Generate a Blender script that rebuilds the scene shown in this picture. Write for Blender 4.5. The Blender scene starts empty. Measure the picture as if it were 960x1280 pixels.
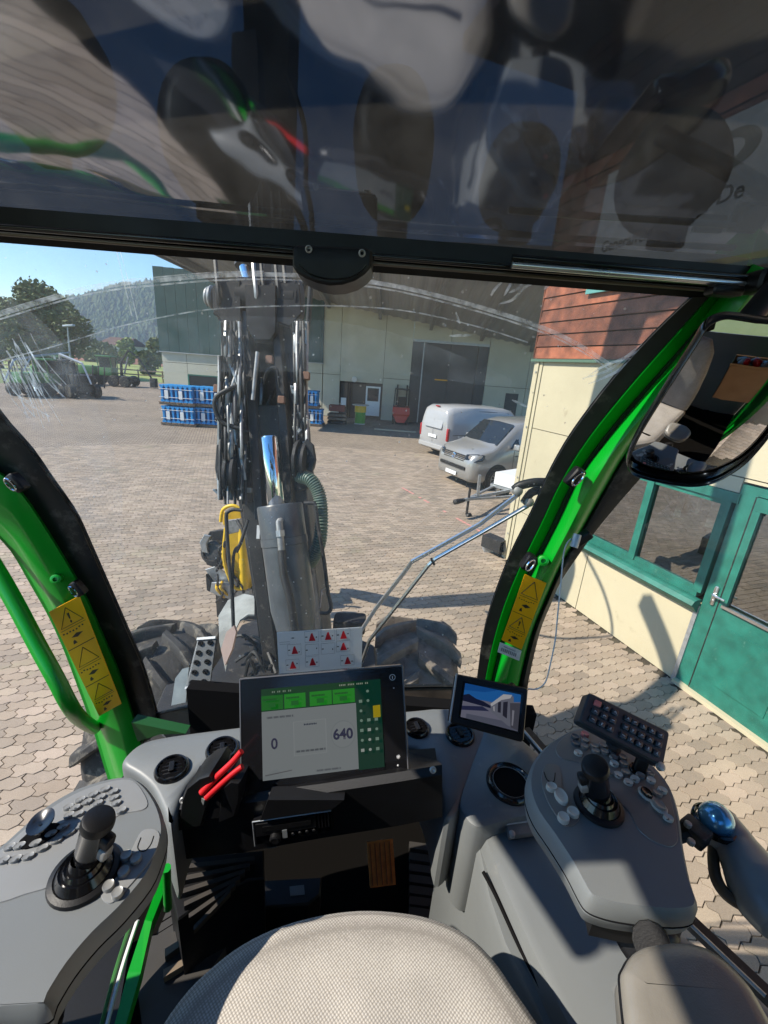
import bpy, bmesh, math, random
from mathutils import Vector, Matrix, noise
from math import radians as R_, sin, cos, pi
random.seed(7)
scn = bpy.context.scene
COL = scn.collection
# ---------------------------------------------------------------- camera, world, sun, exposure
EYE = 3.2                       # camera height above the paving; the camera stands at x = y = 0
FPX, PITCH, ROLL = 539.0, R_(18.5), R_(4.26)
Fv = Vector((0, cos(PITCH), -sin(PITCH)))
R0 = Vector((1, 0, 0)); U0 = Vector((0, sin(PITCH), cos(PITCH)))
Rv = R0*cos(ROLL) + U0*sin(ROLL); Uv = -R0*sin(ROLL) + U0*cos(ROLL)
cam_d = bpy.data.cameras.new('camera'); cam = bpy.data.objects.new('camera', cam_d); COL.objects.link(cam)
cam_d.sensor_fit = 'VERTICAL'; cam_d.sensor_height = 36.0; cam_d.lens = FPX/1280*36.0
cam_d.clip_start = 0.02; cam_d.clip_end = 6000
M = Matrix.Identity(4)
for i in range(3):
    M[i][0] = Rv[i]; M[i][1] = Uv[i]; M[i][2] = -Fv[i]
M[2][3] = EYE
cam.matrix_world = M
scn.camera = cam
SUN_AZ = Vector((.966, .259)).normalized(); SUN_EL = R_(44)      # horizontal travel direction of the light
w = bpy.data.worlds.new("World"); scn.world = w; w.use_nodes = True
nt = w.node_tree; nt.nodes.clear()
sky = nt.nodes.new('ShaderNodeTexSky'); sky.sky_type = 'NISHITA'; sky.sun_disc = False
sky.sun_elevation = SUN_EL; sky.sun_rotation = math.atan2(-SUN_AZ.x, -SUN_AZ.y)
sky.altitude = 800; sky.air_density = 1.1; sky.dust_density = 0.0; sky.ozone_density = 2.5
bgn = nt.nodes.new('ShaderNodeBackground'); bgn.inputs[1].default_value = 0.135
wo = nt.nodes.new('ShaderNodeOutputWorld')
shs = nt.nodes.new('ShaderNodeHueSaturation'); shs.inputs['Saturation'].default_value = 1.3; nt.links.new(sky.outputs[0], shs.inputs['Color']); nt.links.new(shs.outputs[0], bgn.inputs[0]); nt.links.new(bgn.outputs[0], wo.inputs[0])
sl = bpy.data.lights.new('sun', 'SUN'); sl.energy = 4.8; sl.angle = R_(0.5); sl.color = (1.0, 0.92, 0.80)
so = bpy.data.objects.new('sun', sl); COL.objects.link(so)
sd = Vector((SUN_AZ.x*cos(SUN_EL), SUN_AZ.y*cos(SUN_EL), -sin(SUN_EL)))
so.rotation_euler = sd.to_track_quat('-Z', 'Y').to_euler()
scn.view_settings.view_transform = 'Standard'; scn.view_settings.look = 'None'
scn.view_settings.exposure = 0.88; scn.view_settings.gamma = 1.0
scn.cycles.max_bounces = 10; scn.cycles.transparent_max_bounces = 24
scn.cycles.diffuse_bounces = 4; scn.cycles.glossy_bounces = 5
scn.cycles.caustics_reflective = False

# ---------------------------------------------------------------- pixel of the photograph -> point of the place
def ray(px, py): return Fv + Rv*((px-480)/FPX) - Uv*((py-640)/FPX)
O = Vector((0, 0, EYE))
def aZ(px, py, z):
    d = ray(px, py); return O + d*((z-EYE)/d.z)
def aY(px, py, y):
    d = ray(px, py); return O + d*(y/d.y)
def aD(px, py, dep): return O + ray(px, py)*dep
def aP(px, py, p0, n):
    d = ray(px, py); return O + d*((p0-O).dot(n)/d.dot(n))

# ---------------------------------------------------------------- materials
def mat(name, col=(.5, .5, .5), rough=.5, metal=0., var=.0, scale=8., bump=0., bscale=60., coat=0., rand=0., spec=None,
        col2=None, dist=None, obj=True, emis=None, dirt=None):
    m = bpy.data.materials.new(name); m.use_nodes = True
    t = m.node_tree; N = t.nodes; L = t.links
    b = N['Principled BSDF']; b.inputs['Roughness'].default_value = rough; b.inputs['Metallic'].default_value = metal
    if coat: b.inputs['Coat Weight'].default_value = coat; b.inputs['Coat Roughness'].default_value = .08
    if spec is not None: b.inputs['Specular IOR Level'].default_value = spec
    tc = N.new('ShaderNodeNewGeometry')
    pos = tc.outputs['Position']
    src = None
    if var or col2:
        nz = N.new('ShaderNodeTexNoise'); nz.inputs['Scale'].default_value = scale; nz.inputs['Detail'].default_value = 6
        L.new(pos, nz.inputs['Vector'])
        mx = N.new('ShaderNodeMix'); mx.data_type = 'RGBA'
        mr = N.new('ShaderNodeMapRange'); mr.inputs[1].default_value = .3; mr.inputs[2].default_value = .7
        L.new(nz.outputs[0], mr.inputs[0]); L.new(mr.outputs[0], mx.inputs[0])
        c2 = col2 or tuple(c*(1-var) for c in col); c1 = col if col2 else tuple(min(1, c*(1+var)) for c in col)
        mx.inputs[6].default_value = (*c1, 1); mx.inputs[7].default_value = (*c2, 1)
        src = mx.outputs[2]
        # the wear also changes the gloss
        ma = N.new('ShaderNodeMath'); ma.operation = 'MULTIPLY_ADD'; ma.inputs[1].default_value = .18; ma.inputs[2].default_value = max(0, rough-.09)
        L.new(nz.outputs[0], ma.inputs[0]); L.new(ma.outputs[0], b.inputs['Roughness'])
    if dirt:
        dcol, dth, dsc = dirt
        nd = N.new('ShaderNodeTexNoise'); nd.inputs['Scale'].default_value = dsc; nd.inputs['Detail'].default_value = 8; nd.inputs['Roughness'].default_value = .7
        L.new(pos, nd.inputs['Vector'])
        rr = N.new('ShaderNodeMapRange'); rr.inputs[1].default_value = dth; rr.inputs[2].default_value = dth+.12
        L.new(nd.outputs[0], rr.inputs[0])
        m2 = N.new('ShaderNodeMix'); m2.data_type = 'RGBA'; L.new(rr.outputs[0], m2.inputs[0])
        if src: L.new(src, m2.inputs[6])
        else: m2.inputs[6].default_value = (*col, 1)
        m2.inputs[7].default_value = (*dcol, 1); src = m2.outputs[2]
    if rand:
        oi = N.new('ShaderNodeObjectInfo'); hs = N.new('ShaderNodeHueSaturation')
        ma = N.new('ShaderNodeMapRange'); ma.inputs[3].default_value = 1-rand; ma.inputs[4].default_value = 1+rand
        L.new(oi.outputs['Random'], ma.inputs[0]); L.new(ma.outputs[0], hs.inputs['Value'])
        if src: L.new(src, hs.inputs['Color'])
        else: hs.inputs['Color'].default_value = (*col, 1)
        src = hs.outputs[0]
    if src: L.new(src, b.inputs['Base Color'])
    else: b.inputs['Base Color'].default_value = (*col, 1)
    if bump:
        nb = N.new('ShaderNodeTexNoise'); nb.inputs['Scale'].default_value = bscale; nb.inputs['Detail'].default_value = 4
        L.new(pos, nb.inputs['Vector'])
        bm_ = N.new('ShaderNodeBump'); bm_.inputs['Strength'].default_value = bump; bm_.inputs['Distance'].default_value = dist or .3/bscale
        L.new(nb.outputs[0], bm_.inputs['Height']); L.new(bm_.outputs[0], b.inputs['Normal'])
    if emis: b.inputs['Emission Color'].default_value = (*emis[0], 1); b.inputs['Emission Strength'].default_value = emis[1]
    return m

def attr_mat(name, emission=None, rough=.5, metal=0.):
    m = bpy.data.materials.new(name); m.use_nodes = True; N = m.node_tree.nodes; L = m.node_tree.links
    b = N['Principled BSDF']; a = N.new('ShaderNodeAttribute'); a.attribute_name = 'col'
    b.inputs['Roughness'].default_value = rough; b.inputs['Metallic'].default_value = metal
    if emission:
        b.inputs['Base Color'].default_value = (.004, .004, .004, 1); b.inputs['Specular IOR Level'].default_value = .12
        L.new(a.outputs[0], b.inputs['Emission Color']); b.inputs['Emission Strength'].default_value = emission
    else: L.new(a.outputs[0], b.inputs['Base Color'])
    return m

def glass(name, tint=(.9, .95, .92), gloss=.04, rough=.0, dirtamt=0., dscale=3., wave=0., wscale=2., gcol=(1, 1, 1), fres=1.45, specks=0.):
    m = bpy.data.materials.new(name); m.use_nodes = True; N = m.node_tree.nodes; L = m.node_tree.links; N.clear()
    out = N.new('ShaderNodeOutputMaterial'); tr = N.new('ShaderNodeBsdfTransparent'); tr.inputs[0].default_value = (*tint, 1)
    gl = N.new('ShaderNodeBsdfGlossy'); gl.inputs[0].default_value = (*gcol, 1); gl.inputs['Roughness'].default_value = rough
    lw = N.new('ShaderNodeLayerWeight'); lw.inputs[0].default_value = .5          # Schlick: the same from both faces of the sheet
    p5 = N.new('ShaderNodeMath'); p5.operation = 'POWER'; p5.inputs[1].default_value = 5; L.new(lw.outputs['Facing'], p5.inputs[0])
    ad = N.new('ShaderNodeMath'); ad.operation = 'MULTIPLY_ADD'; ad.inputs[1].default_value = 1-gloss; ad.inputs[2].default_value = gloss; L.new(p5.outputs[0], ad.inputs[0])
    mx = N.new('ShaderNodeMixShader'); L.new(ad.outputs[0], mx.inputs[0]); L.new(tr.outputs[0], mx.inputs[1]); L.new(gl.outputs[0], mx.inputs[2])
    last = mx.outputs[0]
    geo = N.new('ShaderNodeNewGeometry')
    if wave:
        nz = N.new('ShaderNodeTexNoise'); nz.inputs['Scale'].default_value = wscale; nz.inputs['Detail'].default_value = 1.5
        mp = N.new('ShaderNodeMapping'); mp.inputs['Scale'].default_value = (1, 1, 1); L.new(geo.outputs['Position'], mp.inputs[0]); L.new(mp.outputs[0], nz.inputs['Vector'])
        bp = N.new('ShaderNodeBump'); bp.inputs['Strength'].default_value = 1; bp.inputs['Distance'].default_value = wave
        L.new(nz.outputs[0], bp.inputs['Height']); L.new(bp.outputs[0], gl.inputs['Normal']); 
    if dirtamt:
        nd = N.new('ShaderNodeTexNoise'); nd.inputs['Scale'].default_value = dscale; nd.inputs['Detail'].default_value = 9; nd.inputs['Roughness'].default_value = .65
        L.new(geo.outputs['Position'], nd.inputs['Vector'])
        mr = N.new('ShaderNodeMapRange'); mr.inputs[1].default_value = .35; mr.inputs[2].default_value = .85; mr.inputs[3].default_value = dirtamt*.35; mr.inputs[4].default_value = dirtamt*1.8
        L.new(nd.outputs[0], mr.inputs[0]); fac = mr.outputs[0]
        if specks:
            vo = N.new('ShaderNodeTexVoronoi'); vo.inputs['Scale'].default_value = specks; L.new(geo.outputs['Position'], vo.inputs['Vector'])
            lt = N.new('ShaderNodeMath'); lt.operation = 'LESS_THAN'; L.new(vo.outputs['Distance'], lt.inputs[0]); lt.inputs[1].default_value = .1
            n3 = N.new('ShaderNodeTexNoise'); n3.inputs['Scale'].default_value = 9; L.new(geo.outputs['Position'], n3.inputs['Vector'])
            gt = N.new('ShaderNodeMath'); gt.operation = 'GREATER_THAN'; gt.inputs[1].default_value = .53; L.new(n3.outputs[0], gt.inputs[0])
            mu = N.new('ShaderNodeMath'); mu.operation = 'MULTIPLY'; L.new(lt.outputs[0], mu.inputs[0]); L.new(gt.outputs[0], mu.inputs[1])
            m4 = N.new('ShaderNodeMath'); m4.operation = 'MULTIPLY_ADD'; m4.inputs[1].default_value = .38; L.new(mu.outputs[0], m4.inputs[0]); L.new(fac, m4.inputs[2]); fac = m4.outputs[0]
        df = N.new('ShaderNodeBsdfDiffuse'); df.inputs[0].default_value = (.62, .58, .5, 1)
        tl = N.new('ShaderNodeBsdfTranslucent'); tl.inputs[0].default_value = (.62, .58, .5, 1)
        dm = N.new('ShaderNodeMixShader'); dm.inputs[0].default_value = .5; L.new(df.outputs[0], dm.inputs[1]); L.new(tl.outputs[0], dm.inputs[2])
        m2 = N.new('ShaderNodeMixShader'); L.new(fac, m2.inputs[0]); L.new(last, m2.inputs[1]); L.new(dm.outputs[0], m2.inputs[2]); last = m2.outputs[0]
    L.new(last, out.inputs[0]); return m

# ---------------------------------------------------------------- objects
def tag(o, label=None, cat=None, group=None, kind=None):
    if label: o['label'] = label
    if cat: o['category'] = cat
    if group: o['group'] = group
    if kind: o['kind'] = kind
    return o
def thing(name, label, cat, loc=(0, 0, 0), rz=0., group=None):
    o = bpy.data.objects.new(name, None); COL.objects.link(o); o.location = loc; o.rotation_euler = (0, 0, rz)
    o.empty_display_size = .1
    return tag(o, label, cat, group)
def put(name, me, m, parent=None, world=True):
    o = bpy.data.objects.new(name, me); COL.objects.link(o)
    if m is not None and not me.materials: me.materials.append(m)
    if parent is not None:
        o.parent = parent
        if world:                       # vertices are in world space: undo the chain of parents
            mw = Matrix.Identity(4); p = parent
            while p is not None:
                mw = Matrix.LocRotScale(p.location, p.rotation_euler, p.scale) @ mw; p = p.parent
            me.transform(mw.inverted())
    return o
def fin(me, smooth=0):
    if smooth:
        me.polygons.foreach_set('use_smooth', [True]*len(me.polygons)); me.update()
        me.set_sharp_from_angle(angle=R_(smooth))
    return me
class MB:
    """collects shapes; make() links them as one mesh object"""
    def __init__(s): s.v = []; s.f = []; s.c = []
    def add(s, vs, fs, c=None):
        n = len(s.v); s.v += [Vector(v) for v in vs]; s.f += [tuple(i+n for i in f) for f in fs]
        s.c += [c]*len(fs)
        return s
    def box(s, a, b, c=None):
        x0, y0, z0 = a; x1, y1, z1 = b
        vs = [(x, y, z) for z in (z0, z1) for y in (y0, y1) for x in (x0, x1)]
        return s.add(vs, [(0, 2, 3, 1), (4, 5, 7, 6), (0, 1, 5, 4), (2, 6, 7, 3), (0, 4, 6, 2), (1, 3, 7, 5)], c)
    def obox(s, c, ax, ay, az, hx, hy, hz, bev=0., col=None):
        ax, ay, az = (Vector(q).normalized() for q in (ax, ay, az)); c = Vector(c)
        if bev <= 0:
            vs = [c+ax*(hx*i)+ay*(hy*j)+az*(hz*k) for k in (-1, 1) for j in (-1, 1) for i in (-1, 1)]
            return s.add(vs, [(0, 2, 3, 1), (4, 5, 7, 6), (0, 1, 5, 4), (2, 6, 7, 3), (0, 4, 6, 2), (1, 3, 7, 5)], col)
        # rounded in the ax-ay plane, chamfered along az
        pts = []
        for (sx, sy, a0) in ((1, 1, 0), (-1, 1, 90), (-1, -1, 180), (1, -1, 270)):
            for k in range(4):
                a = R_(a0+k*30); pts.append((sx*(hx-bev)+bev*cos(a), sy*(hy-bev)+bev*sin(a)))
        ring = lambda ins, z: [c+ax*(p[0]*(1-ins/hx))+ay*(p[1]*(1-ins/hy))+az*z for p in pts]
        e = min(bev*.5, hz*.6)
        rs = [ring(e, -hz), ring(0, -hz+e), ring(0, hz-e), ring(e*.3, hz-e*.3), ring(e, hz)]
        return s.rings(rs, True, col)
    def rings(s, rs, cap=True, col=None, closed=True):
        n = len(rs[0]); vs = [p for r in rs for p in r]; fs = []
        for i in range(len(rs)-1):
            for j in range(n if closed else n-1):
                k = (j+1) % n; fs.append((i*n+j, i*n+k, (i+1)*n+k, (i+1)*n+j))
        if cap: fs.append(tuple(range(n))[::-1]); fs.append(tuple((len(rs)-1)*n+j for j in range(n)))
        return s.add(vs, fs, col)
    def tube(s, pts, r, seg=8, smooth=0, col=None, cap=True, flat=1.):
        pts = [Vector(p) for p in pts]
        if smooth: pts = spline(pts, smooth)
        n = len(pts); rs = []
        rr = r if callable(r) else (lambda t: r if not isinstance(r, (list, tuple)) else r[0]+(r[1]-r[0])*t)
        up = None
        for i, p in enumerate(pts):
            d = (pts[min(i+1, n-1)]-pts[max(i-1, 0)]).normalized()
            if up is None: up = d.orthogonal().normalized()
            up = (up - d*up.dot(d)); up = up.normalized() if up.length > 1e-6 else d.orthogonal().normalized()
            sd_ = d.cross(up); q = rr(i/max(1, n-1))
            rs.append([p+(up*cos(2*pi*k/seg)+sd_*sin(2*pi*k/seg)*flat)*q for k in range(seg)])
        return s.rings(rs, cap, col)
    def lathe(s, c, ax, prof, seg=24, col=None, cap=True):
        c = Vector(c); ax = Vector(ax).normalized(); u = ax.orthogonal().normalized(); v = ax.cross(u)
        rs = [[c+ax*h+(u*cos(2*pi*k/seg)+v*sin(2*pi*k/seg))*max(r, 1e-5) for k in range(seg)] for r, h in prof]
        return s.rings(rs, cap, col)
    def prism(s, top, down, col=None):
        top = [Vector(p) for p in top]; down = Vector(down); n = len(top)
        return s.add(top+[p+down for p in top], [tuple(range(n)), tuple(range(n, 2*n))[::-1]]+[(i, i+n, (i+1) % n+n, (i+1) % n) for i in range(n)], col)
    def poly(s, pts, col=None): return s.add(pts, [tuple(range(len(pts)))], col)
    def pod(s, outline, nrm, prof, col=None, cap=True):
        """closed outline, lofted through (inset, rise) steps"""
        pts = [Vector(p) for p in outline]; n = len(pts); nrm = Vector(nrm).normalized()
        area = sum((pts[i].cross(pts[(i+1) % n])).dot(nrm) for i in range(n)); sg = 1 if area > 0 else -1
        ins = []
        for i in range(n):
            a = (pts[i]-pts[i-1]).normalized(); b = (pts[(i+1) % n]-pts[i]).normalized()
            q = nrm.cross(a+b)*sg; q = q.normalized() if q.length > 1e-6 else Vector(); ins.append(q)
        rs = [[p+q*i_+nrm*h for p, q in zip(pts, ins)] for i_, h in prof]
        return s.rings(rs, cap, col)
    def sheet(s, grid, thick=None, col=None):
        """grid of points [row][col]; optional thickness vector"""
        r, c = len(grid), len(grid[0]); vs = [Vector(p) for row in grid for p in row]
        fs = [(i*c+j, i*c+j+1, (i+1)*c+j+1, (i+1)*c+j) for i in range(r-1) for j in range(c-1)]
        if thick is None: return s.add(vs, fs, col)
        t = Vector(thick); n = len(vs); vs2 = vs+[p+t for p in vs]; f2 = fs+[tuple(k+n for k in f[::-1]) for f in fs]
        bd = [i for i in range(c)]+[i*c+c-1 for i in range(1, r)]+[(r-1)*c+j for j in range(c-2, -1, -1)]+[i*c for i in range(r-2, 0, -1)]
        m_ = len(bd)
        f2 += [(bd[i], bd[i]+n, bd[(i+1) % m_]+n, bd[(i+1) % m_]) for i in range(m_)]
        return s.add(vs2, f2, col)
    def mesh(s, name, smooth=0, fix=True):
        me = bpy.data.meshes.new(name); me.from_pydata(s.v, [], s.f)
        if any(c is not None for c in s.c):
            at_ = me.attributes.new('col', 'FLOAT_COLOR', 'FACE')
            for i, c in enumerate(s.c): at_.data[i].color = (*(c or (.5, .5, .5)), 1)
        if fix:
            b = bmesh.new(); b.from_mesh(me); bmesh.ops.recalc_face_normals(b, faces=b.faces); b.to_mesh(me); b.free()
        return fin(me, smooth)
    def make(s, name, m, parent=None, smooth=0, fix=True):
        return put(name, s.mesh(name, smooth, fix), m, parent)
def spline(pts, k=6, closed=False):
    pts = [Vector(p) for p in pts]; n = len(pts); out = []
    rng = n if closed else n-1
    for i in range(rng):
        if closed: a, b, c, d = pts[i-1], pts[i], pts[(i+1) % n], pts[(i+2) % n]
        else: a, b, c, d = pts[max(i-1, 0)], pts[i], pts[i+1], pts[min(i+2, n-1)]
        for j in range(k):
            t = j/k; out.append(.5*((2*b)+(c-a)*t+(2*a-5*b+4*c-d)*t*t+(3*b-a-3*c+d)*t**3))
    if not closed: out.append(pts[-1])
    return out
def copy_tree(o, parent=None):
    c = o.copy(); COL.objects.link(c)
    if parent is not None: c.parent = parent
    for ch in [x for x in bpy.data.objects if x.parent == o]: copy_tree(ch, c)
    return c
def text_mesh(txt, size=1., extrude=0., bold=0.):
    cu = bpy.data.curves.new('t', 'FONT'); cu.body = txt; cu.size = size; cu.extrude = extrude; cu.offset = bold
    cu.align_x = 'CENTER'; cu.align_y = 'CENTER'; cu.resolution_u = 3
    o = bpy.data.objects.new('t', cu); COL.objects.link(o)
    dg = bpy.context.evaluated_depsgraph_get(); me = bpy.data.meshes.new_from_object(o.evaluated_get(dg))
    bpy.data.objects.remove(o); return me
def put_text(txt, c, ax, ay, height, m, parent=None, name='lettering', width=None, bold=0., extrude=0.):
    me = text_mesh(txt, 1., extrude, bold); me.materials.clear()
    xs = [v.co.x for v in me.vertices]; ys = [v.co.y for v in me.vertices]
    w0 = max(xs)-min(xs); h0 = max(ys)-min(ys); cx = (max(xs)+min(xs))/2; cy = (max(ys)+min(ys))/2
    sy = height/h0; sx = (width/w0) if width else sy
    ax = Vector(ax).normalized(); ay = Vector(ay); ay = (ay-ax*ay.dot(ax)).normalized(); az = ax.cross(ay)
    for v in me.vertices: v.co = Vector(c)+ax*((v.co.x-cx)*sx)+ay*((v.co.y-cy)*sy)+az*v.co.z*sy
    return put(name, me, m, parent)
class Quad:
    """bilinear patch tl, tr, br, bl in the place; q(u, v, lift)"""
    def __init__(s, tl, tr, br, bl):
        s.p = [Vector(p) for p in (tl, tr, br, bl)]
        n_ = (s.p[1]-s.p[0]).cross(s.p[0]-s.p[3]).normalized(); s.p[2] = s.p[2]-n_*(s.p[2]-s.p[0]).dot(n_)       # keep the patch flat
        s.n = (s.p[1]-s.p[0]).cross(s.p[0]-s.p[3]).normalized()
        s.ax = (s.p[1]-s.p[0]).normalized(); s.ay = (s.p[0]-s.p[3]).normalized()
        s.w = (s.p[1]-s.p[0]).length; s.h = (s.p[0]-s.p[3]).length
        if s.n.dot(O-s.p[0]) < 0: s.n = -s.n
    def __call__(s, u, v, l=0.):
        a = s.p[0].lerp(s.p[1], u); b = s.p[3].lerp(s.p[2], u); return a.lerp(b, v)+s.n*l
    def poly(s, uv, l=0.): return [s(u, v, l) for u, v in uv]
    def rect(s, u0, v0, u1, v1, l=0.): return s.poly([(u0, v0), (u1, v0), (u1, v1), (u0, v1)], l)
def circ(u, v, ru, rv=None, n=12, a0=0, a1=360): 
    rv = rv or ru; return [(u+ru*cos(R_(a0+(a1-a0)*k/(n if a1-a0 == 360 else n-1))), v+rv*sin(R_(a0+(a1-a0)*k/(n if a1-a0 == 360 else n-1)))) for k in range(n)]
def line_uv(u0, v0, u1, v1, w, asp=1.):
    dx, dy = (u1-u0)*asp, v1-v0; L_ = math.hypot(dx, dy) or 1; nx, ny = -dy/L_*w/2/asp, dx/L_*w/2
    return [(u0+nx, v0+ny), (u1+nx, v1+ny), (u1-nx, v1-ny), (u0-nx, v0-ny)]
def art(name, q, shapes, m, parent, base=.0004, step=.00012):
    mb = MB()
    for i, (pts, c) in enumerate(shapes): mb.add(q.poly(pts, base+step*i*.35), [tuple(range(len(pts)))], c)
    return mb.make(name, m, parent, fix=False)
Zp = Vector((0, 0, 1))
# ---------------------------------------------------------------- palette
m_green = mat('green_paint', (.0, .27, .014), .38, coat=.2, var=.08, scale=5, dirt=((.03, .07, .025), .63, 16))
m_greend = mat('green_paint_dusty', (.03, .15, .03), .55, var=.2, scale=12)
m_rubber = mat('black_rubber', (.012, .012, .012), .55, var=.3, scale=15, dirt=((.09, .08, .07), .56, 11))
m_black = mat('black_plastic', (.006, .006, .007), .45, var=.3, scale=20, bump=.3, bscale=500, spec=.3)
m_gblack = mat('gloss_black_plastic', (.006, .006, .007), .16)
m_grey = mat('grey_console_plastic', (.140, .150, .152), .45, var=.08, scale=6, bump=.25, bscale=900, dirt=((.20, .20, .19), .62, 9))
m_greyl = mat('light_grey_pad_plastic', (.20, .205, .205), .4, var=.06, scale=9, bump=.2, bscale=900)
m_taupe = mat('taupe_keypad_plastic', (.16, .142, .13), .38, var=.05, scale=9, bump=.2, bscale=900)
m_silver = mat('silver_button', (.27, .27, .26), .35, metal=.3)
m_white = mat('white_plastic', (.75, .75, .73), .45, var=.04)
m_chrome = mat('chrome', (.85, .86, .88), .06, metal=1.)
m_steel = mat('worn_steel', (.36, .36, .35), .5, metal=.6, var=.25, scale=30)
m_galv = mat('galvanised_steel', (.4, .42, .43), .45, metal=.6, var=.2, scale=14)
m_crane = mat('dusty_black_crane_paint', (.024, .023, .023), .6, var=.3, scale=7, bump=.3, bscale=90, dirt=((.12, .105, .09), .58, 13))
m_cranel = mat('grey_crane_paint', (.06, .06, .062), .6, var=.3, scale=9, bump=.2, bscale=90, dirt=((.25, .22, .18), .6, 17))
m_hose = mat('hydraulic_hose', (.02, .02, .02), .6, var=.3, scale=30, dirt=((.12, .11, .1), .6, 30))
m_yellow = mat('yellow_paint', (.75, .47, .02), .4, var=.12, scale=9, dirt=((.1, .08, .05), .6, 14))
m_orange = mat('orange_label', (.85, .38, .01), .5)
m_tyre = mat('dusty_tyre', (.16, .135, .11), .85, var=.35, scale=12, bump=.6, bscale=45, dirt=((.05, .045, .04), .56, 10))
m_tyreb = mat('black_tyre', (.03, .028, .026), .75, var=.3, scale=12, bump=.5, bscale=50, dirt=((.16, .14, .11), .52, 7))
m_red = mat('red_rubber', (.5, .012, .015), .35)
m_seat = None
m_cream = mat('cream_plaster', (.52, .46, .31), .75, var=.05, scale=1.2, bump=.2, bscale=60, dirt=((.36, .30, .2), .62, 3.5))
m_hallw = mat('pale_concrete_panel', (.50, .48, .38), .8, var=.07, scale=.7, bump=.2, bscale=20, dirt=((.36, .34, .27), .66, 1.1))
m_teal = mat('teal_wood_paint', (.018, .15, .11), .5, var=.25, scale=7, bump=.2, bscale=60, dirt=((.10, .25, .19), .62, 14))
m_tealdark = mat('dark_green_cladding', (.014, .055, .05), .6, var=.15, scale=2.5, bump=.4, bscale=30)
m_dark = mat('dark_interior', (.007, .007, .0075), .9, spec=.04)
m_wood = mat('red_stained_wood', (.24, .075, .034), .6, var=.6, scale=5, bump=.3, bscale=40, rand=.35)
m_alu = mat('brushed_aluminium', (.7, .7, .7), .3, metal=1., var=.1, scale=40)
m_pallet = mat('weathered_pallet_wood', (.23, .16, .11), .8, var=.3, scale=9)
m_blue = mat('blue_paint', (.02, .27, .62), .4, var=.15, scale=6)
m_window = glass('dark_window_glass', (.5, .55, .55), .25, .01)
m_ws = glass('windscreen_polycarbonate', (.93, .95, .94), .02, 0, dirtamt=.14, dscale=4, specks=42.)
m_roofg = glass('tinted_roof_polycarbonate', (.03, .036, .044), .30, .05, dirtamt=.06, dscale=8, wave=.0022, wscale=7, gcol=(.85, .9, 1.0), fres=1.5)
m_sideg = glass('side_window_polycarbonate', (.93, .94, .93), .02, 0, dirtamt=.02, dscale=5)
m_print = attr_mat('printed_colours', None, .5)
m_screen = attr_mat('screen_light', .22)
m_carp = mat('silver_car_paint', (.33, .325, .31), .28, metal=.35, coat=.8)
m_carw = mat('white_car_paint', (.37, .37, .37), .3, coat=.6)
m_carglass = mat('car_glass', (.02, .025, .03), .05)
m_mirror = mat('mirror_glass', (.8, .8, .8), .0, metal=1.)
m_scr = bpy.data.materials.new('wiper_scratch'); m_scr.use_nodes = True
N = m_scr.node_tree.nodes; L = m_scr.node_tree.links; N.clear()
_o = N.new('ShaderNodeOutputMaterial'); _t = N.new('ShaderNodeBsdfTransparent'); _d = N.new('ShaderNodeBsdfDiffuse'); _d.inputs[0].default_value = (.8, .8, .78, 1)
_l = N.new('ShaderNodeBsdfTranslucent'); _l.inputs[0].default_value = (.8, .8, .78, 1)
_a = N.new('ShaderNodeAddShader'); L.new(_d.outputs[0], _a.inputs[0]); L.new(_l.outputs[0], _a.inputs[1])
_m = N.new('ShaderNodeMixShader'); _g = N.new('ShaderNodeNewGeometry'); _n = N.new('ShaderNodeTexNoise'); _n.inputs['Scale'].default_value = 55; _n.inputs['Detail'].default_value = 6
L.new(_g.outputs['Position'], _n.inputs['Vector']); _r = N.new('ShaderNodeMapRange'); _r.inputs[1].default_value = .35; _r.inputs[2].default_value = .7; _r.inputs[3].default_value = .10; _r.inputs[4].default_value = .5
L.new(_n.outputs[0], _r.inputs[0]); L.new(_r.outputs[0], _m.inputs[0]); L.new(_t.outputs[0], _m.inputs[1]); L.new(_a.outputs[0], _m.inputs[2]); L.new(_m.outputs[0], _o.inputs[0])
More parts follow.
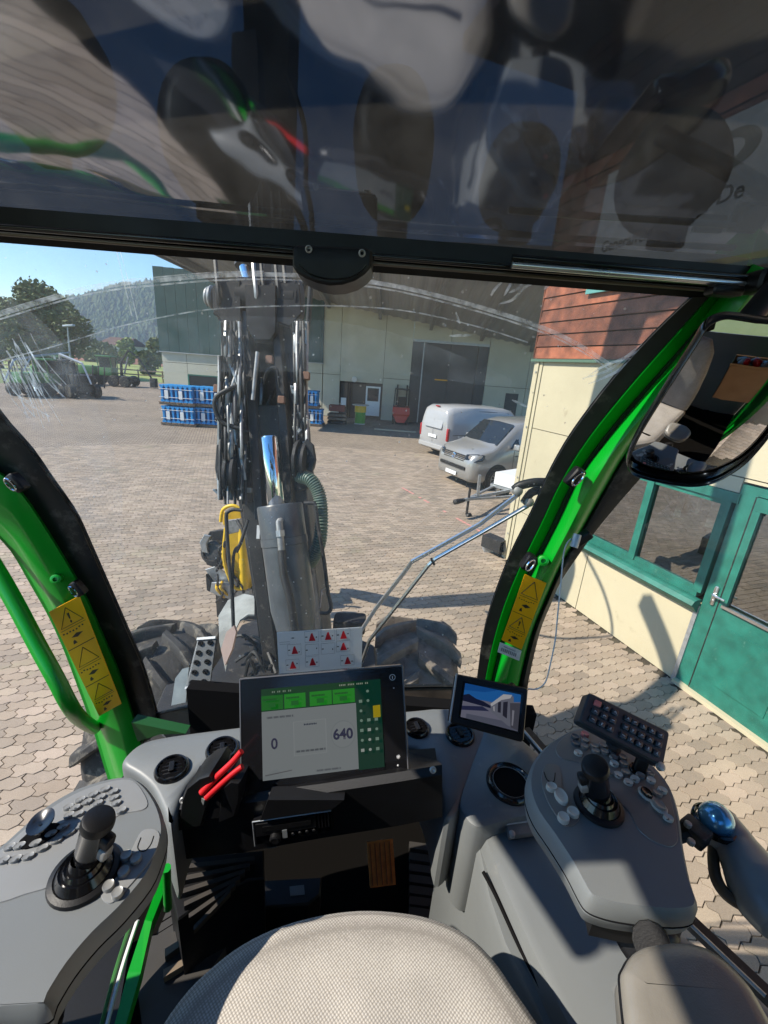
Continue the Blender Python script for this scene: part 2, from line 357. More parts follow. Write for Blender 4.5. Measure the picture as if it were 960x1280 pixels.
def seat_fabric():
    m = bpy.data.materials.new('beige_mesh_fabric'); m.use_nodes = True; N = m.node_tree.nodes; L = m.node_tree.links; b = N['Principled BSDF']
    g = N.new('ShaderNodeNewGeometry'); mp = N.new('ShaderNodeMapping'); mp.inputs['Rotation'].default_value = (0, 0, R_(45)); mp.inputs['Scale'].default_value = (1, 1, .4)
    L.new(g.outputs['Position'], mp.inputs[0])
    w1 = N.new('ShaderNodeTexVoronoi'); w1.inputs['Scale'].default_value = 300; w1.inputs['Randomness'].default_value = .12; L.new(mp.outputs[0], w1.inputs['Vector'])
    nz = N.new('ShaderNodeTexNoise'); nz.inputs['Scale'].default_value = 11; nz.inputs['Detail'].default_value = 5; L.new(g.outputs['Position'], nz.inputs['Vector'])
    mr = N.new('ShaderNodeMapRange'); mr.inputs[1].default_value = .2; mr.inputs[2].default_value = .6; L.new(w1.outputs['Distance'], mr.inputs[0])
    mx = N.new('ShaderNodeMix'); mx.data_type = 'RGBA'; mx.inputs[6].default_value = (.50, .465, .415, 1); mx.inputs[7].default_value = (.23, .21, .185, 1); L.new(mr.outputs[0], mx.inputs[0])
    m2 = N.new('ShaderNodeMix'); m2.data_type = 'RGBA'; m2.blend_type = 'MULTIPLY'; m2.inputs[0].default_value = .5; L.new(mx.outputs[2], m2.inputs[6]); L.new(nz.outputs[0], m2.inputs[7])
    hs = N.new('ShaderNodeHueSaturation'); hs.inputs['Value'].default_value = 1.35; L.new(m2.outputs[2], hs.inputs['Color'])
    L.new(hs.outputs[0], b.inputs['Base Color']); b.inputs['Roughness'].default_value = .9
    bp = N.new('ShaderNodeBump'); bp.invert = True; bp.inputs['Strength'].default_value = .7; bp.inputs['Distance'].default_value = .001; L.new(w1.outputs['Distance'], bp.inputs['Height']); L.new(bp.outputs[0], b.inputs['Normal'])
    return m
m_seat = seat_fabric()
# ---------------------------------------------------------------- the ground
HA = Vector((2.283, 7.484, 0)); HT = Vector((0.35046, -0.93658, 0)); HN = Vector((-0.93658, -0.35046, 0))   # yellow house: corner, along, outward
def HP(u, h, out=0.): return HA + HT*u + Vector((0, 0, h)) + HN*out
def ground_mat(name, c1, c2, scale): return mat(name, c1, .95, col2=c2, scale=scale, bump=.3, bscale=6)
g = MB().sheet([[(-2500, -600, -.06), (2500, -600, -.06)], [(-2500, 4500, -.06), (2500, 4500, -.06)]])
tag(g.make('ground', ground_mat('meadow', (.10, .15, .04), (.16, .19, .07), .02)), kind='structure')

def paving_material():
    m = bpy.data.materials.new('paving_far_and_joints'); m.use_nodes = True; N = m.node_tree.nodes; L = m.node_tree.links; b = N['Principled BSDF']
    g = N.new('ShaderNodeNewGeometry'); mp = N.new('ShaderNodeMapping'); mp.inputs['Rotation'].default_value = (0, 0, -math.atan2(-HN.y, -HN.x)); L.new(g.outputs['Position'], mp.inputs[0])
    nw = N.new('ShaderNodeTexNoise'); nw.inputs['Scale'].default_value = 9; L.new(g.outputs['Position'], nw.inputs['Vector'])
    vm = N.new('ShaderNodeVectorMath'); vm.operation = 'MULTIPLY_ADD'; vm.inputs[1].default_value = (.03, .03, 0); L.new(nw.outputs[1], vm.inputs[0]); L.new(mp.outputs[0], vm.inputs[2])
    br = N.new('ShaderNodeTexBrick'); br.inputs['Scale'].default_value = 1; br.inputs['Brick Width'].default_value = .212; br.inputs['Row Height'].default_value = .112
    br.inputs['Mortar Size'].default_value = .011; br.inputs['Color1'].default_value = (.36, .29, .215, 1); br.inputs['Color2'].default_value = (.265, .21, .16, 1); br.inputs['Mortar'].default_value = (.06, .045, .035, 1)
    L.new(vm.outputs[0], br.inputs['Vector'])
    nz = N.new('ShaderNodeTexNoise'); nz.inputs['Scale'].default_value = .35; nz.inputs['Detail'].default_value = 7; L.new(g.outputs['Position'], nz.inputs['Vector'])
    hs = N.new('ShaderNodeHueSaturation'); mr = N.new('ShaderNodeMapRange'); mr.inputs[1].default_value = .3; mr.inputs[2].default_value = .7; mr.inputs[3].default_value = .82; mr.inputs[4].default_value = 1.1
    L.new(nz.outputs[0], mr.inputs[0]); L.new(mr.outputs[0], hs.inputs['Value']); L.new(br.outputs[0], hs.inputs['Color'])
    # the cut pavers of the near yard lie above this sheet: there it is only the joint sand
    ln = N.new('ShaderNodeVectorMath'); ln.operation = 'LENGTH'; L.new(g.outputs['Position'], ln.inputs[0])
    lt = N.new('ShaderNodeMath'); lt.operation = 'LESS_THAN'; lt.inputs[1].default_value = PAVE_R-.25; L.new(ln.outputs['Value'], lt.inputs[0])
    mx = N.new('ShaderNodeMix'); mx.data_type = 'RGBA'; L.new(lt.outputs[0], mx.inputs[0]); L.new(hs.outputs[0], mx.inputs[6])
    nj = N.new('ShaderNodeTexNoise'); nj.inputs['Scale'].default_value = 3; L.new(g.outputs['Position'], nj.inputs['Vector'])
    rj = N.new('ShaderNodeMix'); rj.data_type = 'RGBA'; rj.inputs[6].default_value = (.05, .038, .028, 1); rj.inputs[7].default_value = (.075, .065, .04, 1); L.new(nj.outputs[0], rj.inputs[0]); L.new(rj.outputs[2], mx.inputs[7])
    L.new(mx.outputs[2], b.inputs['Base Color']); b.inputs['Roughness'].default_value = .9
    bp = N.new('ShaderNodeBump'); bp.inputs['Distance'].default_value = .004; L.new(br.outputs['Fac'], bp.inputs['Height']); bp.invert = True; L.new(bp.outputs[0], b.inputs['Normal'])
    return m
PAVE_R = 17.5
PAVING = MB().sheet([[(-30, -14, -.014), (16, -14, -.014)], [(-30, 47, -.014), (16, 47, -.014)]]).make('paving', paving_material())
tag(PAVING, kind='structure')
def paver_material(by_attr):
    m = bpy.data.materials.new('concrete_paver'+('_small' if by_attr else '')); m.use_nodes = True; N = m.node_tree.nodes; L = m.node_tree.links; b = N['Principled BSDF']
    rp = N.new('ShaderNodeValToRGB'); cr = rp.color_ramp; cr.elements[0].color = (.31, .24, .175, 1); cr.elements[1].color = (.38, .305, .225, 1)
    for p_, c_ in ((.3, (.345, .275, .205)), (.55, (.26, .21, .16)), (.8, (.40, .315, .24))):
        e = cr.elements.new(p_); e.color = (*c_, 1)
    if by_attr:
        a = N.new('ShaderNodeAttribute'); a.attribute_name = 'rnd'; L.new(a.outputs['Fac'], rp.inputs[0])
    else:
        a = N.new('ShaderNodeObjectInfo'); L.new(a.outputs['Random'], rp.inputs[0])
    g = N.new('ShaderNodeNewGeometry')
    nz = N.new('ShaderNodeTexNoise'); nz.inputs['Scale'].default_value = 1.1; nz.inputs['Detail'].default_value = 9; nz.inputs['Roughness'].default_value = .65; L.new(g.outputs['Position'], nz.inputs['Vector'])
    n2 = N.new('ShaderNodeTexNoise'); n2.inputs['Scale'].default_value = 130; n2.inputs['Detail'].default_value = 3; L.new(g.outputs['Position'], n2.inputs['Vector'])
    mr = N.new('ShaderNodeMapRange'); mr.inputs[1].default_value = .3; mr.inputs[2].default_value = .7; mr.inputs[3].default_value = .80; mr.inputs[4].default_value = 1.12; L.new(nz.outputs[0], mr.inputs[0])
    m2 = N.new('ShaderNodeMapRange'); m2.inputs[1].default_value = .3; m2.inputs[2].default_value = .7; m2.inputs[3].default_value = .86; m2.inputs[4].default_value = 1.12; L.new(n2.outputs[0], m2.inputs[0])
    mu = N.new('ShaderNodeMath'); mu.operation = 'MULTIPLY'; L.new(mr.outputs[0], mu.inputs[0]); L.new(m2.outputs[0], mu.inputs[1])
    hs = N.new('ShaderNodeHueSaturation'); L.new(mu.outputs[0], hs.inputs['Value']); L.new(rp.outputs[0], hs.inputs['Color'])
    # soft moss here and there
    n3 = N.new('ShaderNodeTexNoise'); n3.inputs['Scale'].default_value = .9; n3.inputs['Detail'].default_value = 10; n3.inputs['Roughness'].default_value = .75
    mp = N.new('ShaderNodeMapping'); mp.inputs['Location'].default_value = (3, 1, 5); L.new(g.outputs['Position'], mp.inputs[0]); L.new(mp.outputs[0], n3.inputs['Vector'])
    r3 = N.new('ShaderNodeMapRange'); r3.inputs[1].default_value = .57; r3.inputs[2].default_value = .75; r3.inputs[4].default_value = .5; L.new(n3.outputs[0], r3.inputs[0])
    mx = N.new('ShaderNodeMix'); mx.data_type = 'RGBA'; L.new(r3.outputs[0], mx.inputs[0]); L.new(hs.outputs[0], mx.inputs[6]); mx.inputs[7].default_value = (.27, .27, .15, 1)
    # oil drips and tyre dirt
    n5 = N.new('ShaderNodeTexNoise'); n5.inputs['Scale'].default_value = .8; n5.inputs['Detail'].default_value = 12; n5.inputs['Roughness'].default_value = .8
    mq5 = N.new('ShaderNodeMapping'); mq5.inputs['Location'].default_value = (9, 4, 1); L.new(g.outputs['Position'], mq5.inputs[0]); L.new(mq5.outputs[0], n5.inputs['Vector'])
    r5 = N.new('ShaderNodeMapRange'); r5.inputs[1].default_value = .60; r5.inputs[2].default_value = .70; r5.inputs[4].default_value = .55; L.new(n5.outputs[0], r5.inputs[0])
    m5 = N.new('ShaderNodeMix'); m5.data_type = 'RGBA'; L.new(r5.outputs[0], m5.inputs[0]); L.new(mx.outputs[2], m5.inputs[6]); m5.inputs[7].default_value = (.11, .09, .07, 1); mx = m5
    L.new(mx.outputs[2], b.inputs['Base Color']); b.inputs['Roughness'].default_value = .9
    bp = N.new('ShaderNodeBump'); bp.inputs['Distance'].default_value = .0015; bp.inputs['Strength'].default_value = .8; L.new(n2.outputs[0], bp.inputs['Height']); L.new(bp.outputs[0], b.inputs['Normal'])
    return m
mp_one, mp_many = paver_material(False), paver_material(True)
PL, PW = .212, .112
def paver_outline(ins=0.):
    a, bq = .011, .019; P = []
    lo = [(0, a), (PL*.25, -a), (PL*.5, a), (PL*.75, -a)]
    # straight-ish flanks between the bends
    bot = [(x, y) for x, y in lo]+[(PL, a)]
    right = [(PL+bq, a+PW*.30), (PL-bq, a+PW*.70)]
    top = [(x, y+PW) for x, y in bot[::-1]]
    left = [(-bq, a+PW*.70), (bq, a+PW*.30)]
    P = bot+right+top+left
    cx, cy = PL/2, PW/2
    kx, ky = 1-ins*2/PL, 1-ins*2/PW
    return [((x-cx)*kx, (y-cy)*ky) for x, y in P]
def inside(p, poly):
    c = False
    for i in range(len(poly)):
        (x1, y1), (x2, y2) = poly[i-1], poly[i]
        if (y1 > p[1]) != (y2 > p[1]) and p[0] < (x2-x1)*(p[1]-y1)/(y2-y1)+x1: c = not c
    return c
seen_polys = [[(0, 530), (40, 575), (110, 690), (160, 800), (215, 815), (262, 740), (255, 660), (280, 600), (265, 530), (0, 500)],
              [(395, 540), (690, 550), (640, 690), (600, 790), (560, 790), (530, 770), (470, 760), (420, 760), (395, 640)],
              [(0, 765), (80, 960), (75, 1000), (0, 1055)], [(0, 690), (20, 705), (100, 880), (60, 830)],
              [(700, 750), (760, 805), (960, 945), (960, 1180), (860, 1000), (840, 940), (740, 860), (680, 925), (658, 870)]]
def project(p):
    d = Vector(p)-O; q = d.dot(Fv)
    if q < .2: return None
    return 480+FPX*d.dot(Rv)/q, 640-FPX*d.dot(Uv)/q, q
ex, ey = -HN, HT*-1                       # long side of a paver: square to the house wall
cells = []
for j in range(-215, 195):
    for i in range(-105, 110):
        c = HA + ex*((i+.5*(j % 2))*PL) + ey*(j*PW)
        r = math.hypot(c.x, c.y)
        if r > PAVE_R or c.y < -2.5: continue
        if (c-HA).dot(HN) < .09 and (c-HA).dot(HT) > -.12: continue
        pr = project(c)
        if pr is None: 
            if r > 4: continue
            cells.append((9e9, c)); continue
        if pr[0] < -260 or pr[0] > 1220: continue
        vis = any(inside(pr[:2], q) for q in seen_polys)
        cells.append(((pr[2] if vis else 1e6+pr[2]), c))
cells.sort(key=lambda t: t[0])
rot = math.atan2(ex.y, ex.x)
out_b, out_t = paver_outline(.0026), paver_outline(.0050)
nO = len(out_b)
me = MB().rings([[(x, y, -.02) for x, y in out_b], [(x, y, -.004) for x, y in out_b], [(x, y, 0) for x, y in out_t]], cap=False)
me.f.append(tuple(2*nO+k for k in range(nO)))
me = me.mesh('paver', 0, fix=False); me.materials.append(mp_one)
for d_, c in cells[:300]:
    o = bpy.data.objects.new('paver', me); COL.objects.link(o); o.parent = PAVING
    o.location = (c.x, c.y, random.uniform(-.0025, .0015)); o.rotation_euler = (random.gauss(0, .006), random.gauss(0, .006), rot+random.gauss(0, .008))
mv, mf, mr_ = [], [], []
ca, sa = cos(rot), sin(rot)
for d_, c in cells[300:]:
    n0 = len(mv); z = random.uniform(-.0025, .0015); tx, ty = random.gauss(0, .008), random.gauss(0, .008)
    for pts, zz in ((out_b, -.012), (out_t, 0)):
        for x, y in pts: mv.append((c.x+x*ca-y*sa, c.y+x*sa+y*ca, z+zz+x*tx+y*ty))
    for k in range(nO):
        q = (k+1) % nO; mf.append((n0+k, n0+q, n0+nO+q, n0+nO+k))
    mf.append(tuple(n0+nO+k for k in range(nO))); rv = random.random(); mr_ += [rv]*(nO+1)
me = bpy.data.meshes.new('small_pavers'); me.from_pydata(mv, [], mf); a_ = me.attributes.new('rnd', 'FLOAT', 'FACE'); a_.data.foreach_set('value', mr_)
tag(put('small_pavers', me, mp_many, PAVING, world=False), kind='stuff')
# faded red line sprayed on the paving
m_line = mat('faded_red_line', (.62, .26, .22), .9, dirt=((.42, .33, .27), .5, 9))
mb = MB()
pa, pb = aZ(500, 608, .004), aZ(668, 702, .004)
dd = (pb-pa); nn = Vector((-dd.y, dd.x, 0)).normalized()*.035
k = 0
for i in range(40):
    t0, t1 = i/40, (i+.93)/40
    if random.random() < (.55 if t0 < .5 else .12): continue
    mb.poly([pa+dd*t0+nn, pa+dd*t1+nn, pa+dd*t1-nn, pa+dd*t0-nn])
tag(mb.make('line_marking', m_line), kind='structure')

# ---------------------------------------------------------------- far landscape
def bumpy(x, y): return noise.noise(Vector((x*.011, y*.011, 2)))*12+noise.noise(Vector((x*.04, y*.04, 5)))*5
hp = [(-1500, 20), (-1150, 25), (-980, 20), (-860, 15), (-760, 22), (-640, 60), (-560, 95), (-470, 122), (-380, 135), (-300, 158), (-200, 150), (0, 130), (300, 110), (900, 90), (1600, 60)]
def crest(x):
    for (a, ha), (b, hb) in zip(hp, hp[1:]):
        if a <= x <= b:
            t = (x-a)/(b-a); t = t*t*(3-2*t); return ha+(hb-ha)*t
    return 60
grid = []
for r in range(26):
    t = r/25; row = []
    for i in range(220):
        x = -1500+i*3100/219; y = 640+t*330
        h = crest(x)*sin(t*pi/2)**.8+bumpy(x, y)*min(1, t*3)
        row.append((x, y, h-2))
    grid.append(row)
m_hill = mat('wooded_hill', (.035, .065, .022), .95, col2=(.06, .10, .03), scale=.05, bump=1, bscale=.12, dist=8)
tag(MB().sheet(grid).make('hill', m_hill, smooth=60), kind='structure')
# conifer and broadleaf crowns over the hill, far too many to count
mb = MB()
for i in range(9000):
    x = random.uniform(-1000, -120); t = random.uniform(.03, 1); y = 640+t*330
    h = crest(x)*sin(t*pi/2)**.8+bumpy(x, y)*min(1, t*3)-2
    r_ = random.uniform(3.5, 6.5); hh = random.uniform(7, 15); n_ = 5; a0 = random.random()*6
    base = [(x+r_*cos(a0+2*pi*k/n_), y+r_*sin(a0+2*pi*k/n_), h+hh*.25) for k in range(n_)]
    mid = [(x+r_*.6*cos(a0+.5+2*pi*k/n_), y+r_*.6*sin(a0+.5+2*pi*k/n_), h+hh*.7) for k in range(n_)]
    mb.rings([base, mid, [(x+r_*.08*cos(a0+2*pi*k/n_), y+r_*.08*sin(a0+2*pi*k/n_), h+hh) for k in range(n_)]], False)
m_ftree = mat('hill_forest', (.03, .07, .02), .95, col2=(.10, .12, .035), scale=.06)
tag(mb.make('forest', m_ftree), label='dense mixed forest covering the hill', kind='stuff')

m_leaf = [mat('foliage_dark', (.055, .085, .022), .8, col2=(.12, .15, .05), scale=1.3), mat('foliage_olive', (.085, .11, .03), .8, col2=(.15, .16, .05), scale=1.3),
          mat('foliage_light', (.13, .19, .04), .8, col2=(.2, .24, .07), scale=1.3)]
m_bark = mat('bark', (.11, .085, .06), .9, var=.3, scale=6)
def tree(px, y0, pyb, top_py, wpx, leaf, label, name='tree', cat='tree', group=None, n=2600, ls=.28, seed=1, low=.22):
    rn = random.Random(seed); b = aY(px, pyb, y0); x = b.x; y = y0
    H_ = aY(px, top_py, y).z; Wd = abs(aY(px+wpx/2, pyb, y).x-x)
    t = thing(name, label, cat, (x, y, 0), group=group)
    mb = MB(); mb.tube([(x, y, 0), (x+.1, y, H_*.3), (x-.1, y+.1, H_*.6), (x, y, H_*.85)], [H_*.035, H_*.008], 8, 4)
    cl = []
    for k in range(34):
        a = rn.random()*2*pi; e = rn.uniform(0, 1)**.7; zz = low+(1-low)*rn.random()
        rad = math.sqrt(max(0, 1-((zz-(low+1)/2)/((1-low)/2))**2))
        cl.append((x+cos(a)*Wd*rad*e*.85, y+sin(a)*Wd*rad*e*.85, H_*(.04+.9*zz), Wd*rn.uniform(.2, .36)))
        if k < 9: mb.tube([(x, y, H_*rn.uniform(.2, .5)), ((x+cl[-1][0])/2, (y+cl[-1][1])/2, cl[-1][2]*.8), cl[-1][:3]], [H_*.012, H_*.003], 5)
    mb.make('trunk', m_bark, t, 50)
    lv = MB()
    for k in range(n):
        cx, cy, cz, cr = cl[rn.randrange(len(cl))]
        d = Vector((rn.gauss(0, 1), rn.gauss(0, 1), rn.gauss(0, .8))).normalized()*cr*rn.uniform(.55, 1.08)
        p = Vector((cx, cy, cz))+d; p.z = max(p.z, .15)
        u = Vector((rn.gauss(0, 1), rn.gauss(0, 1), rn.gauss(0, 1))).normalized(); v = u.orthogonal().normalized(); s_ = ls*rn.uniform(.6, 1.4)
        lv.add([p-u*s_, p+v*s_*.55, p+u*s_, p-v*s_*.55], [(0, 1, 2, 3)])
    lv.make('crown', leaf, t, fix=False); return t
tree(58, 47, 470, 362, 112, m_leaf[0], 'tall dense dark green tree at the left edge behind the parked forestry machines', n=13000, ls=.22, seed=3)
tree(4, 52, 470, 374, 90, m_leaf[0], 'dark tree cut off by the left edge of the windscreen, left of the tall one', n=8000, ls=.22, seed=4)
tree(163, 85, 470, 425, 26, m_leaf[2], 'light green tree right of the tall tree, in front of the hill foot', n=1800, ls=.4, seed=5)
tree(198, 82, 470, 424, 24, m_leaf[1], 'yellowing small tree touching the corner of the large hall', n=1500, ls=.4, seed=6)
tree(186, 62, 475, 440, 27, m_leaf[1], 'round bush-like tree in front of the meadow, left of the hall corner', 'bush', 'bush', n=2600, ls=.28, seed=8, low=.02)
tree(128, 95, 462, 432, 48, m_leaf[0], 'low dark tree between the lamp post and the light green tree', n=2600, ls=.45, seed=9, low=.1)
# meadow, pink wall behind it
m_grass = mat('pale_grass', (.2, .26, .06), .9, col2=(.30, .32, .10), scale=.6, bump=.3, bscale=8)  # paler, yellower grass than the ground sheet
tag(MB().sheet([[(-60, 47.2, -.02), (-8, 47.2, -.02)], [(-90, 96, -.02), (-8, 96, -.02)]]).make('meadow', m_grass), kind='structure')
t = thing('garden_wall', 'long low pinkish wall across the meadow behind the parked machines', 'wall', (-70, 97, 0))
mb = MB(); mb.box((-95, 97, 0), (-30, 97.4, 2.3)); mb.make('wall_face', mat('pink_render', (.62, .27, .22), .85, var=.12, scale=.4), t)
MB().box((-95.2, 96.8, 2.3), (-29.8, 97.6, 2.5)).make('coping', mat('pale_coping', (.5, .42, .36), .8), t)
t = thing('farm_house', 'small dark brown roofed house above the pink wall at the foot of the hill', 'house', (-85, 130, 0))
MB().box((-84, 130, 0), (-76, 138, 4)).make('wall', mat('white_render', (.6, .56, .5), .8), t)
MB().rings([[(-85, 129, 3.8), (-75.3, 129, 3.8), (-75.3, 139, 3.8), (-85, 139, 3.8)], [(-83.5, 133.6, 6.0), (-76.5, 133.6, 6.0), (-76.5, 134.4, 6.0), (-83.5, 134.4, 6.0)]]).make('roof', mat('brown_roof_tiles', (.09, .045, .035), .8, var=.2, scale=1), t)
t = thing('post_fence', 'wooden post and rail fence along the near edge of the meadow', 'fence', (-40, 48, 0))
for i in range(13):
    x = -48+i*2.6; MB().tube([(x, 47.6, -.02), (x, 47.6, 1.15)], .07, 6).make('post', m_pallet, t)
for z in (.55, 1.0): MB().box((-48, 47.5, z), (-16.8, 47.56, z+.12)).make('rail', m_pallet, t)
# street lamp
b = aZ(88, 470, 0); t = thing('street_lamp', 'grey street lamp with a flat head in front of the tall dark tree', 'street lamp', (b.x, 44, 0))
tp = aY(84, 407, 44); bx = aY(90, 470, 44).x
MB().tube([(bx, 44, 0), (tp.x, 44, tp.z-.15)], [.11, .06], 8).make('pole', m_galv, t, 40)
MB().obox((tp.x+.15, 44, tp.z), (1, 0, .12), (0, 1, 0), (0, 0, 1), .55, .17, .09, .08).make('lamp_head', m_galv, t, 40)

# ---------------------------------------------------------------- the big hall
YH = 28.0
def hx(px, py): return aY(px, py, YH).x
def hz(px, py): return aY(px, py, YH).z
hall = thing('workshop_hall', 'large concrete workshop hall with dark green cladding and a deep sloping canopy', 'building', (0, YH, 0))
XL, XR = hx(200, 420), 13.0
Zc = hz(300, 446)                       # foot of the cladding
d0, d1, dt = hx(424, 500), hx(477, 500), hz(450, 478)      # people door opening
g0, g1, gt = hx(512, 480), hx(606, 480), hz(560, 430)      # big gate
w0, w1, wb, wt = hx(236, 472), hx(272, 472), hz(250, 484), hz(250, 470)
def hbox(name, x0, z0, x1, z1, y0=YH, y1=YH+.3, m=None): return MB().box((x0, y0, z0), (x1, y1, z1)).make(name, m or m_hallw, hall)
joint = .025; seam = hz(550, 478)
def panels(x0, x1, z0, z1):
    xs = [x0]+[x for x in (-8.6, -4.05, -.35, 3.3, 8.2) if x0+.4 < x < x1-.4]+[x1]; zs = [z0]+([seam] if z0+.4 < seam < z1-.4 else [])+[z1]
    for a, b_ in zip(xs, xs[1:]):
        for c, d in zip(zs, zs[1:]): hbox('wall_panel', a+joint/2, c+joint/2, b_-joint/2, d-joint/2)
panels(XL, w0-.05, 0, Zc); panels(w0-.05, w1+.05, 0, wb-.05); panels(w0-.05, w1+.05, wt+.05, Zc); panels(w1+.05, hx(403, 470), 0, Zc)
XG = hx(404, 450)
w2 = hx(372, 480); w3 = hx(381, 480)
panels(XG, d0, 0, 6.6); panels(d0, d1, dt, 6.6); panels(d1, g0, 0, 6.6); panels(g0, g1, gt, 6.2); panels(g1, XR, 0, 5.6)
MB().box((XL+.02, YH+.3, 0), (g0-.1, YH+.5, 6.6)).make('wall_core', m_dark, hall); MB().box((g1+.1, YH+.3, 0), (XR, YH+.5, 5.2)).make('wall_core', m_dark, hall)
for a, b_ in ((w0, w1), (w2, w3)):
    f = MB(); f.box((a-.05, YH-.03, wb-.05), (b_+.05, YH+.02, wb)).box((a-.05, YH-.03, wt), (b_+.05, YH+.02, wt+.05)).box((a-.05, YH-.03, wb), (a+.03, YH+.02, wt)).box((b_-.03, YH-.03, wb), (b_+.05, YH+.02, wt))
    f = f.make('window', m_teal, hall); MB().box((a+.03, YH-.012, wb), (b_-.03, YH-.004, wt)).make('pane', m_carglass, f)
# green cladding: upright sheets
zt = hz(194, 333); x = XL-.05; k = 0
while x < XG-.05:
    x2 = min(x+.62, XG); zz0 = Zc
    zz1 = hz(194, 333)-.02*k
    MB().box((x+.008, YH-.12, zz0+.004), (x2-.008, YH-.004, zz1)).make('cladding_sheet', m_tealdark, hall); x = x2; k += 1
MB().box((XL-.09, YH-.13, Zc-.06), (XG+.03, YH-.001, Zc)).make('flashing', m_steel, hall)
# canopy: a big roof sloping down to the right, open underneath
CX0 = hx(276, 350); CX1 = 14.5; sl_ = -.128
YF = 19.5
def cz(x, y=None):
    y = YH if y is None else y; t = (YH-y)/(YH-YF); zw = hz(276, 350)+sl_*(x-CX0); zf = hz(276, 350)+.03*(x-CX0); return zw+(zf-zw)*t
m_soff = mat('grey_trapezoid_sheet', (.30, .30, .29), .55, var=.1, scale=.6)
mb = MB(); n_ = 44; rows = [[], []]
for i in range(n_*4+1):
    x = CX0+(CX1-CX0)*i/(n_*4); dz = (0, .0, .05, .05)[i % 4]
    for r, y in enumerate((YF, YH)): rows[r].append((x, y, cz(x, y)+dz+.02))
mb.sheet(rows, (0, 0, .04)); mb.make('roof_sheet', m_soff, hall)
for i in range(9):
    x = CX0+.3+i*(CX1-CX0-.6)/8; b_ = MB(); b_.rings([[(x-.09, YF+.1, cz(x, YF)-.28), (x+.09, YF+.1, cz(x, YF)-.28), (x+.09, YF+.1, cz(x, YF)+.01), (x-.09, YF+.1, cz(x, YF)+.01)], [(x-.09, YH-.15, cz(x)-.28), (x+.09, YH-.15, cz(x)-.28), (x+.09, YH-.15, cz(x)+.01), (x-.09, YH-.15, cz(x)+.01)]])
    b_.make('beam', mat('grey_beam', (.2, .2, .195), .6, var=.1) if i == 0 else bpy.data.materials['grey_beam'], hall)
mb = MB(); mb.rings([[(CX0-.05, YF-.06, cz(CX0, YF)-.34), (CX0-.05, YF, cz(CX0, YF)-.34), (CX0-.05, YF, cz(CX0, YF)+.3), (CX0-.05, YF-.06, cz(CX0, YF)+.3)], [(CX1, YF-.06, cz(CX1, YF)-.34), (CX1, YF, cz(CX1, YF)-.34), (CX1, YF, cz(CX1, YF)+.3), (CX1, YF-.06, cz(CX1, YF)+.3)]])
mb.make('fascia', bpy.data.materials['grey_beam'], hall)
MB().box((CX0-.12, YF, cz(CX0)-.3), (CX0-.055, YH-.14, cz(CX0)+.32)).make('fascia', bpy.data.materials['grey_beam'], hall)
MB().box((XL, YH+.55, 0), (XR, YH+22, 5.0)).make('rear_block', m_dark, hall)
MB().box((XL, YH+.52, 5.1), (CX0+.2, YH+22, zt-.1)).make('rear_block', m_tealdark, hall)
# gate: three dark sliding leaves and a light strip
mg = mat('dark_gate_sheet', (.045, .047, .05), .45, var=.2, scale=2, bump=.2, bscale=12)
gw = (g1-g0)
for a, b_ in ((0, .14), (.14, .16), (.16, .5), (.5, .86), (.86, 1)):
    MB().box((g0+gw*a+.01, YH+(.10 if a != .86 else .06), 0), (g0+gw*b_-.01, YH+.2, gt)).make('gate_leaf', mg if b_ != .16 else m_galv, hall)
MB().box((g0, YH-.05, gt), (g1, YH+.06, gt+.14)).make('gate_rail', m_galv, hall)
pass
MB().box((g0+gw*.33, YH+.085, hz(560, 476)-.02), (g0+gw*.5, YH+.1, hz(560, 476)+.05)).make('name_plate', m_orange, hall)
# people door: frame, dark opening, side glass with a notice, door leaf standing open
df = MB(); 
for a in (d0, hx(434, 500), hx(436, 500)+.04): df.box((a, YH-.02, 0), (a+.07, YH+.12, dt))
df.box((d0, YH-.02, dt-.08), (hx(457, 500), YH+.12, dt-.001)); df.make('door_frame', m_dark, hall)
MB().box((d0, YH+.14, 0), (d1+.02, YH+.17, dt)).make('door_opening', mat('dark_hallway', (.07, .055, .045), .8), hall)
MB().box((d0+.1, YH+.02, hz(428, 508)), (hx(433, 500)-.02, YH+.05, hz(428, 497))).make('notice', m_white, hall)
q0, q1 = hx(457, 500), hx(475, 500); zt2 = hz(466, 483); zb2 = hz(466, 520)+.02; zm = hz(466, 503)
lf = MB(); lf.box((q0, YH-.13, zb2), (q1, YH-.08, zm)).box((q0, YH-.13, zt2-.1), (q1, YH-.08, zt2)).box((q0, YH-.13, zm), (q0+.1, YH-.08, zt2-.1)).box((q1-.1, YH-.13, zm), (q1, YH-.08, zt2-.1)).box((q0+.1, YH-.14, (zm+.0)), (q1-.1, YH-.08, zm+.08))
lf = lf.make('open_door', m_white, hall); MB().box((q0+.1, YH-.115, zm+.08), (q1-.1, YH-.095, zt2-.1)).make('pane', m_carglass, lf)
c = aY(443, 474, YH-.2); MB().lathe(c, (0, -1, -.5), [(.02, -.1), (.16, -.05), (.17, .05), (.02, .06)], 10).make('wall_lamp', m_white, hall, 40)
MB().box((hx(631, 500), YH-.02, 0), (hx(647, 500), YH-.001, hz(640, 492))).make('side_door', mg, hall)
t = hall

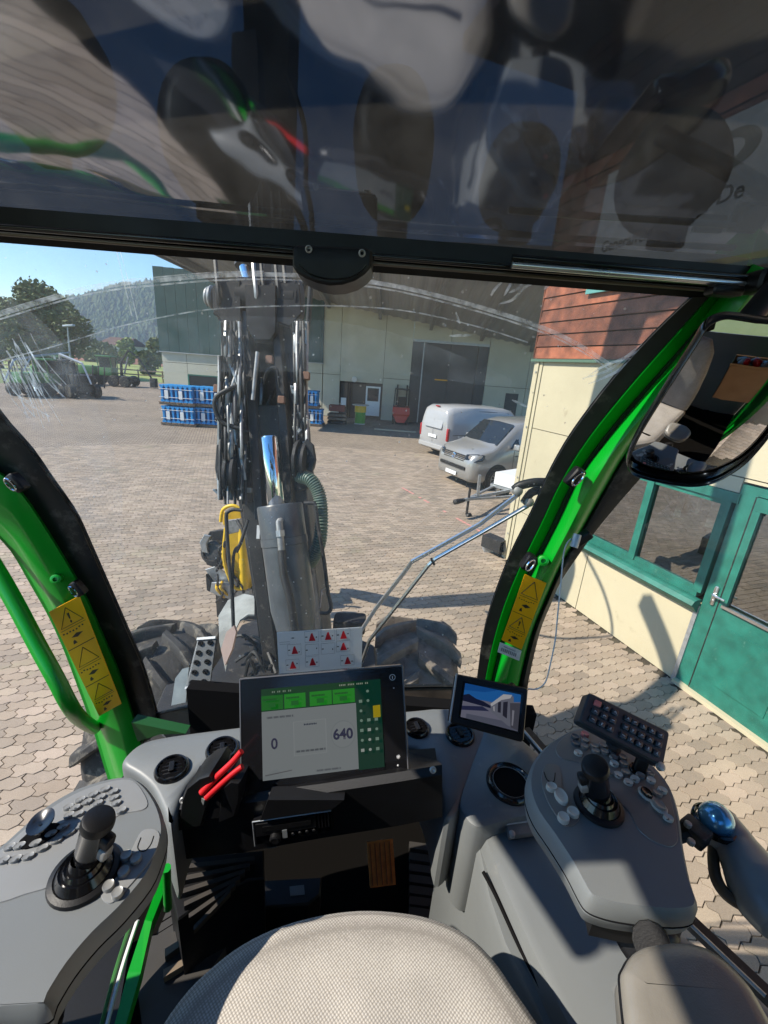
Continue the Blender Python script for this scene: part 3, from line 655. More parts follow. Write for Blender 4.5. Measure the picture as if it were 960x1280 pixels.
# ---------------------------------------------------------------- yellow house with wooden upper storey
house = thing('office_house', 'cream yellow house with teal door and windows and red stained wooden upper storey', 'house', HP(0, 0))
def hb(name, u0, h0, u1, h1, o0, o1, m, parent=None):
    mb = MB(); mb.rings([[HP(u0, h0, o0), HP(u1, h0, o0), HP(u1, h0, o1), HP(u0, h0, o1)], [HP(u0, h1, o0), HP(u1, h1, o0), HP(u1, h1, o1), HP(u0, h1, o1)]])
    return mb.make(name, m, parent or house)
WB = 3.5; SEAM = 2.42
wu0, wu1, wh0, wh1 = 1.70, 3.42, 1.12, 2.16
# plaster panels round the openings
for a, b_, c, d in ((.2, 1.9, 0, .98), (1.9, 3.5, 0, .98), (.2, wu0-.04, .98, SEAM), (wu0-.04, 3.5, wh1+.1, SEAM), (3.5, 5.6, 2.38, SEAM), (.2, 2.2, SEAM, WB), (2.2, 4.6, SEAM, WB), (4.6, 7.4, SEAM, WB), (4.62, 7.4, 0, SEAM), (7.4, 10, 0, WB)):
    hb('wall_panel', a+.006, c+.006, b_-.006, d-.006, -.22, 0, m_cream)
hb('wall_core', .1, 0, 10, 3.3, -.6, -.45, m_dark)
hb('rear_block', .05, 0, 10, 7.9, -7, -.7, m_dark)
hb('end_wall', -.0, 0, .012, WB-.06, -7, -.02, m_cream)
# corner profile strips and bolts
for a, b_, o in ((.0, .055, .018), (.065, .12, .03), (.13, .196, .012)): hb('corner_strip', a, 0, b_, WB-.01, -.2, o, m_cream)
for h in (.5, 1.55, 2.42, 3.3): MB().lathe(HP(.093, h, .03), HN, [(.016, 0), (.016, .012), (.002, .014)], 8).make('bolt', m_steel, house)
# base strip under the door, cream threshold band
hb('threshold', 3.5, 0, 6, .045, -.1, .06, m_cream)
# window
fr = MB()
def addb(mb, u0, h0, u1, h1, o0, o1): mb.rings([[HP(u0, h0, o0), HP(u1, h0, o0), HP(u1, h0, o1), HP(u0, h0, o1)], [HP(u0, h1, o0), HP(u1, h1, o0), HP(u1, h1, o1), HP(u0, h1, o1)]])
win = MB(); addb(win, wu0, wh1, wu1+.1, wh1+.1, -.1, .012); addb(win, wu0-.04, wh0-.06, wu1+.0, wh0, -.1, .0)
win = win.make('window', m_teal, house)
for a in (wu0-.04, 2.50, 3.37): hb('frame', a, wh0, a+.09, wh1, -.1, .006, m_teal, win)
hb('frame', wu0+.05, wh1-.05, 3.37, wh1, -.09, -.012, m_teal, win); hb('frame', wu0+.05, wh0, 3.37, wh0+.045, -.09, -.012, m_teal, win)
for a, b_ in ((wu0+.05, 2.50), (2.59, 3.37)): hb('pane', a, wh0+.045, b_, wh1-.05, -.05, -.044, m_window, win)
sil = MB(); sil.rings([[HP(a, .985, 0), HP(a, .985, .12), HP(a, 1.0, .13), HP(a, 1.045, .10), HP(a, 1.06, .06), HP(a, 1.058, 0)] for a in (wu0-.06, 3.49)]); sil.make('sill', m_teal, win)
MB().rings([[HP(a, .90, .001), HP(a, .90, .02), HP(a, .984, .1), HP(a, .984, .001)] for a in (wu0-.06, 3.49)]).make('sill', m_teal, win)
# white pieces behind the panes stand for reflections in the glass
inn = mat('white_reflection', (.7, .72, .68), .6)
for a, b_, c, d in ((2.72, 2.80, 1.75, 2.1), (2.95, 2.99, 1.85, 2.1), (3.1, 3.25, 1.75, 2.08), (2.02, 2.3, 1.9, 2.08)): hb('pane_reflection', a, c, b_, d, -.3, -.29, inn, win)
# jamb edge and door
hb('jamb', 3.455, 0, 3.5, .98, -.05, .012, m_galv)
door = MB(); addb(door, 3.5, 0, 3.66, 2.36, -.08, -.004); addb(door, 3.66, 2.28, 4.58, 2.36, -.08, -.004); addb(door, 4.5, 0, 4.6, 2.28, -.08, -.004); 
door = door.make('door', m_teal, house)
hb('panel', 3.662, .02, 4.49, 1.10, -.06, .002, m_teal, door); hb('panel', 3.662, 2.14, 4.49, 2.27, -.06, .002, m_teal, door)
hb('panel', 3.662, 1.102, 3.73, 2.138, -.06, .002, m_teal, door); hb('panel', 4.43, 1.102, 4.49, 2.138, -.06, .002, m_teal, door)
hb('pane', 3.73, 1.102, 4.43, 2.138, -.04, -.034, m_window, door)
hb('seal', 3.65, .02, 3.662, 2.27, -.04, .004, m_rubber, door)
hb('moulding', 3.85, .25, 4.35, .9, .0015, .012, m_teal, door)
hp_ = MB(); hp_.obox(HP(3.60, 1.17, .008), HT, Zp, HN, .022, .11, .008, .02); hp_.tube([HP(3.6, 1.19, .01), HP(3.6, 1.19, .05), HP(3.62, 1.19, .06), HP(3.73, 1.188, .06)], .011, 8); hp_.lathe(HP(3.6, 1.115, .012), HN, [(.009, 0), (.009, .008), (.002, .009)], 8)
hp_.make('handle', m_alu, door, 40)
hb('push_bar', 3.70, 1.09, 4.46, 1.12, .01, .03, m_alu, door)
# drip flashing and wooden planks
hb('flashing', -.06, WB-.04, 10, WB, -.2, .06, mat('green_flashing', (.09, .16, .11), .5))
rows_ = 22; bh = .178
for r in range(rows_):
    h0 = WB+.005+r*bh; u = -.03
    while u < 9.5:
        L_ = random.uniform(1.6, 3.4); u2 = min(u+L_, 9.6)
        mb = MB(); mb.rings([[HP(a, h0+.004, -.03), HP(a, h0+.004, .028), HP(a, h0+bh-.012, .012), HP(a, h0+bh-.012, -.03)] for a in (u+.003, u2-.003)])
        mb.make('plank', m_wood, house); u = u2
hb('end_cladding', -.05, WB+.01, -.032, WB+rows_*bh, -7, .03, m_wood)
hb('backing', -.03, WB, 9.6, WB+rows_*bh, -.3, -.032, m_dark)
rf = MB(); rf.rings([[HP(a, 7.42, -7.6), HP(a, 7.42, 1.5), HP(a, 7.6, 1.5), HP(a, 7.6, -7.6)] for a in (-.8, 10)]); rf.make('roof', mat('brown_eave_boards', (.12, .06, .04), .7, var=.2), house)
# dealer sign on the planks
sign = thing('dealer_sign', 'white dealer sign with grey lettering and ring emblem on the wooden upper storey', 'sign', HP(1, 4.4, .04))
def sb(name, u0, h0, u1, h1, o0, o1, m):
    mb = MB(); addb(mb, u0, h0, u1, h1, o0, o1); return mb.make(name, m, sign)
sb('board', .90, 4.46, 3.6, 5.72, .04, .075, mat('white_sign_board', (.72, .72, .68), .5, var=.05))
sb('stripe', .9, 4.40, 3.6, 4.458, .04, .077, m_orange if False else mat('pale_yellow_stripe', (.75, .62, .22), .5)); sb('stripe', .9, 4.34, 3.6, 4.398, .04, .077, mat('teal_stripe', (.12, .33, .3), .5))
put_text('Generalvertretung', HP(1.62, 4.86, .079), HT, Zp, .17, mat('sign_grey_letters', (.12, .13, .12), .6), sign, width=1.16, bold=.012)
put_text('g De', HP(2.52, 5.02, .079), HT, Zp, .2, bpy.data.materials['sign_grey_letters'], sign, width=.42, bold=.012)
rg = MB(); c = HP(2.48, 5.42, .078)
ri, ro = [], []
for k in range(36):
    a = 2*pi*k/36; ro.append(c+HT*(.27*cos(a))+Zp*(.17*sin(a))); ri.append(c+HT*(.16*cos(a)-.03)+Zp*(.095*sin(a)+.005))
rg.rings([ro, [p+HN*.004 for p in ro], [p+HN*.004 for p in ri], ri], False); rg.make('emblem', mat('grey_green_print', (.13, .17, .14), .5), sign)
# square steel tube lying at the foot of the corner
t = thing('square_tube', 'open square steel tube sticking out at the foot of the yellow house corner', 'steel tube', HP(.05, .1, .3))
c0 = aD(607, 678, 8.35); c0 = Vector((1.98, 7.72, .22)); ax_ = (HP(.2, .22, .02)-c0).normalized()
mb = MB(); hw = .115
def sq(p, s_): 
    sd_ = Vector((ax_.y, -ax_.x, 0)).normalized(); return [p+sd_*s_+Zp*s_, p-sd_*s_+Zp*s_, p-sd_*s_-Zp*s_, p+sd_*s_-Zp*s_]
mb.rings([sq(c0, hw-.018), sq(c0, hw), sq(c0+ax_*.42, hw), sq(c0+ax_*.42, hw-.018)], False); mb.rings([sq(c0, hw-.018), sq(c0+ax_*.38, hw-.018)], False)
mb.make('tube', m_crane, t); MB().box((c0.x-.02, c0.y-.12, 0), (c0.x+.3, c0.y+.1, c0.z-hw)).make('support', m_galv, t)
# ---------------------------------------------------------------- vans
def van(nose, heading, paint, label, name='parked_van', rear_view=False, group='vans parked in front of the hall'):
    """nose: ground point under the middle of the front bumper; heading: unit vector the nose points to"""
    t = thing(name, label, 'van', nose, 0, group)
    f = Vector(heading).normalized(); l = Vector((-f.y, f.x, 0)); n0 = Vector(nose)
    P = lambda x, y, z: n0 - f*x + l*y + Zp*z              # x back from the nose, y to the left
    # sections: x, half width, bottom z, belt z, half width at the top, top z
    S = [(0.02, .72, .30, .70, .62, .80), (.10, .86, .24, .88, .74, 1.02), (.30, .93, .22, 1.0, .80, 1.13), (.72, .95, .20, 1.10, .82, 1.22), (.88, .95, .20, 1.14, .82, 1.28),
         (1.62, .955, .20, 1.20, .73, 1.88), (2.05, .955, .20, 1.21, .745, 1.96), (3.4, .955, .20, 1.22, .75, 1.99), (4.6, .95, .22, 1.22, .74, 1.96), (4.82, .93, .26, 1.15, .70, 1.86), (4.9, .90, .34, 1.05, .66, 1.74)]
    rs = []
    for x, hw, zb, zbe, ht, zt_ in S:
        h = [(hw*.9, zb), (hw, zb+.12), (hw, (zb+zbe)/2+.05), (hw*.985, zbe), ((hw*.985+ht*2)/3+.01, (zbe+zt_*2)/3), (ht, zt_-.04), (ht-.12, zt_), (0, zt_+.015)]
        ring = [P(x, y, z) for y, z in h]+[P(x, -y, z) for y, z in h[-2::-1]]
        rs.append(ring)
    MB().rings(rs).make('body', paint, t, 50)
    def side_pt(x, v, sgn, lift=.006):
        for a, b_ in zip(S, S[1:]):
            if a[0] <= x <= b_[0]:
                k = (x-a[0])/(b_[0]-a[0]); s_ = [p+(q-p)*k for p, q in zip(a, b_)]; break
        _, hw, zb, zbe, ht, zt_ = s_
        y0, z0 = hw*.985, zbe; y1, z1 = ht, zt_-.04
        return P(x, sgn*(y0+(y1-y0)*v+lift+.012*(1-abs(2*v-1))), z0+(z1-z0)*v)
    for sgn in (1, -1):
        for a, b_, a2 in ((1.30, 2.35, 1.80), (2.42, 3.4, 2.42), (3.48, 4.5, 3.48)):
            if paint is m_carw and a > 3: continue
            g_ = [side_pt(a, .06, sgn), side_pt((a+b_)/2, .06, sgn), side_pt(b_, .06, sgn), side_pt(b_, .84, sgn), side_pt((a2+b_)/2, .86, sgn), side_pt(a2, .84, sgn)]
            MB().prism(g_, l*sgn*-.004).make('side_window', m_carglass, t)
        for wx in (.93, 3.95):
            MB().lathe(P(wx, sgn*.945, .36), l*sgn, [(.41, -.1), (.41, .012), (.37, .016), (.3, .017)], 28).make('wheel_arch', m_rubber, t, 40)
            wh = MB().lathe(P(wx, sgn*.80, .33), l*sgn, [(.2, -.05), (.30, -.04), (.335, .0), (.335, .14), (.31, .175), (.23, .18), (.225, .14)], 30).make('wheel', m_tyreb, t, 40)
            rm = MB(); rm.lathe(P(wx, sgn*.80, .33), l*sgn, [(.225, .13), (.235, .178), (.20, .172), (.19, .135)], 24, cap=False); rm.lathe(P(wx, sgn*.80, .33), l*sgn, [(.06, .12), (.06, .168), (.03, .172)], 12)
            for k in range(10):
                a = 2*pi*k/10; d_ = f*cos(a)+Zp*sin(a); rm.tube([P(wx, sgn*.80, .33)+l*sgn*.16+d_*.03, P(wx, sgn*.80, .33)+l*sgn*.165+d_*.215], .016, 5)
            rm.make('rim', m_steel, wh, 40); MB().lathe(P(wx, sgn*.80, .33), l*sgn, [(.22, .08), (.22, .1)], 20).make('brake_disc', m_dark, wh)
        mr = MB(); mr.obox(P(1.40, sgn*1.13, 1.28), f, l, Zp, .07, .12, .085, .05); mr.tube([P(1.44, sgn*.93, 1.2), P(1.42, sgn*1.05, 1.22)], .03, 6); mr.make('wing_mirror', paint, t, 40)
        MB().tube([side_pt(x, -.35, sgn, .004) for x in (1.5, 2.4, 3.4, 4.7)], .012, 4).make('moulding', m_rubber, t)
        for x in (1.48, 2.38, 3.44): MB().tube([P(x, sgn*.953, .32), P(x, sgn*.956, .7), P(x, sgn*.944, 1.15)], .006, 4).make('door_gap', m_rubber, t)
        MB().obox(P(2.2, sgn*.965, 1.0), f, Zp, l, .09, .018, .012, .012).make('handle', m_black, t)
        # headlight
        hl = [P(.10, sgn*.50, .84), P(.13, sgn*.52, .99), P(.32, sgn*.80, 1.04), P(.48, sgn*.90, 1.02), P(.42, sgn*.93, .87), P(.2, sgn*.82, .80)]
        h_ = MB().pod([p+f*.075+l*sgn*.03+Zp*.02 for p in hl], f+l*sgn*.8+Zp*.25, [(0, -.03), (0, .0), (.02, .02)]).make('headlight', m_carglass, t, 40)
        MB().lathe(P(.12, sgn*.68, .95), f+l*sgn*.5, [(.055, .0), (.06, .05), (.03, .052)], 12).make('lens', m_chrome, h_)
        tl = MB(); tl.obox(P(4.87, sgn*.88, .95), Zp, l, f, .24, .05, .05, .03); tl.make('tail_light', mat('red_lamp_glass', (.35, .015, .02), .2) if 'red_lamp_glass' not in bpy.data.materials else bpy.data.materials['red_lamp_glass'], t, 40)
    # windscreen
    ws = [P(.93, y, 1.28-.03*abs(y)) for y in (-.79, -.4, 0, .4, .79)]+[P(1.58, y, 1.86-.04*abs(y)) for y in (.68, .35, 0, -.35, -.68)]
    ws = [p+f*.03+Zp*.035 for p in ws]; MB().prism(ws, -f*.006-Zp*.006).make('windscreen', m_carglass, t)
    # grille, badge, bumper vents, plate
    gr = MB()
    for k in range(4): gr.obox(P(.05+.012*k, 0, .80+.05*k), l, Zp, f, .50+.02*k, .017, .03, .01)
    gr.make('grille', m_crane if paint is m_carp else m_rubber, t); 
    for k in range(3): MB().obox(P(.03+.012*k, 0, .825+.05*k), l, Zp, f, .5, .006, .02).make('grille_bar', m_chrome, t)
    bd_ = MB().lathe(P(.03, 0, .88), f, [(.085, 0), (.085, .02), (.075, .024), (.07, .02)], 24).make('badge', m_chrome, t, 40)
    sv = MB()
    for (a, b_) in (((-.03, .06), (0, .01)), ((.03, .06), (0, .01)), ((-.05, .0), (-.028, -.055)), ((-.028, -.055), (0, 0)), ((0, 0), (.028, -.055)), ((.028, -.055), (.05, 0))):
        sv.tube([P(.003, a[0], .88+a[1]), P(.003, b_[0], .88+b_[1])], .006, 4)
    sv.make('emblem', m_chrome, bd_)
    MB().obox(P(.0, 0, .60), l, Zp, f, .62, .05, .02, .03).make('air_intake', m_rubber, t)
    MB().obox(P(-.02, 0, .38), l, Zp, f, .26, .055, .012, .008).make('number_plate', m_white, t)
    for s_ in (1, -1): MB().lathe(P(.11, s_*.66, .42), f+l*s_*.4, [(.05, -.02), (.055, .03), (.03, .034)], 12).make('fog_lamp', m_carglass, t, 40)
    # rear: tailgate window, plate, bumper
    MB().obox(P(4.90, 0, 1.38), l, Zp*1+f*.22, f-Zp*.22, .56, .0 or .26, .012, .05).make('rear_window', m_carglass if paint is not m_carw else m_carw, t)
    MB().obox(P(4.935, 0, .80), l, Zp, f, .26, .06, .012, .008).make('number_plate', m_white, t)
    MB().obox(P(4.93, 0, .42), l, Zp, f, .86, .09, .05, .04).make('bumper', paint, t, 40)
    MB().obox(P(4.80, 0, 1.94), l, f, Zp, .12, .03, .02, .01).make('brake_light', bpy.data.materials['red_lamp_glass'], t)
    if rear_view: MB().tube([P(4.935, 0, .55), P(4.94, 0, 1.1), P(4.86, 0, 1.8)], .006, 4).make('door_gap', m_rubber, t)
    return t
hd = Vector((-.88, -.475, 0)).normalized()
van(Vector((1.93, 12.75, 0)), hd, m_carp, 'silver beige van with grille and windscreen facing the yard, beside the yellow house corner')
hd2 = Vector((.86, .51, 0)).normalized()
van(Vector((1.70, 17.1, 0))+hd2*4.9, hd2, m_carw, 'white windowless van seen from its rear doors, parked behind the silver van', rear_view=True)

# white trailer with drawbar
t = thing('trailer', 'small white box trailer with grey drawbar beside the yellow house corner', 'trailer', (3.3, 11, 0))
hk = aZ(571, 627, .42); b0 = Vector((3.35, 10.95, .42)); dr = (b0-hk).normalized(); sdv = Vector((-dr.y, dr.x, 0))
mb = MB(); mb.tube([hk, b0], .05, 4); mb.tube([hk+dr*.35, b0+sdv*.55], .035, 4); mb.tube([hk+dr*.35, b0-sdv*.55], .035, 4); mb.make('drawbar', m_galv, t)
MB().lathe(hk-dr*.05, dr, [(.03, -.04), (.06, -.02), (.06, .12), (.045, .3)], 10).make('coupling', m_crane, t, 40)
jw = hk+dr*.42; mb = MB(); mb.tube([jw+Vector((0, 0, .28)), jw+Vector((0, 0, -.38))], .03, 8); mb.lathe(jw+Vector((.06, 0, -.42)), sdv, [(.08, -.03), (.09, 0), (.08, .03)], 14); mb.tube([jw+Vector((0, 0, .28)), jw+Vector((-.1, 0, .3)), jw+Vector((-.1, 0, .38))], .012, 5); mb.make('jockey_wheel', m_crane, t, 40)
MB().tube([hk+dr*.75+Zp*.05, hk+dr*.72+Zp*.55], .045, 4).make('post', m_galv, t)
c = b0+dr*.5; bxm = MB(); bxm.obox(c+Zp*.22, dr, sdv, Zp, .75, .5, .17, .04); bxm.make('box', m_white, t); MB().obox(c+Zp*.02, dr, sdv, Zp, .77, .57, .03).make('chassis_frame', m_galv, t)
for s_ in (1, -1): MB().lathe(c+sdv*s_*.66-Zp*.24, sdv, [(.15, -.08), (.26, -.07), (.26, .07), (.15, .08)], 20).make('wheel', m_tyreb, t, 40)

# ---------------------------------------------------------------- pallets with blue goods
def blue_stack(x0, x1, y, levels, label, narrow=False):
    t = thing('pallet_stack', label, 'pallet stack', ((x0+x1)/2, y, 0), group='pallets of blue formwork parts by the hall')
    z = 0; wd = x1-x0; H1 = .86
    for L_ in range(levels):
        a, b_ = (x0, x1) if not (L_ and narrow) else (x0+.02, x1-.25)
        mb = MB()
        for yy in (y-.4, y, y+.4): mb.box((a-.06, yy-.05, z), (b_+.06, yy+.05, z+.10))
        for k in range(6): mb.box((a-.06+(b_-a+.12)*k/6, y-.5, z+.102), (a-.06+(b_-a+.12)*(k+.8)/6, y+.5, z+.125))
        mb.make('pallet', m_pallet, t)
        n = max(2, int((b_-a)/.19))
        for k in range(n):
            cx = a+(b_-a)*(k+.5)/n
            r_ = random.Random(int(cx*100)+L_); pr = MB()
            w_ = (b_-a)/n*.44
            pr.rings([[(cx-w_*q, y-.45, z_), (cx+w_*q, y-.45, z_), (cx+w_*q, y+.45, z_), (cx-w_*q, y+.45, z_)] for q, z_ in ((1, z+.13), (1, z+.19), (.45, z+.24), (.45, z+.55), (.55, z+.6), (.5, z+H1-.1), (1, z+H1-.06), (1, z+H1))])
            pr.make('blue_post', m_blue, t)
            if k % 3 == 1: MB().obox((cx, y-.47, z+.45), (1, 0, 0), (0, 0, 1), (0, 1, 0), w_*.9, .18, .012, .02).make('label_sheet', m_white, t)
        for zz in (z+.32, z+.68): MB().box((a-.01, y-.475, zz), (b_+.01, y-.462, zz+.025)).make('strap', m_white, t)
        z += H1+.06
q = aZ(203, 531, 0); q2 = aY(243, 531, q.y)
blue_stack(q.x, q2.x, q.y+.45, 2, 'leftmost two-high pallet stack of blue parts, standing clear at the hall corner')
q = aZ(246, 533, 0); q2 = aY(273, 533, q.y); blue_stack(q.x, q2.x+.1, q.y+.45, 2, 'second pallet stack of blue parts, half hidden by the left side of the crane')
q = aZ(368, 531, 0); q2 = aY(402, 531, q.y); blue_stack(q.x, q2.x, q.y+.45, 2, 'pallet stack of blue parts just right of the crane, upper layer narrower', True)
# dark pallets and red crate
t = thing('pallet_pile', 'low pile of dark pallets with a reddish crate left of the open hall door', 'pallet pile', (-3, 24.8, 0))
a = aZ(408, 530, 0)
for k in range(3): MB().box((a.x, a.y+.3, .02+k*.2), (a.x+1.0, a.y+1.2, .14+k*.2)).make('pallet', m_pallet if k else m_crane, t)
MB().box((a.x+.05, a.y+.4, .68), (a.x+.9, a.y+1.1, 1.0)).make('crate', mat('faded_red_crate', (.3, .1, .07), .7), t)
t = thing('barrel', 'green barrel with a yellow band standing in front of the open hall door', 'barrel', (0, 24, 0))
a = aZ(449, 531, 0); yb_ = a.y+.4; x_ = a.x
MB().lathe((x_, yb_, 0), Zp, [(.42, 0), (.42, .06)], 4).make('base', m_galv, t)
MB().lathe((x_, yb_, .06), Zp, [(.30, 0), (.31, .3), (.30, .62)], 20).make('drum', m_green, t, 40)
MB().lathe((x_, yb_, .685), Zp, [(.33, 0), (.33, .35), (.28, .36)], 20).make('yellow_band', m_yellow, t, 40)
MB().lathe((x_, yb_, 1.05), Zp, [(.48, 0), (.48, .05)], 20).make('lid', m_galv, t, 40)
# forklift
a = aZ(500, 531, 0); fx, fy = a.x, a.y+.6
t = thing('forklift', 'red forklift with black mast parked between the white door and the dark gate', 'forklift', (fx, fy, 0))
mr_ = bpy.data.materials.get('forklift_red') or mat('forklift_red', (.55, .03, .015), .4)
mb = MB(); mb.rings([[(fx-.45, fy-.5, .5), (fx+.45, fy-.5, .5), (fx+.45, fy+1, .5), (fx-.45, fy+1, .5)], [(fx-.52, fy-.55, .62), (fx+.52, fy-.55, .62), (fx+.52, fy+1, .62), (fx-.52, fy+1, .62)], [(fx-.5, fy-.5, 1.0), (fx+.5, fy-.5, 1.0), (fx+.5, fy+1, 1.0), (fx-.5, fy+1, 1.0)]]); mb.make('body', mr_, t)
MB().rings([[(fx-.24, fy-.6, .12), (fx+.24, fy-.6, .12), (fx+.24, fy, .12), (fx-.24, fy, .12)], [(fx-.45, fy-.55, .5), (fx+.45, fy-.55, .5), (fx+.45, fy, .5), (fx-.45, fy, .5)]]).make('counterweight', mr_, t)
for s_ in (-1, 1):
    MB().tube([(fx+s_*.46, fy-.4, 1.0), (fx+s_*.42, fy-.3, 2.0)], .03, 6).make('roof_post', m_black, t); MB().tube([(fx+s_*.46, fy+.8, 1.0), (fx+s_*.42, fy+.6, 2.0)], .03, 6).make('roof_post', m_black, t)
    MB().box((fx+s_*.3-.05, fy+.95, .1), (fx+s_*.3+.05, fy+1.1, 2.25)).make('mast', m_crane, t)
    MB().lathe((fx+s_*.42, fy-.2, .22), (1, 0, 0), [(.1, -.08), (.22, -.07), (.22, .07), (.1, .08)], 16).make('wheel', m_tyreb, t, 40); MB().lathe((fx+s_*.42, fy+.7, .28), (1, 0, 0), [(.1, -.08), (.28, -.07), (.28, .07), (.1, .08)], 16).make('wheel', m_tyreb, t, 40)
MB().box((fx-.45, fy-.35, 2.0), (fx+.45, fy+.65, 2.06)).make('guard_roof', m_black, t); MB().obox((fx, fy-.1, 1.3), (1, 0, 0), (0, 0, 1), (0, 1, 0), .24, .3, .06, .06).make('seat', m_black, t)
# long plank on the ground
a, b_ = aZ(468, 537, 0), aZ(520, 541, 0); mb = MB(); mb.obox((a+b_)/2+Zp*.035, b_-a, (b_-a).cross(Zp), Zp, (b_-a).length/2, .07, .03)
tag(mb.make('timber_plank', mat('pale_timber', (.5, .42, .3), .7)), 'pale timber plank lying on the paving in front of the dark gate', 'plank')

# ---------------------------------------------------------------- forestry machines at the far side of the yard
def far_machine(x, y, rz, green, label, kind, sc=1.):
    t = thing('forestry_machine', label, 'forestry machine', (x, y, 0), 0)
    c_, s_ = cos(rz)*sc, sin(rz)*sc
    T = lambda p: Vector((x+p[0]*c_-p[1]*s_, y+p[0]*s_+p[1]*c_, p[2]*sc))
    def part(name, mb, m, sm=0): mb.v = [T(p) for p in mb.v]; return mb.make(name, m, t, sm)
    for px_ in (-2.4, -1.2, 1.2, 2.4):
        for sy in (-1, 1): part('wheel', MB().lathe((px_, sy*1.05, .58), (0, 1, 0), [(.28, -.26), (.55, -.25), (.6, -.1), (.6, .1), (.55, .25), (.28, .26), (.12, .2)], 18), m_tyreb, 40)
    part('chassis', MB().box((-3.0, -.5, .6), (3.0, .5, 1.1)), m_crane)
    part('engine_cover', MB().obox((-1.9, 0, 1.55), (1, 0, 0), (0, 1, 0), Zp, 1.0, .75, .45, .15), m_greend if green else m_crane, 30)
    cb = MB(); cb.obox((.2, 0, 1.5), (1, 0, 0), (0, 1, 0), Zp, .75, .7, .42, .1); cb.obox((.2, 0, 3.1), (1, 0, 0), (0, 1, 0), Zp, .85, .75, .07, .1)
    for a in (-.65, .75):
        for b in (-.62, .62): cb.tube([(a+.2, b, 1.9), (a+.1, b, 3.05)], .05, 5)
    part('cab', cb, m_crane if kind == 1 and sc < .75 and rz > 2 else m_greend, 30); part('cab_glass', MB().box((-.35, -.6, 1.93), (.85, .6, 3.0)), m_carglass)
    if kind == 0:
        part('boom', MB().tube([(1.6, 0, 1.2), (1.7, 0, 2.6), (2.6, 0, 3.9), (3.6, 0, 3.2), (4.9, 0, .9)], [.16, .09], 6, 1), m_crane, 30)
        part('boom_cylinder', MB().tube([(1.9, .0, 1.3), (2.5, 0, 3.2)], .09, 8), m_steel); part('grapple', MB().obox((5.0, 0, .6), (1, 0, 0), (0, 1, 0), Zp, .35, .3, .5, .1), m_crane, 30)
    else:
        part('boom', MB().tube([(1.2, 0, 1.2), (1.0, 0, 3.6), (-2.8, 0, 3.0), (-3.9, 0, 1.3)], [.16, .09], 4), m_galv, 30)
        for b in (-1, 1):
            for a in (-2.7, -1.7, -.7): part('stake', MB().tube([(a-1.5, b*.9, 1.0), (a-1.5, b*1.15, 2.9)], .06, 5), m_crane)
        part('boom_cylinder', MB().tube([(.9, .0, 2.3), (-1.2, 0, 3.2)], .07, 8), m_steel)
    return t
p = aZ(80, 497, 0); far_machine(p.x-.6, p.y+1.5, R_(150), False, 'dark dusty forestry machine with a light boom, nearest of those at the left edge', 1, .70)
p = aZ(123, 482, 0); far_machine(p.x+.2, p.y+1, R_(5), True, 'green cabbed forestry machine with its crane folded down to the right, left of the bush', 0, .78)
p = aZ(25, 497, 0); far_machine(p.x, p.y+2.4, R_(80), True, 'forestry machine partly cut off by the left edge of the windscreen', 1, .70)
p = aZ(55, 482, 0); far_machine(p.x, p.y+2.2, R_(60), True, 'rearmost forestry machine, half hidden between the nearest two at the left', 1, .70)
# ---------------------------------------------------------------- carrier in front of the cab: wheels, covers, steps
mach = thing('forestry_harvester', 'green harvester carrier and cab with curved pillars, polycarbonate windows and dusty tyres', 'harvester', (-.4, 1.5, 0))
def big_wheel(c, side, rad=.68, wid=.62, m=None):
    m = m or m_tyre; ax_ = Vector((1, 0, 0)); c = Vector(c)
    prof = [(.34, -wid/2), (rad*.86, -wid/2+.02), (rad*.93, -wid/2+.08), (rad*.95, 0), (rad*.93, wid/2-.08), (rad*.86, wid/2-.02), (.34, wid/2)]
    w_ = MB().lathe(c, ax_, prof, 48, cap=False).make('wheel', m, mach, 50)
    MB().lathe(c, ax_, [(.345, -wid/2+.02), (.345, wid/2-.02), (.30, wid/2-.06), (.16, wid/2-.12), (.15, wid/2-.04), (.02, wid/2-.03)], 32, cap=False).make('rim', m_green, w_, 40)
    for s_ in (1, -1):
        for k in range(15):
            a0 = 2*pi*(k+(.5 if s_ > 0 else 0))/15; mb = MB(); rs = []
            for i in range(6):
                t_ = i/5; x = s_*(wid/2*1.0*t_+.0) ; a = a0+s_*0+.34*t_; 
                rr_ = rad*(.95-.0*t_) if t_ < .8 else rad*(.90 if t_ > .9 else .94); hgt = .062 if t_ < .9 else .045; hw = .05*(1-.25*t_)+.012*(t_ > .7)
                er = Vector((0, cos(a), sin(a))); et = Vector((0, -sin(a), cos(a)))
                base = c+ax_*x; rs.append([base+er*(rr_-.03)-et*hw, base+er*(rr_+hgt*.8)-et*hw*.8, base+er*(rr_+hgt)-et*hw*.5, base+er*(rr_+hgt)+et*hw*.5, base+er*(rr_+hgt*.8)+et*hw*.8, base+er*(rr_-.03)+et*hw])
            mb.rings(rs).make('lug', m, w_, 40)
    return w_
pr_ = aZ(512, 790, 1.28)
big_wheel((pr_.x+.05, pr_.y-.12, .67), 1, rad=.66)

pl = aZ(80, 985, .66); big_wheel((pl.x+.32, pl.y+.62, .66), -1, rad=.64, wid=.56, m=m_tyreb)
big_wheel((pr_.x+.05, pr_.y-1.6, .68), 1, m=m_tyreb)
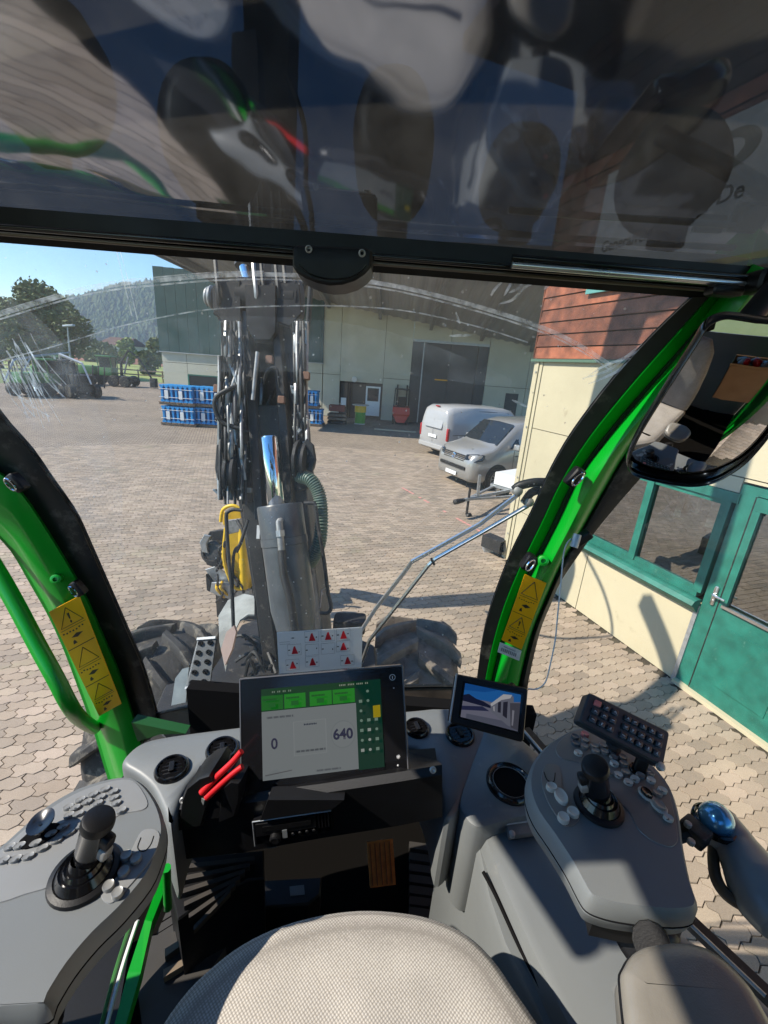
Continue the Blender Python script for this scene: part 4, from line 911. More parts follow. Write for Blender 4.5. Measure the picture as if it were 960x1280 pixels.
# dark front cover under the crane foot
cz_ = 1.42
cv = [aZ(x, y, cz_) for x, y in ((185, 900), (205, 855), (262, 838), (300, 780), (330, 770), (392, 775), (440, 792), (470, 806), (476, 860), (400, 930), (260, 960))]
MB().pod(cv, Zp, [(0, -.5), (0, -.03), (.02, 0)]).make('front_cover', m_crane, mach, 30)
rn = random.Random(4)
for k in range(9):
    p = aZ(rn.uniform(290, 345), rn.uniform(790, 850), cz_+.03); q = aZ(rn.uniform(280, 350), rn.uniform(790, 850), cz_+.06)
    MB().tube([p, (p+q)/2+Zp*rn.uniform(.02, .12), q], .011, 6, 5).make('hose', m_hose, mach, 50)
MB().box((-.95, -1.5, .55), (.15, 2.2, .9)).make('chassis', m_crane, mach)
# serrated step plate
sq_ = Quad(aD(247, 799, 2.2), aD(270, 797, 2.2), aD(262, 858, 2.1), aD(232, 860, 2.1))
st = MB(); st.prism([sq_(0, 0), sq_(1, 0), sq_(1, 1), sq_(0, 1)], sq_.n*-.012)
st = st.make('step_plate', mat('grey_step_plate', (.035, .042, .048), .55, var=.2, scale=20), mach)
fl = MB(); fl.prism([sq_(0, 0), sq_(0, 1), sq_(0, 1, -.1)+sq_.ax*-.05, sq_(0, 0, -.1)+sq_.ax*-.03], sq_.ax*.006); fl.make('flange', m_galv, st)
for i in range(5):
    for j in range(2):
        c = sq_(.24+.5*j, .1+.2*i, .001); MB().lathe(c, sq_.n, [(.013, 0), (.012, .012), (.006, .014), (.005, .004)], 8).make('stud', m_dark, st)
tm = MB()
for i in range(16): 
    for v in (0., 1.): c = sq_((i+.5)/16, v, .002); tm.obox(c, sq_.ax, sq_.ay, sq_.n, .0035, .006, .008)
tag(tm.make('serration', m_galv, st), kind='stuff')
br_ = MB(); br_.prism([aD(x, y, 2.14) for x, y in ((214, 882), (219, 848), (228, 836), (236, 834), (232, 878))], sq_.n*-.03); br_.make('bracket', m_galv, mach)
# grey curved fender right of the step and white pointed wiper tip
fg = [[aD(x, y, d) for x, y, d in row] for row in (((274, 800, 2.5), (273, 770, 2.7), (285, 750, 2.85), (305, 742, 2.9), (318, 745, 2.85)), ((282, 838, 2.42), (281, 790, 2.55), (292, 766, 2.7), (305, 756, 2.75), (318, 757, 2.7)), ((287, 815, 2.5), (293, 790, 2.55), (300, 775, 2.6), (310, 768, 2.6), (318, 768, 2.6)))]
MB().sheet(fg, (0, .0, -.012)).make('fender', mat('grey_dusty_fender', (.28, .29, .27), .6, var=.2, scale=12), mach, 60)
MB().prism([aD(x, y, 1.9) for x, y in ((276, 812), (283, 790), (292, 782), (295, 790), (290, 812), (281, 832))], (0, .02, -.01)).make('flag_tip', mat('pinkish_dusty_white', (.55, .42, .38), .6), mach)
# small work lamp right
lp = aD(437, 780, 2.7); MB().obox(lp, (1, 0, .05), (0, 1, 0), (0, 0, 1), .10, .06, .05, .025).make('work_lamp', m_crane, mach, 40)
# ---------------------------------------------------------------- crane
crane = thing('crane', 'dusty black harvester crane with polished cylinder rod and many hoses', 'crane', (-.6, 2.0, 1.4))
CP0 = Vector((0, 1.9, EYE-1.75)); CN = Vector((0, 1, -.22)).normalized()
CU = Vector((0, .22, 1)).normalized()
def cb(px, py, off=0.): return aP(px, py, CP0+Vector((0, off, 0)), CN)
def plate(name, px, off, thick, m, sm=0, bev=True):
    pts = [cb(x, y, off) for x, y in px]
    prof = [(0, -thick), (0, -.008), (.006, 0)]
    return MB().pod(pts, -CN, prof).make(name, m, crane, sm)
# main boom: two side beams and a web between them
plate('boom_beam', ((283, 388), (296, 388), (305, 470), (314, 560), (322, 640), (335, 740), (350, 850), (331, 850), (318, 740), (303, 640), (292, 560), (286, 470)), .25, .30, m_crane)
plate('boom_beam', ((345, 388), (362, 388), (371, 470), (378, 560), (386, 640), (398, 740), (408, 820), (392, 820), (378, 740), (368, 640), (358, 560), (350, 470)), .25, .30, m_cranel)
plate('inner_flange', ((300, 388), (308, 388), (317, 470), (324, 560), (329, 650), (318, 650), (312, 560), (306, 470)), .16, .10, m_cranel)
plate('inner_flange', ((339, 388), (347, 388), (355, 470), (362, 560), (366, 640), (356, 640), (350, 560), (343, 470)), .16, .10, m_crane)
plate('boom_web', ((300, 380), (350, 380), (360, 480), (370, 600), (392, 740), (405, 860), (340, 860), (325, 700), (310, 560), (300, 470)), .42, .05, m_crane)
plate('cross_plate', ((316, 506), (360, 506), (362, 552), (320, 552)), .2, .06, m_crane)
# dark back plate and hose trays close the silhouette of the boom
plate('back_plate', ((284, 402), (364, 404), (373, 470), (383, 560), (392, 640), (404, 740), (410, 850), (330, 850), (316, 740), (300, 640), (284, 560), (284, 470)), .5, .04, m_crane)
plate('hose_tray', ((279, 455), (300, 450), (312, 560), (316, 628), (292, 622), (276, 600), (272, 520)), .19, .05, m_crane)
plate('hose_tray', ((360, 440), (371, 445), (382, 520), (390, 590), (384, 612), (370, 615), (364, 540)), .22, .05, m_crane)
m_oily = mat('oily_black_steel', (.012, .011, .011), .55, var=.4, scale=14, spec=.3, dirt=((.07, .06, .05), .6, 20))
# top knuckle
def cyl(name, px0, px1, off, r, m, parent=None, prof=None, seg=32):
    a, b_ = cb(*px0, off), cb(*px1, off); d_ = b_-a
    return MB().lathe(a, d_, prof or [(r*.85, 0), (r, .01), (r, d_.length-.01), (r*.85, d_.length)], seg).make(name, m, parent or crane, 40)
cyl('knuckle_barrel', (300, 374), (374, 379), .25, .11, m_oily)
cyl('knuckle_cap', (373, 379), (377, 379.3), .25, .115, m_oily); cyl('knuckle_cap', (262, 371.5), (268, 372), .25, .06, m_steel)
plate('knuckle_box', ((265, 356), (302, 353), (302, 402), (285, 404), (266, 392)), .16, .22, m_oily, 30)
cyl('pin', (258, 370), (263, 371), .25, .05, m_steel)
plate('knuckle_plate', ((268, 352), (300, 350), (302, 400), (296, 412), (278, 404), (268, 385)), .14, .05, m_oily, 30)
plate('knuckle_plate', ((340, 352), (374, 354), (377, 392), (362, 408), (345, 402)), .14, .05, m_oily, 30)
plate('knuckle_cover', ((305, 355), (345, 356), (345, 415), (338, 425), (318, 425), (308, 410)), .12, .06, m_oily, 30)
# boom continues upwards past the header, then reaches forward
up0 = cb(320, 350, .3)
MB().tube([cb(318, 385, .35), cb(318, 345, .35), cb(316, 250, .4), cb(312, 130, .55), cb(310, 60, .9)], .11, 4, 4).make('upper_boom', m_crane, crane)
MB().tube([cb(312, 380, .28), cb(310, 352, .27), cb(304, 330, .26), cb(298, 250, .3)], .028, 12).make('cylinder_rod', m_chrome, crane, 50)
MB().tube([cb(304, 332, .26), cb(296, 250, .3), cb(292, 120, .4)], .045, 12).make('cylinder_barrel', m_cranel, crane, 50)
for a, o_ in ((322, .2), (332, .22), (275, .2), (350, .22), (360, .24)): MB().tube([cb(a, 400, o_), cb(a-2, 365, o_-.08), cb(a-6, 320, o_-.05), cb(a-10, 240, o_)], .012, 6, 5).make('hose', m_hose if a != 322 else m_steel, crane, 50)
# outer boom folded down behind the main boom to the head, with its own hoses
ob = MB(); ob.rings([[Vector((x+sx*w_, y+sy*w_, z)) for sx, sy in ((-1, -1), (1, -1), (1, 1), (-1, 1))] for x, y, z, w_ in ((-1.77, 5.35, 1.3, 0.1), (-1.35, 5.02, 1.7, 0.13), (-1.32, 4.99, 4.6, 0.17), (-1.31, 4.98, 6.2, 0.2), (-1.25, 4.8, 8.3, 0.24))])
ob.make('outer_boom', m_crane, crane)
MB().tube([(-1.31, 4.9, 8.2), (-0.9, 3.9, 8.3), (-0.75, 3.3, 7.5), (-0.7, 3.15, 5.5)], .14, 6, 3).make('boom_link', m_crane, crane, 40)
MB().tube([(-0.95, 4.74, 4.75), (-0.81, 4.3, 4.4), (-0.75, 4.02, 4), (-0.77, 4, 3.5), (-0.85, 4.06, 3.15), (-1, 4.3, 2.85), (-1.25, 4.7, 2.8)], .022, 8, 6).make('hose', m_hose, crane, 50)
MB().tube([(-1.15, 4.8, 5.6), (-0.97, 4.75, 5.2), (-0.95, 4.74, 4.75)], .022, 8, 5).make('hose', m_hose, crane, 50)
MB().tube([(-1.13, 4.9, 4.7), (-0.95, 4.85, 4.3), (-1.05, 4.9, 3.7), (-1.2, 4.9, 3.4)], .035, 8, 5).make('hose', m_hose, crane, 50)
# lift cylinder: polished rod and thick barrel, nearest to the cab
rod = cyl('piston_rod', (336, 545), (346, 640), .04, .046, m_chrome)
br0, br1 = cb(350, 633, .02), cb(380, 862, -.05)
d_ = br1-br0; Lb = d_.length
bar = MB().lathe(br0, d_, [(.05, -.012), (.112, -.01), (.118, 0), (.118, .16), (.121, .162), (.121, .20), (.117, .203), (.117, Lb*.55), (.10, Lb*.66), (.095, Lb)], 40).make('lift_cylinder', mat('dark_grey_cylinder_paint', (.075, .085, .095), .33, var=.2, scale=10, bump=.15, bscale=80, dirt=((.2, .18, .15), .63, 12)), crane, 40)
MB().lathe(br0+d_.normalized()*.16, d_, [(.1195, 0), (.1195, .003)], 40).make('ring_groove', m_dark, bar)
qn = (br0+d_*.1); f1 = cb(349, 652, -.12); f2 = cb(352, 688, -.13)
MB().tube([f1+Vector((0, .06, 0)), f1, f2], .017, 10).make('hose_fitting', m_steel, bar, 40); MB().lathe(f1.lerp(f2, .3), f2-f1, [(.024, 0), (.024, .03)], 6).make('fitting_nut', m_galv, bar)
MB().tube([f2, cb(355, 720, -.16), cb(364, 755, -.18), cb(370, 800, -.16), cb(374, 850, -.1)], .02, 10, 6).make('hose', m_hose, bar, 50)
MB().obox(cb(323, 665, -.02), CU, CN.cross(CU), CN, .035, .008, .004).make('type_plate', m_white, bar)
# links at the foot of the cylinder rod
for px, o_ in (((288, 592), .12), ((380, 575), .12)):
    c = cb(*px, o_); s_ = 1 if px[0] > 330 else -1
    MB().lathe(c-Vector((s_*.045, 0, 0)), Vector((s_, -.1, 0)), [(.08, 0), (.11, .01), (.11, .025), (.085, .03), (.085, .045), (.10, .05), (.10, .065), (.05, .075), (.05, .1)], 28).make('hose_reel', m_crane, crane, 40)
plate('hook_plate', ((383, 548), (392, 556), (395, 575), (390, 590), (383, 588), (387, 575), (384, 562), (377, 556)), .06, .02, m_crane)
plate('guard_plate', ((270, 556), (278, 552), (282, 590), (280, 616), (272, 612), (268, 585)), .08, .02, m_crane)
# hoses along the left and right of the boom: every one its own part
rn = random.Random(11)
for k in range(22):
    x0 = 274+k*1.5+rn.uniform(-1.5, 1.5); pts = []; x = x0
    for y in range(rn.choice((402, 420, 445)), 632, 30):
        x += rn.uniform(-.9, 1.1)+(.25 if x < x0 else -.2); pts.append(cb(x, y, .14-rn.uniform(0, .1)))
    MB().tube(pts, rn.choice((.006, .008, .010)), 6, 4).make('hose', rn.choice((m_hose, m_hose, m_hose, m_steel, m_cranel, m_crane)), crane, 50)
for k in range(8):
    x0 = 366+k*2.4; pts = []; x = x0
    for y in range(rn.choice((402, 430)), 605, 30):
        x += rn.uniform(-.6, 1.0); pts.append(cb(x, y, .16-rn.uniform(0, .08)))
    MB().tube(pts, rn.choice((.008, .011)), 6, 4).make('hose', rn.choice((m_hose, m_cranel, m_steel)), crane, 50)
for k in range(9):
    x0 = rn.uniform(315, 352); y0 = rn.uniform(420, 520)
    MB().tube([cb(x0, y0, .3), cb(x0+rn.uniform(-9, 9), y0+25, .22), cb(x0+rn.uniform(-9, 9), y0+55, .28)], .009, 6, 4).make('hose', rn.choice((m_hose, m_steel, m_cranel)), crane, 50)
MB().tube([cb(300, 482, .08), cb(285, 487, .04), cb(270, 497, .04), cb(269, 512, .04), cb(278, 528, .05), cb(300, 536, .06), cb(310, 540, .08)], .012, 8, 6).make('hose_loop', m_hose, crane, 50)
MB().tube([cb(329, 480, .12), cb(335, 462, .1), cb(346, 462, .1), cb(349, 485, .12)], .008, 8, 6).make('hose_loop', m_hose, crane, 50)
for (x, y) in ((272, 486), (337, 450), (383, 470), (300, 470), (352, 500)): MB().obox(cb(x, y, .1), CU, Vector((1, 0, 0)), CN, .02, .018, .015, .006).make('hose_clamp', mat('rusty_clamp', (.2, .1, .06), .7) if 'rusty_clamp' not in bpy.data.materials else bpy.data.materials['rusty_clamp'], crane)
for (x, y, x2, y2) in ((290, 520, 296, 556), (300, 560, 306, 600), (322, 440, 316, 500), (288, 456, 300, 486), (300, 456, 284, 500)):
    MB().tube([cb(x, y, .07), cb(x2, y2, .07)], .011, 8).make('steel_pipe', m_steel, crane, 50)
rt = random.Random(5)
for k in range(40):
    x, y = (rt.uniform(270, 312), rt.uniform(455, 620)) if k % 3 else (rt.uniform(366, 385), rt.uniform(470, 600))
    MB().obox(cb(x, y, .12), (rt.uniform(-1, 1), 0, 1), (1, rt.uniform(-.4, .4), 0), CN, rt.uniform(.01, .03), rt.uniform(.008, .02), .015, .004).make('fitting', rt.choice((m_steel, m_crane, m_cranel, m_galv)), crane)
# green spiral wrapped hose bow on the right
bow = [cb(372, 595, .1), cb(388, 600, .05), cb(399, 618, .04), cb(402, 645, .04), cb(400, 675, .05), cb(393, 695, .07), cb(386, 705, .1)]
bw = MB().tube(bow, .032, 12, 8).make('hose_bundle', mat('dark_green_hose_wrap', (.03, .09, .07), .5, dirt=((.3, .33, .28), .6, 40)), crane, 50)
sp = spline(bow, 8); mb = MB()
for i in range(2, len(sp)-2):
    d_ = (sp[i+1]-sp[i-1]).normalized(); mb.lathe(sp[i]-d_*.004, d_, [(.031, 0), (.037, .002), (.037, .006), (.031, .008)], 12, cap=False)
tag(mb.make('wrap_ring', mat('pale_green_wrap', (.16, .22, .17), .5), bw, 50), kind='stuff')
for dx in (0, 5): MB().tube([cb(368+dx, 590, .12), cb(385+dx, 596+dx, .06), cb(395, 607, .05)], .012, 8, 5).make('hose', m_hose, crane, 50)
# guard loops
def loop(px, off, r, name='guard_rail'): return MB().tube([cb(x, y, off) for x, y in px], r, 8, 5).make(name, m_crane, crane, 50)
loop(((303, 638), (292, 637), (285, 640), (283, 648), (286, 700), (290, 740), (292, 790)), .0, .010)
loop(((380, 629), (390, 629), (394, 632), (398, 660), (405, 700), (410, 740), (414, 758), (410, 766), (400, 766)), -.02, .010)
loop(((310, 650), (300, 680), (292, 695), (290, 760)), .02, .008, 'hose')
MB().tube([cb(400, 760, 0), cb(402, 738, .05), cb(413, 732, .08)], .005, 5).make('antenna', m_steel, crane)

# ---------------------------------------------------------------- harvester head left of the crane
head = thing('harvester_head', 'yellow and grey harvester head on the paving left of the crane', 'harvester head', (-1.9, 5.4, 0))
YD = 4.9
def hh(px, py, y=YD): return aY(px, py, y)
def hplate(name, px, y, th, m, sm=0): return MB().pod([hh(a, b_, y) for a, b_ in px], (0, -1, .3), [(0, -th), (0, -.01), (.01, 0)]).make(name, m, head, sm)
hplate('yellow_frame', ((282, 668), (303, 655), (308, 700), (311, 745), (300, 750), (292, 742), (284, 715)), YD, .35, m_yellow)
hplate('yellow_frame', ((279, 640), (300, 636), (303, 655), (286, 664), (278, 655)), YD+.1, .3, m_yellow)
MB().tube([hh(303, 660, YD-.15), hh(305, 735, YD-.2)], .055, 12).make('yellow_cylinder', m_yellow, head, 50)
MB().tube([hh(276, 652, YD), hh(279, 637, YD), hh(292, 632, YD), hh(306, 640, YD)], .022, 8, 5).make('hose_hoop', m_yellow, head, 50)
MB().tube([hh(282, 660, YD-.2), hh(280, 700, YD-.25), hh(292, 733, YD-.25), hh(306, 736, YD-.2)], .02, 8, 5).make('hose', m_yellow, head, 50)
MB().tube([hh(296, 650, YD-.2), hh(304, 668, YD-.3), hh(296, 690, YD-.3)], .018, 8, 5).make('hose', m_hose, head, 50)
hplate('valve_block', ((284, 650), (300, 648), (302, 664), (286, 668)), YD-.2, .1, m_steel)
hplate('feed_motor', ((252, 680), (262, 664), (280, 662), (283, 700), (276, 712), (258, 706)), YD+.1, .3, m_crane)
MB().lathe(hh(266, 690, YD), (-.2, -1, .3), [(.05, -.1), (.14, -.08), (.15, .03), (.11, .05), (.10, .02), (.04, .03)], 22).make('feed_roller', m_crane, head, 40)
hplate('knife', ((249, 678), (255, 668), (263, 670), (258, 680), (260, 692), (252, 690)), YD-.05, .04, m_galv)
hplate('knife', ((256, 712), (268, 708), (290, 722), (300, 735), (292, 742), (270, 735)), YD-.1, .05, m_galv)
hplate('claw_plate', ((264, 728), (276, 728), (312, 738), (314, 748), (290, 750), (272, 745), (262, 740)), YD-.2, .08, m_galv)
hplate('claw_plate', ((257, 718), (264, 728), (262, 740), (258, 738)), YD-.2, .08, m_crane)
rn = random.Random(2)
for k in range(14):
    a, b_ = rn.uniform(256, 300), rn.uniform(660, 740); MB().tube([hh(a, b_, YD-.18), hh(a+rn.uniform(-8, 8), b_+8, YD-.25), hh(a+rn.uniform(-10, 10), b_+18, YD-.18)], .016, 6, 4).make('hose', rn.choice((m_hose, m_hose, m_crane, m_yellow)), head, 50)
MB().box((-2.05, YD-.1, 0), (-1.5, YD+.5, .35)).make('saw_box', m_crane, head)
# work lamps on the cab roof, seen as dark rounds through the tinted roof window
for nm, (cx, cy, rx, ry), lab in (('a', (52, 85, 72, 82), 'round black work lamp on the roof at the far left of the tinted roof window'), ('b', (262, 165, 58, 75), 'black work lamp on the roof, second from the left above the tinted roof window'),
        ('c', (492, 178, 50, 80), 'black work lamp on the roof in the middle, over the dark header'), ('d', (650, 218, 45, 48), 'smaller square black work lamp on the roof left of the dealer sign'), ('e', (845, 212, 58, 62), 'big oval black work lamp on the roof in front of the dealer sign')):
    c = aD(cx, cy, .84); q = ray(cx, cy).normalized(); t = thing('work_lamp', lab, 'work lamp', c, 0, 'work lamps along the front of the cab roof')
    ax_ = Rv; ay_ = Uv; rs = []
    for k, dd_ in ((.55, -.05), (.9, -.04), (1, -.015), (1, .05), (.93, .07)):
        rs.append([c+ax_*(rx*.84/FPX*k*cos(a)*(abs(cos(a))**-.25 if abs(cos(a)) > .05 else 1))+ay_*(ry*.84/FPX*k*sin(a))+Fv*dd_ for a in [2*pi*(j+.5)/28 for j in range(28)]])
    MB().rings(rs).make('housing', m_black, t, 60)
    MB().rings([[c+(p-c)*.9+Fv*.01 for p in rs[-1]], [c+(p-c)*.9+Fv*.014 for p in rs[-1]]]).make('lens', m_carglass, t, 60)
    MB().obox(c-ay_*(ry*.84/FPX)-Zp*.02+Fv*.02, (1, 0, 0), (0, 1, 0), Zp, .03, .02, .02, .006).make('bracket', m_black, t)
MB().box((-.80, .50, EYE+.50), (.80, .55, EYE+.53)).make('lamp_bar', m_black, mach)
# ---------------------------------------------------------------- the cab: glass, pillars, header, roof
def ws_y(px, py):
    d = ray(px, py); v = (py-.077*(px-480)-325)/530; v = max(-.1, min(1.15, v)); u = max(-1.2, min(1.2, (px-400)/430))
    return .80+.30*max(0, v)**.85+.05*(1-u*u)
def ws(px, py, lift=0.):
    d = ray(px, py); return O+d*((ws_y(px, py)-lift)/d.y)
def interp(pts, y):
    for a, b_ in zip(pts, pts[1:]):
        if (a[1]-y)*(b_[1]-y) <= 0 and a[1] != b_[1]:
            t = (y-a[1])/(b_[1]-a[1]); return a[0]+(b_[0]-a[0])*t
    return pts[0][0] if abs(y-pts[0][1]) < abs(y-pts[-1][1]) else pts[-1][0]
LG = [(-60, 440), (0, 522), (34, 560), (62, 600), (91, 641), (109, 679), (134, 735), (156, 785), (175, 829), (190, 876), (196, 907)]
RG = [(905, 335), (865, 372), (820, 415), (770, 470), (720, 535), (690, 585), (665, 640), (640, 690), (620, 740), (605, 790), (597, 845), (594, 870)]
grid = []
for r in range(30):
    t = r/29; row = []
    for c in range(25):
        s_ = c/24
        yl = 250+t*(893-250); yr = 330+t*(862-330)
        xl = interp(LG, yl) if yl > 440 else -60-(440-yl)*.5; xr = interp(RG, yr)
        px = xl+(xr-xl)*s_; py = yl+(yr-yl)*s_
        row.append(ws(px, py))
    grid.append(row)
wsc = MB().sheet(grid).make('windscreen', m_ws, mach, 80, fix=False)
# wiper scratches and smears worn into the sheet
def ribbon(name, px, wd, sm=8, lift=.004, m=None, parent=None):
    pts = spline([Vector((x, y, 0)) for x, y in px], sm); top, bot = [], []
    for i, p in enumerate(pts):
        d_ = (pts[min(i+1, len(pts)-1)]-pts[max(i-1, 0)]).normalized(); n_ = Vector((-d_.y, d_.x, 0)); w_ = wd(i/(len(pts)-1)) if callable(wd) else wd
        top.append(ws(p.x+n_.x*w_/2, p.y+n_.y*w_/2, lift)); bot.append(ws(p.x-n_.x*w_/2, p.y-n_.y*w_/2, lift))
    return MB().sheet([top, bot]).make(name, m or m_scr, parent or wsc, fix=False)
arc1 = [(-10, 396), (50, 378), (100, 364), (150, 355), (190, 351), (260, 345), (330, 343), (400, 346), (460, 352), (520, 363), (600, 384), (660, 403), (700, 419), (735, 438), (765, 458)]
arc2 = [(-10, 470), (0, 452), (60, 435), (110, 420), (150, 408), (200, 397), (260, 387), (330, 383), (400, 382), (460, 384), (510, 389), (560, 399), (610, 412), (660, 428)]
ribbon('scratch', arc1, 5.5); ribbon('scratch', [(x, y+6) for x, y in arc1], 2.2); ribbon('scratch', arc2, 1.7); ribbon('scratch', [(x, y-4) for x, y in arc1[:7]], 1.6)
ribbon('scratch', [(145, 310), (153, 345), (165, 395)], 1.6); ribbon('scratch', [(150, 313), (160, 350), (172, 400)], 1.0)
rn = random.Random(21)
for k in range(24):
    x, y = rn.uniform(-5, 40), rn.uniform(415, 470); ribbon('scratch', [(x, y), (x+rn.uniform(12, 22), y+rn.uniform(22, 40)), (x+rn.uniform(28, 48), y+rn.uniform(50, 75))], rn.uniform(.8, 2.2), 3)
for a in (((672, 352), (655, 360), (640, 375), (622, 380)), ((655, 350), (648, 360), (636, 366)), ((628, 352), (618, 362), (614, 370)), ((690, 352), (680, 362)), ((640, 352), (630, 370)), ((575, 405), (572, 398), (570, 390)), ((553, 404), (558, 408)), ((560, 420), (590, 419)), ((640, 500), (660, 509)), ((802, 430), (780, 448), (760, 463), (728, 473)), ((800, 436), (784, 446), (745, 462)), ((795, 444), (770, 465), (735, 480)), ((788, 448), (760, 455), (735, 470))):
    ribbon('scratch', a, lambda t: 1+2.6*sin(pi*t), 5)
m_film = m_scr.copy(); m_film.name = 'dust_film'
for n_ in m_film.node_tree.nodes:
    if n_.type == 'MAP_RANGE': n_.inputs[3].default_value = .0; n_.inputs[4].default_value = .10
    if n_.type == 'TEX_NOISE': n_.inputs['Scale'].default_value = 22
ribbon('dust_film', [(-30, 380), (10, 440), (60, 520), (120, 620), (150, 700)], lambda t: 20+110*sin(pi*min(1, t+.1)), 6, .0055, m_film)
ribbon('dust_film', [(0, 470), (120, 440), (300, 430), (480, 440), (640, 480)], lambda t: 10+60*sin(pi*t), 6, .0065, m_film)
sp_ = MB()
for k in range(520):
    x, y = rn.uniform(0, 800), rn.uniform(300, 840)
    if x < interp(LG, max(440, y))+4 or x > interp(RG, max(335, y))-6: continue
    s_ = rn.choice((.4, .5, .6, .9, 1.3)); q = [ws(x+s_*cos(a)*rn.uniform(.6, 1.3), y+s_*sin(a), .004) for a in (0, 1.25, 2.5, 3.8, 5.)]; sp_.poly(q)
tag(sp_.make('dust_specks', m_scr, wsc, fix=False), kind='stuff')
# --- pillars built as lofts between curved edge lines; off = distance nearer than the windscreen surface
def edge(pts, off, k=5):
    out = []
    for p in spline([Vector((x, y, 0)) for x, y in pts], k):
        o_ = off(p) if callable(off) else off; d = ray(p.x, p.y); out.append(O+d*((ws_y(p.x, p.y)-o_)/d.y))
    return out
def resamp(c, n):
    L_ = [0]
    for a, b_ in zip(c, c[1:]): L_.append(L_[-1]+(b_-a).length)
    out = []
    j = 0
    for i in range(n):
        s_ = L_[-1]*i/(n-1)
        while j < len(c)-2 and L_[j+1] < s_: j += 1
        t = (s_-L_[j])/max(1e-9, L_[j+1]-L_[j]); out.append(c[j].lerp(c[j+1], min(1, max(0, t))))
    return out
def loft(name, curves, m, parent, n=40, thick=(0, .03, 0), sm=50):
    return MB().sheet([resamp(c, n) for c in curves], thick).make(name, m, parent, sm)
RG1 = [(940, 330), (905, 378), (860, 438), (812, 490), (762, 548), (725, 598), (700, 650), (672, 705), (650, 750), (632, 800), (618, 853), (612, 880)]
RGm = [(925, 330), (882, 378), (838, 428), (790, 482), (740, 542), (708, 592), (683, 645), (656, 698), (635, 746), (618, 795), (607, 850), (603, 878)]
RG2 = [(985, 345), (940, 395), (885, 450), (835, 505), (787, 560), (750, 622), (722, 672), (705, 699), (686, 740), (664, 795), (649, 855), (642, 890)]
RGr = [(962, 338), (922, 388), (872, 445), (823, 498), (775, 554), (738, 610), (712, 660), (690, 702), (668, 745), (648, 797), (633, 854), (627, 885)]
RG3 = [(1010, 380), (960, 440), (905, 497), (850, 545), (797, 602), (750, 657), (724, 693), (701, 727), (688, 757), (675, 790), (661, 850), (656, 895)]
def midc(A, B, t): return [(a.x+(b_.x-a.x)*t, a.y+(b_.y-a.y)*t) for a, b_ in zip(resamp([Vector((x, y, 0)) for x, y in A], 12), resamp([Vector((x, y, 0)) for x, y in B], 12))]
loft('window_seal', [edge(RG, .0), edge(RG, .012), edge(midc(RG, RG1, .45), .016)], m_rubber, mach, thick=(.004, .02, .0))
loft('pillar_flange', [edge(midc(RG, RG1, .45), .012), edge(midc(RG, RG1, .5), .02), edge(midc(RG, RG1, .82), .006)], m_green, mach, thick=(.002, .02, .0))
loft('window_seal', [edge(midc(RG, RG1, .8), .004), edge(midc(RG, RG1, .85), .012), edge(RG1, .012)], m_rubber, mach, thick=(.002, .02, .0))
rpil = loft('pillar', [edge(RG1, .014), edge([(x+2, y) for x, y in RG1], .045), edge(RGr, .075), edge([(x+3, y+1) for x, y in RGr], .075), edge([(x-2, y) for x, y in RG2], .055), edge(RG2, .04)], m_green, mach, thick=(.01, .05, 0))
rpil['label'] = 'bright green right pillar'
loft('window_seal', [edge(RG2, .038), edge([(x+3, y+1) for x, y in RG2], .05), edge([((a[0]+b_[0])/2, (a[1]+b_[1])/2) for a, b_ in zip(RG2, RG3)], .052), edge(RG3, .04)], m_rubber, mach, thick=(.004, .03, .0))
LI = [(-70, 560), (0, 590), (31, 620), (55, 655), (81, 697), (106, 741), (131, 797), (150, 841), (169, 900), (178, 930)]
LG_ = [(-60, 440), (0, 522), (34, 560), (62, 600), (91, 641), (109, 679), (134, 735), (156, 785), (175, 829), (190, 876), (200, 915)]
LIr = [(-70, 590), (0, 628), (22, 650), (44, 684), (68, 726), (92, 770), (114, 815), (132, 857), (152, 915), (163, 960)]
LS = [(-70, 600), (0, 669), (19, 691), (41, 729), (62, 766), (81, 807), (100, 857), (119, 910), (134, 960), (142, 985)]
LSi = [(-70, 595), (0, 648), (20, 670), (42, 706), (64, 745), (86, 788), (106, 836), (124, 885), (142, 937), (152, 972)]
mm = [((a[0]+b_[0])/2+6, (a[1]+b_[1])/2-4) for a, b_ in zip(resamp([Vector((x, y, 0)) for x, y in LG_], 10), resamp([Vector((x, y, 0)) for x, y in LI], 10))]
loft('window_seal', [edge(LG_, .0), edge(LG_, .012), edge(mm, .02), edge(LI, .012)], m_rubber, mach, thick=(-.004, .02, 0))
lp_ = loft('pillar', [edge(LI, .014), edge([(x-2, y+1) for x, y in LI], .045), edge(LIr, .07), edge([(x-2, y+2) for x, y in LIr], .07), edge(LSi, .06), edge(LS, .0)], m_green, mach, thick=(-.01, .05, 0))
lp_['label'] = 'dark green left pillar in the shade'
loft('window_seal', [edge(LS, -.002), edge([(x-3, y+2) for x, y in LS], -.004)], m_green, mach, thick=(-.004, .02, 0))
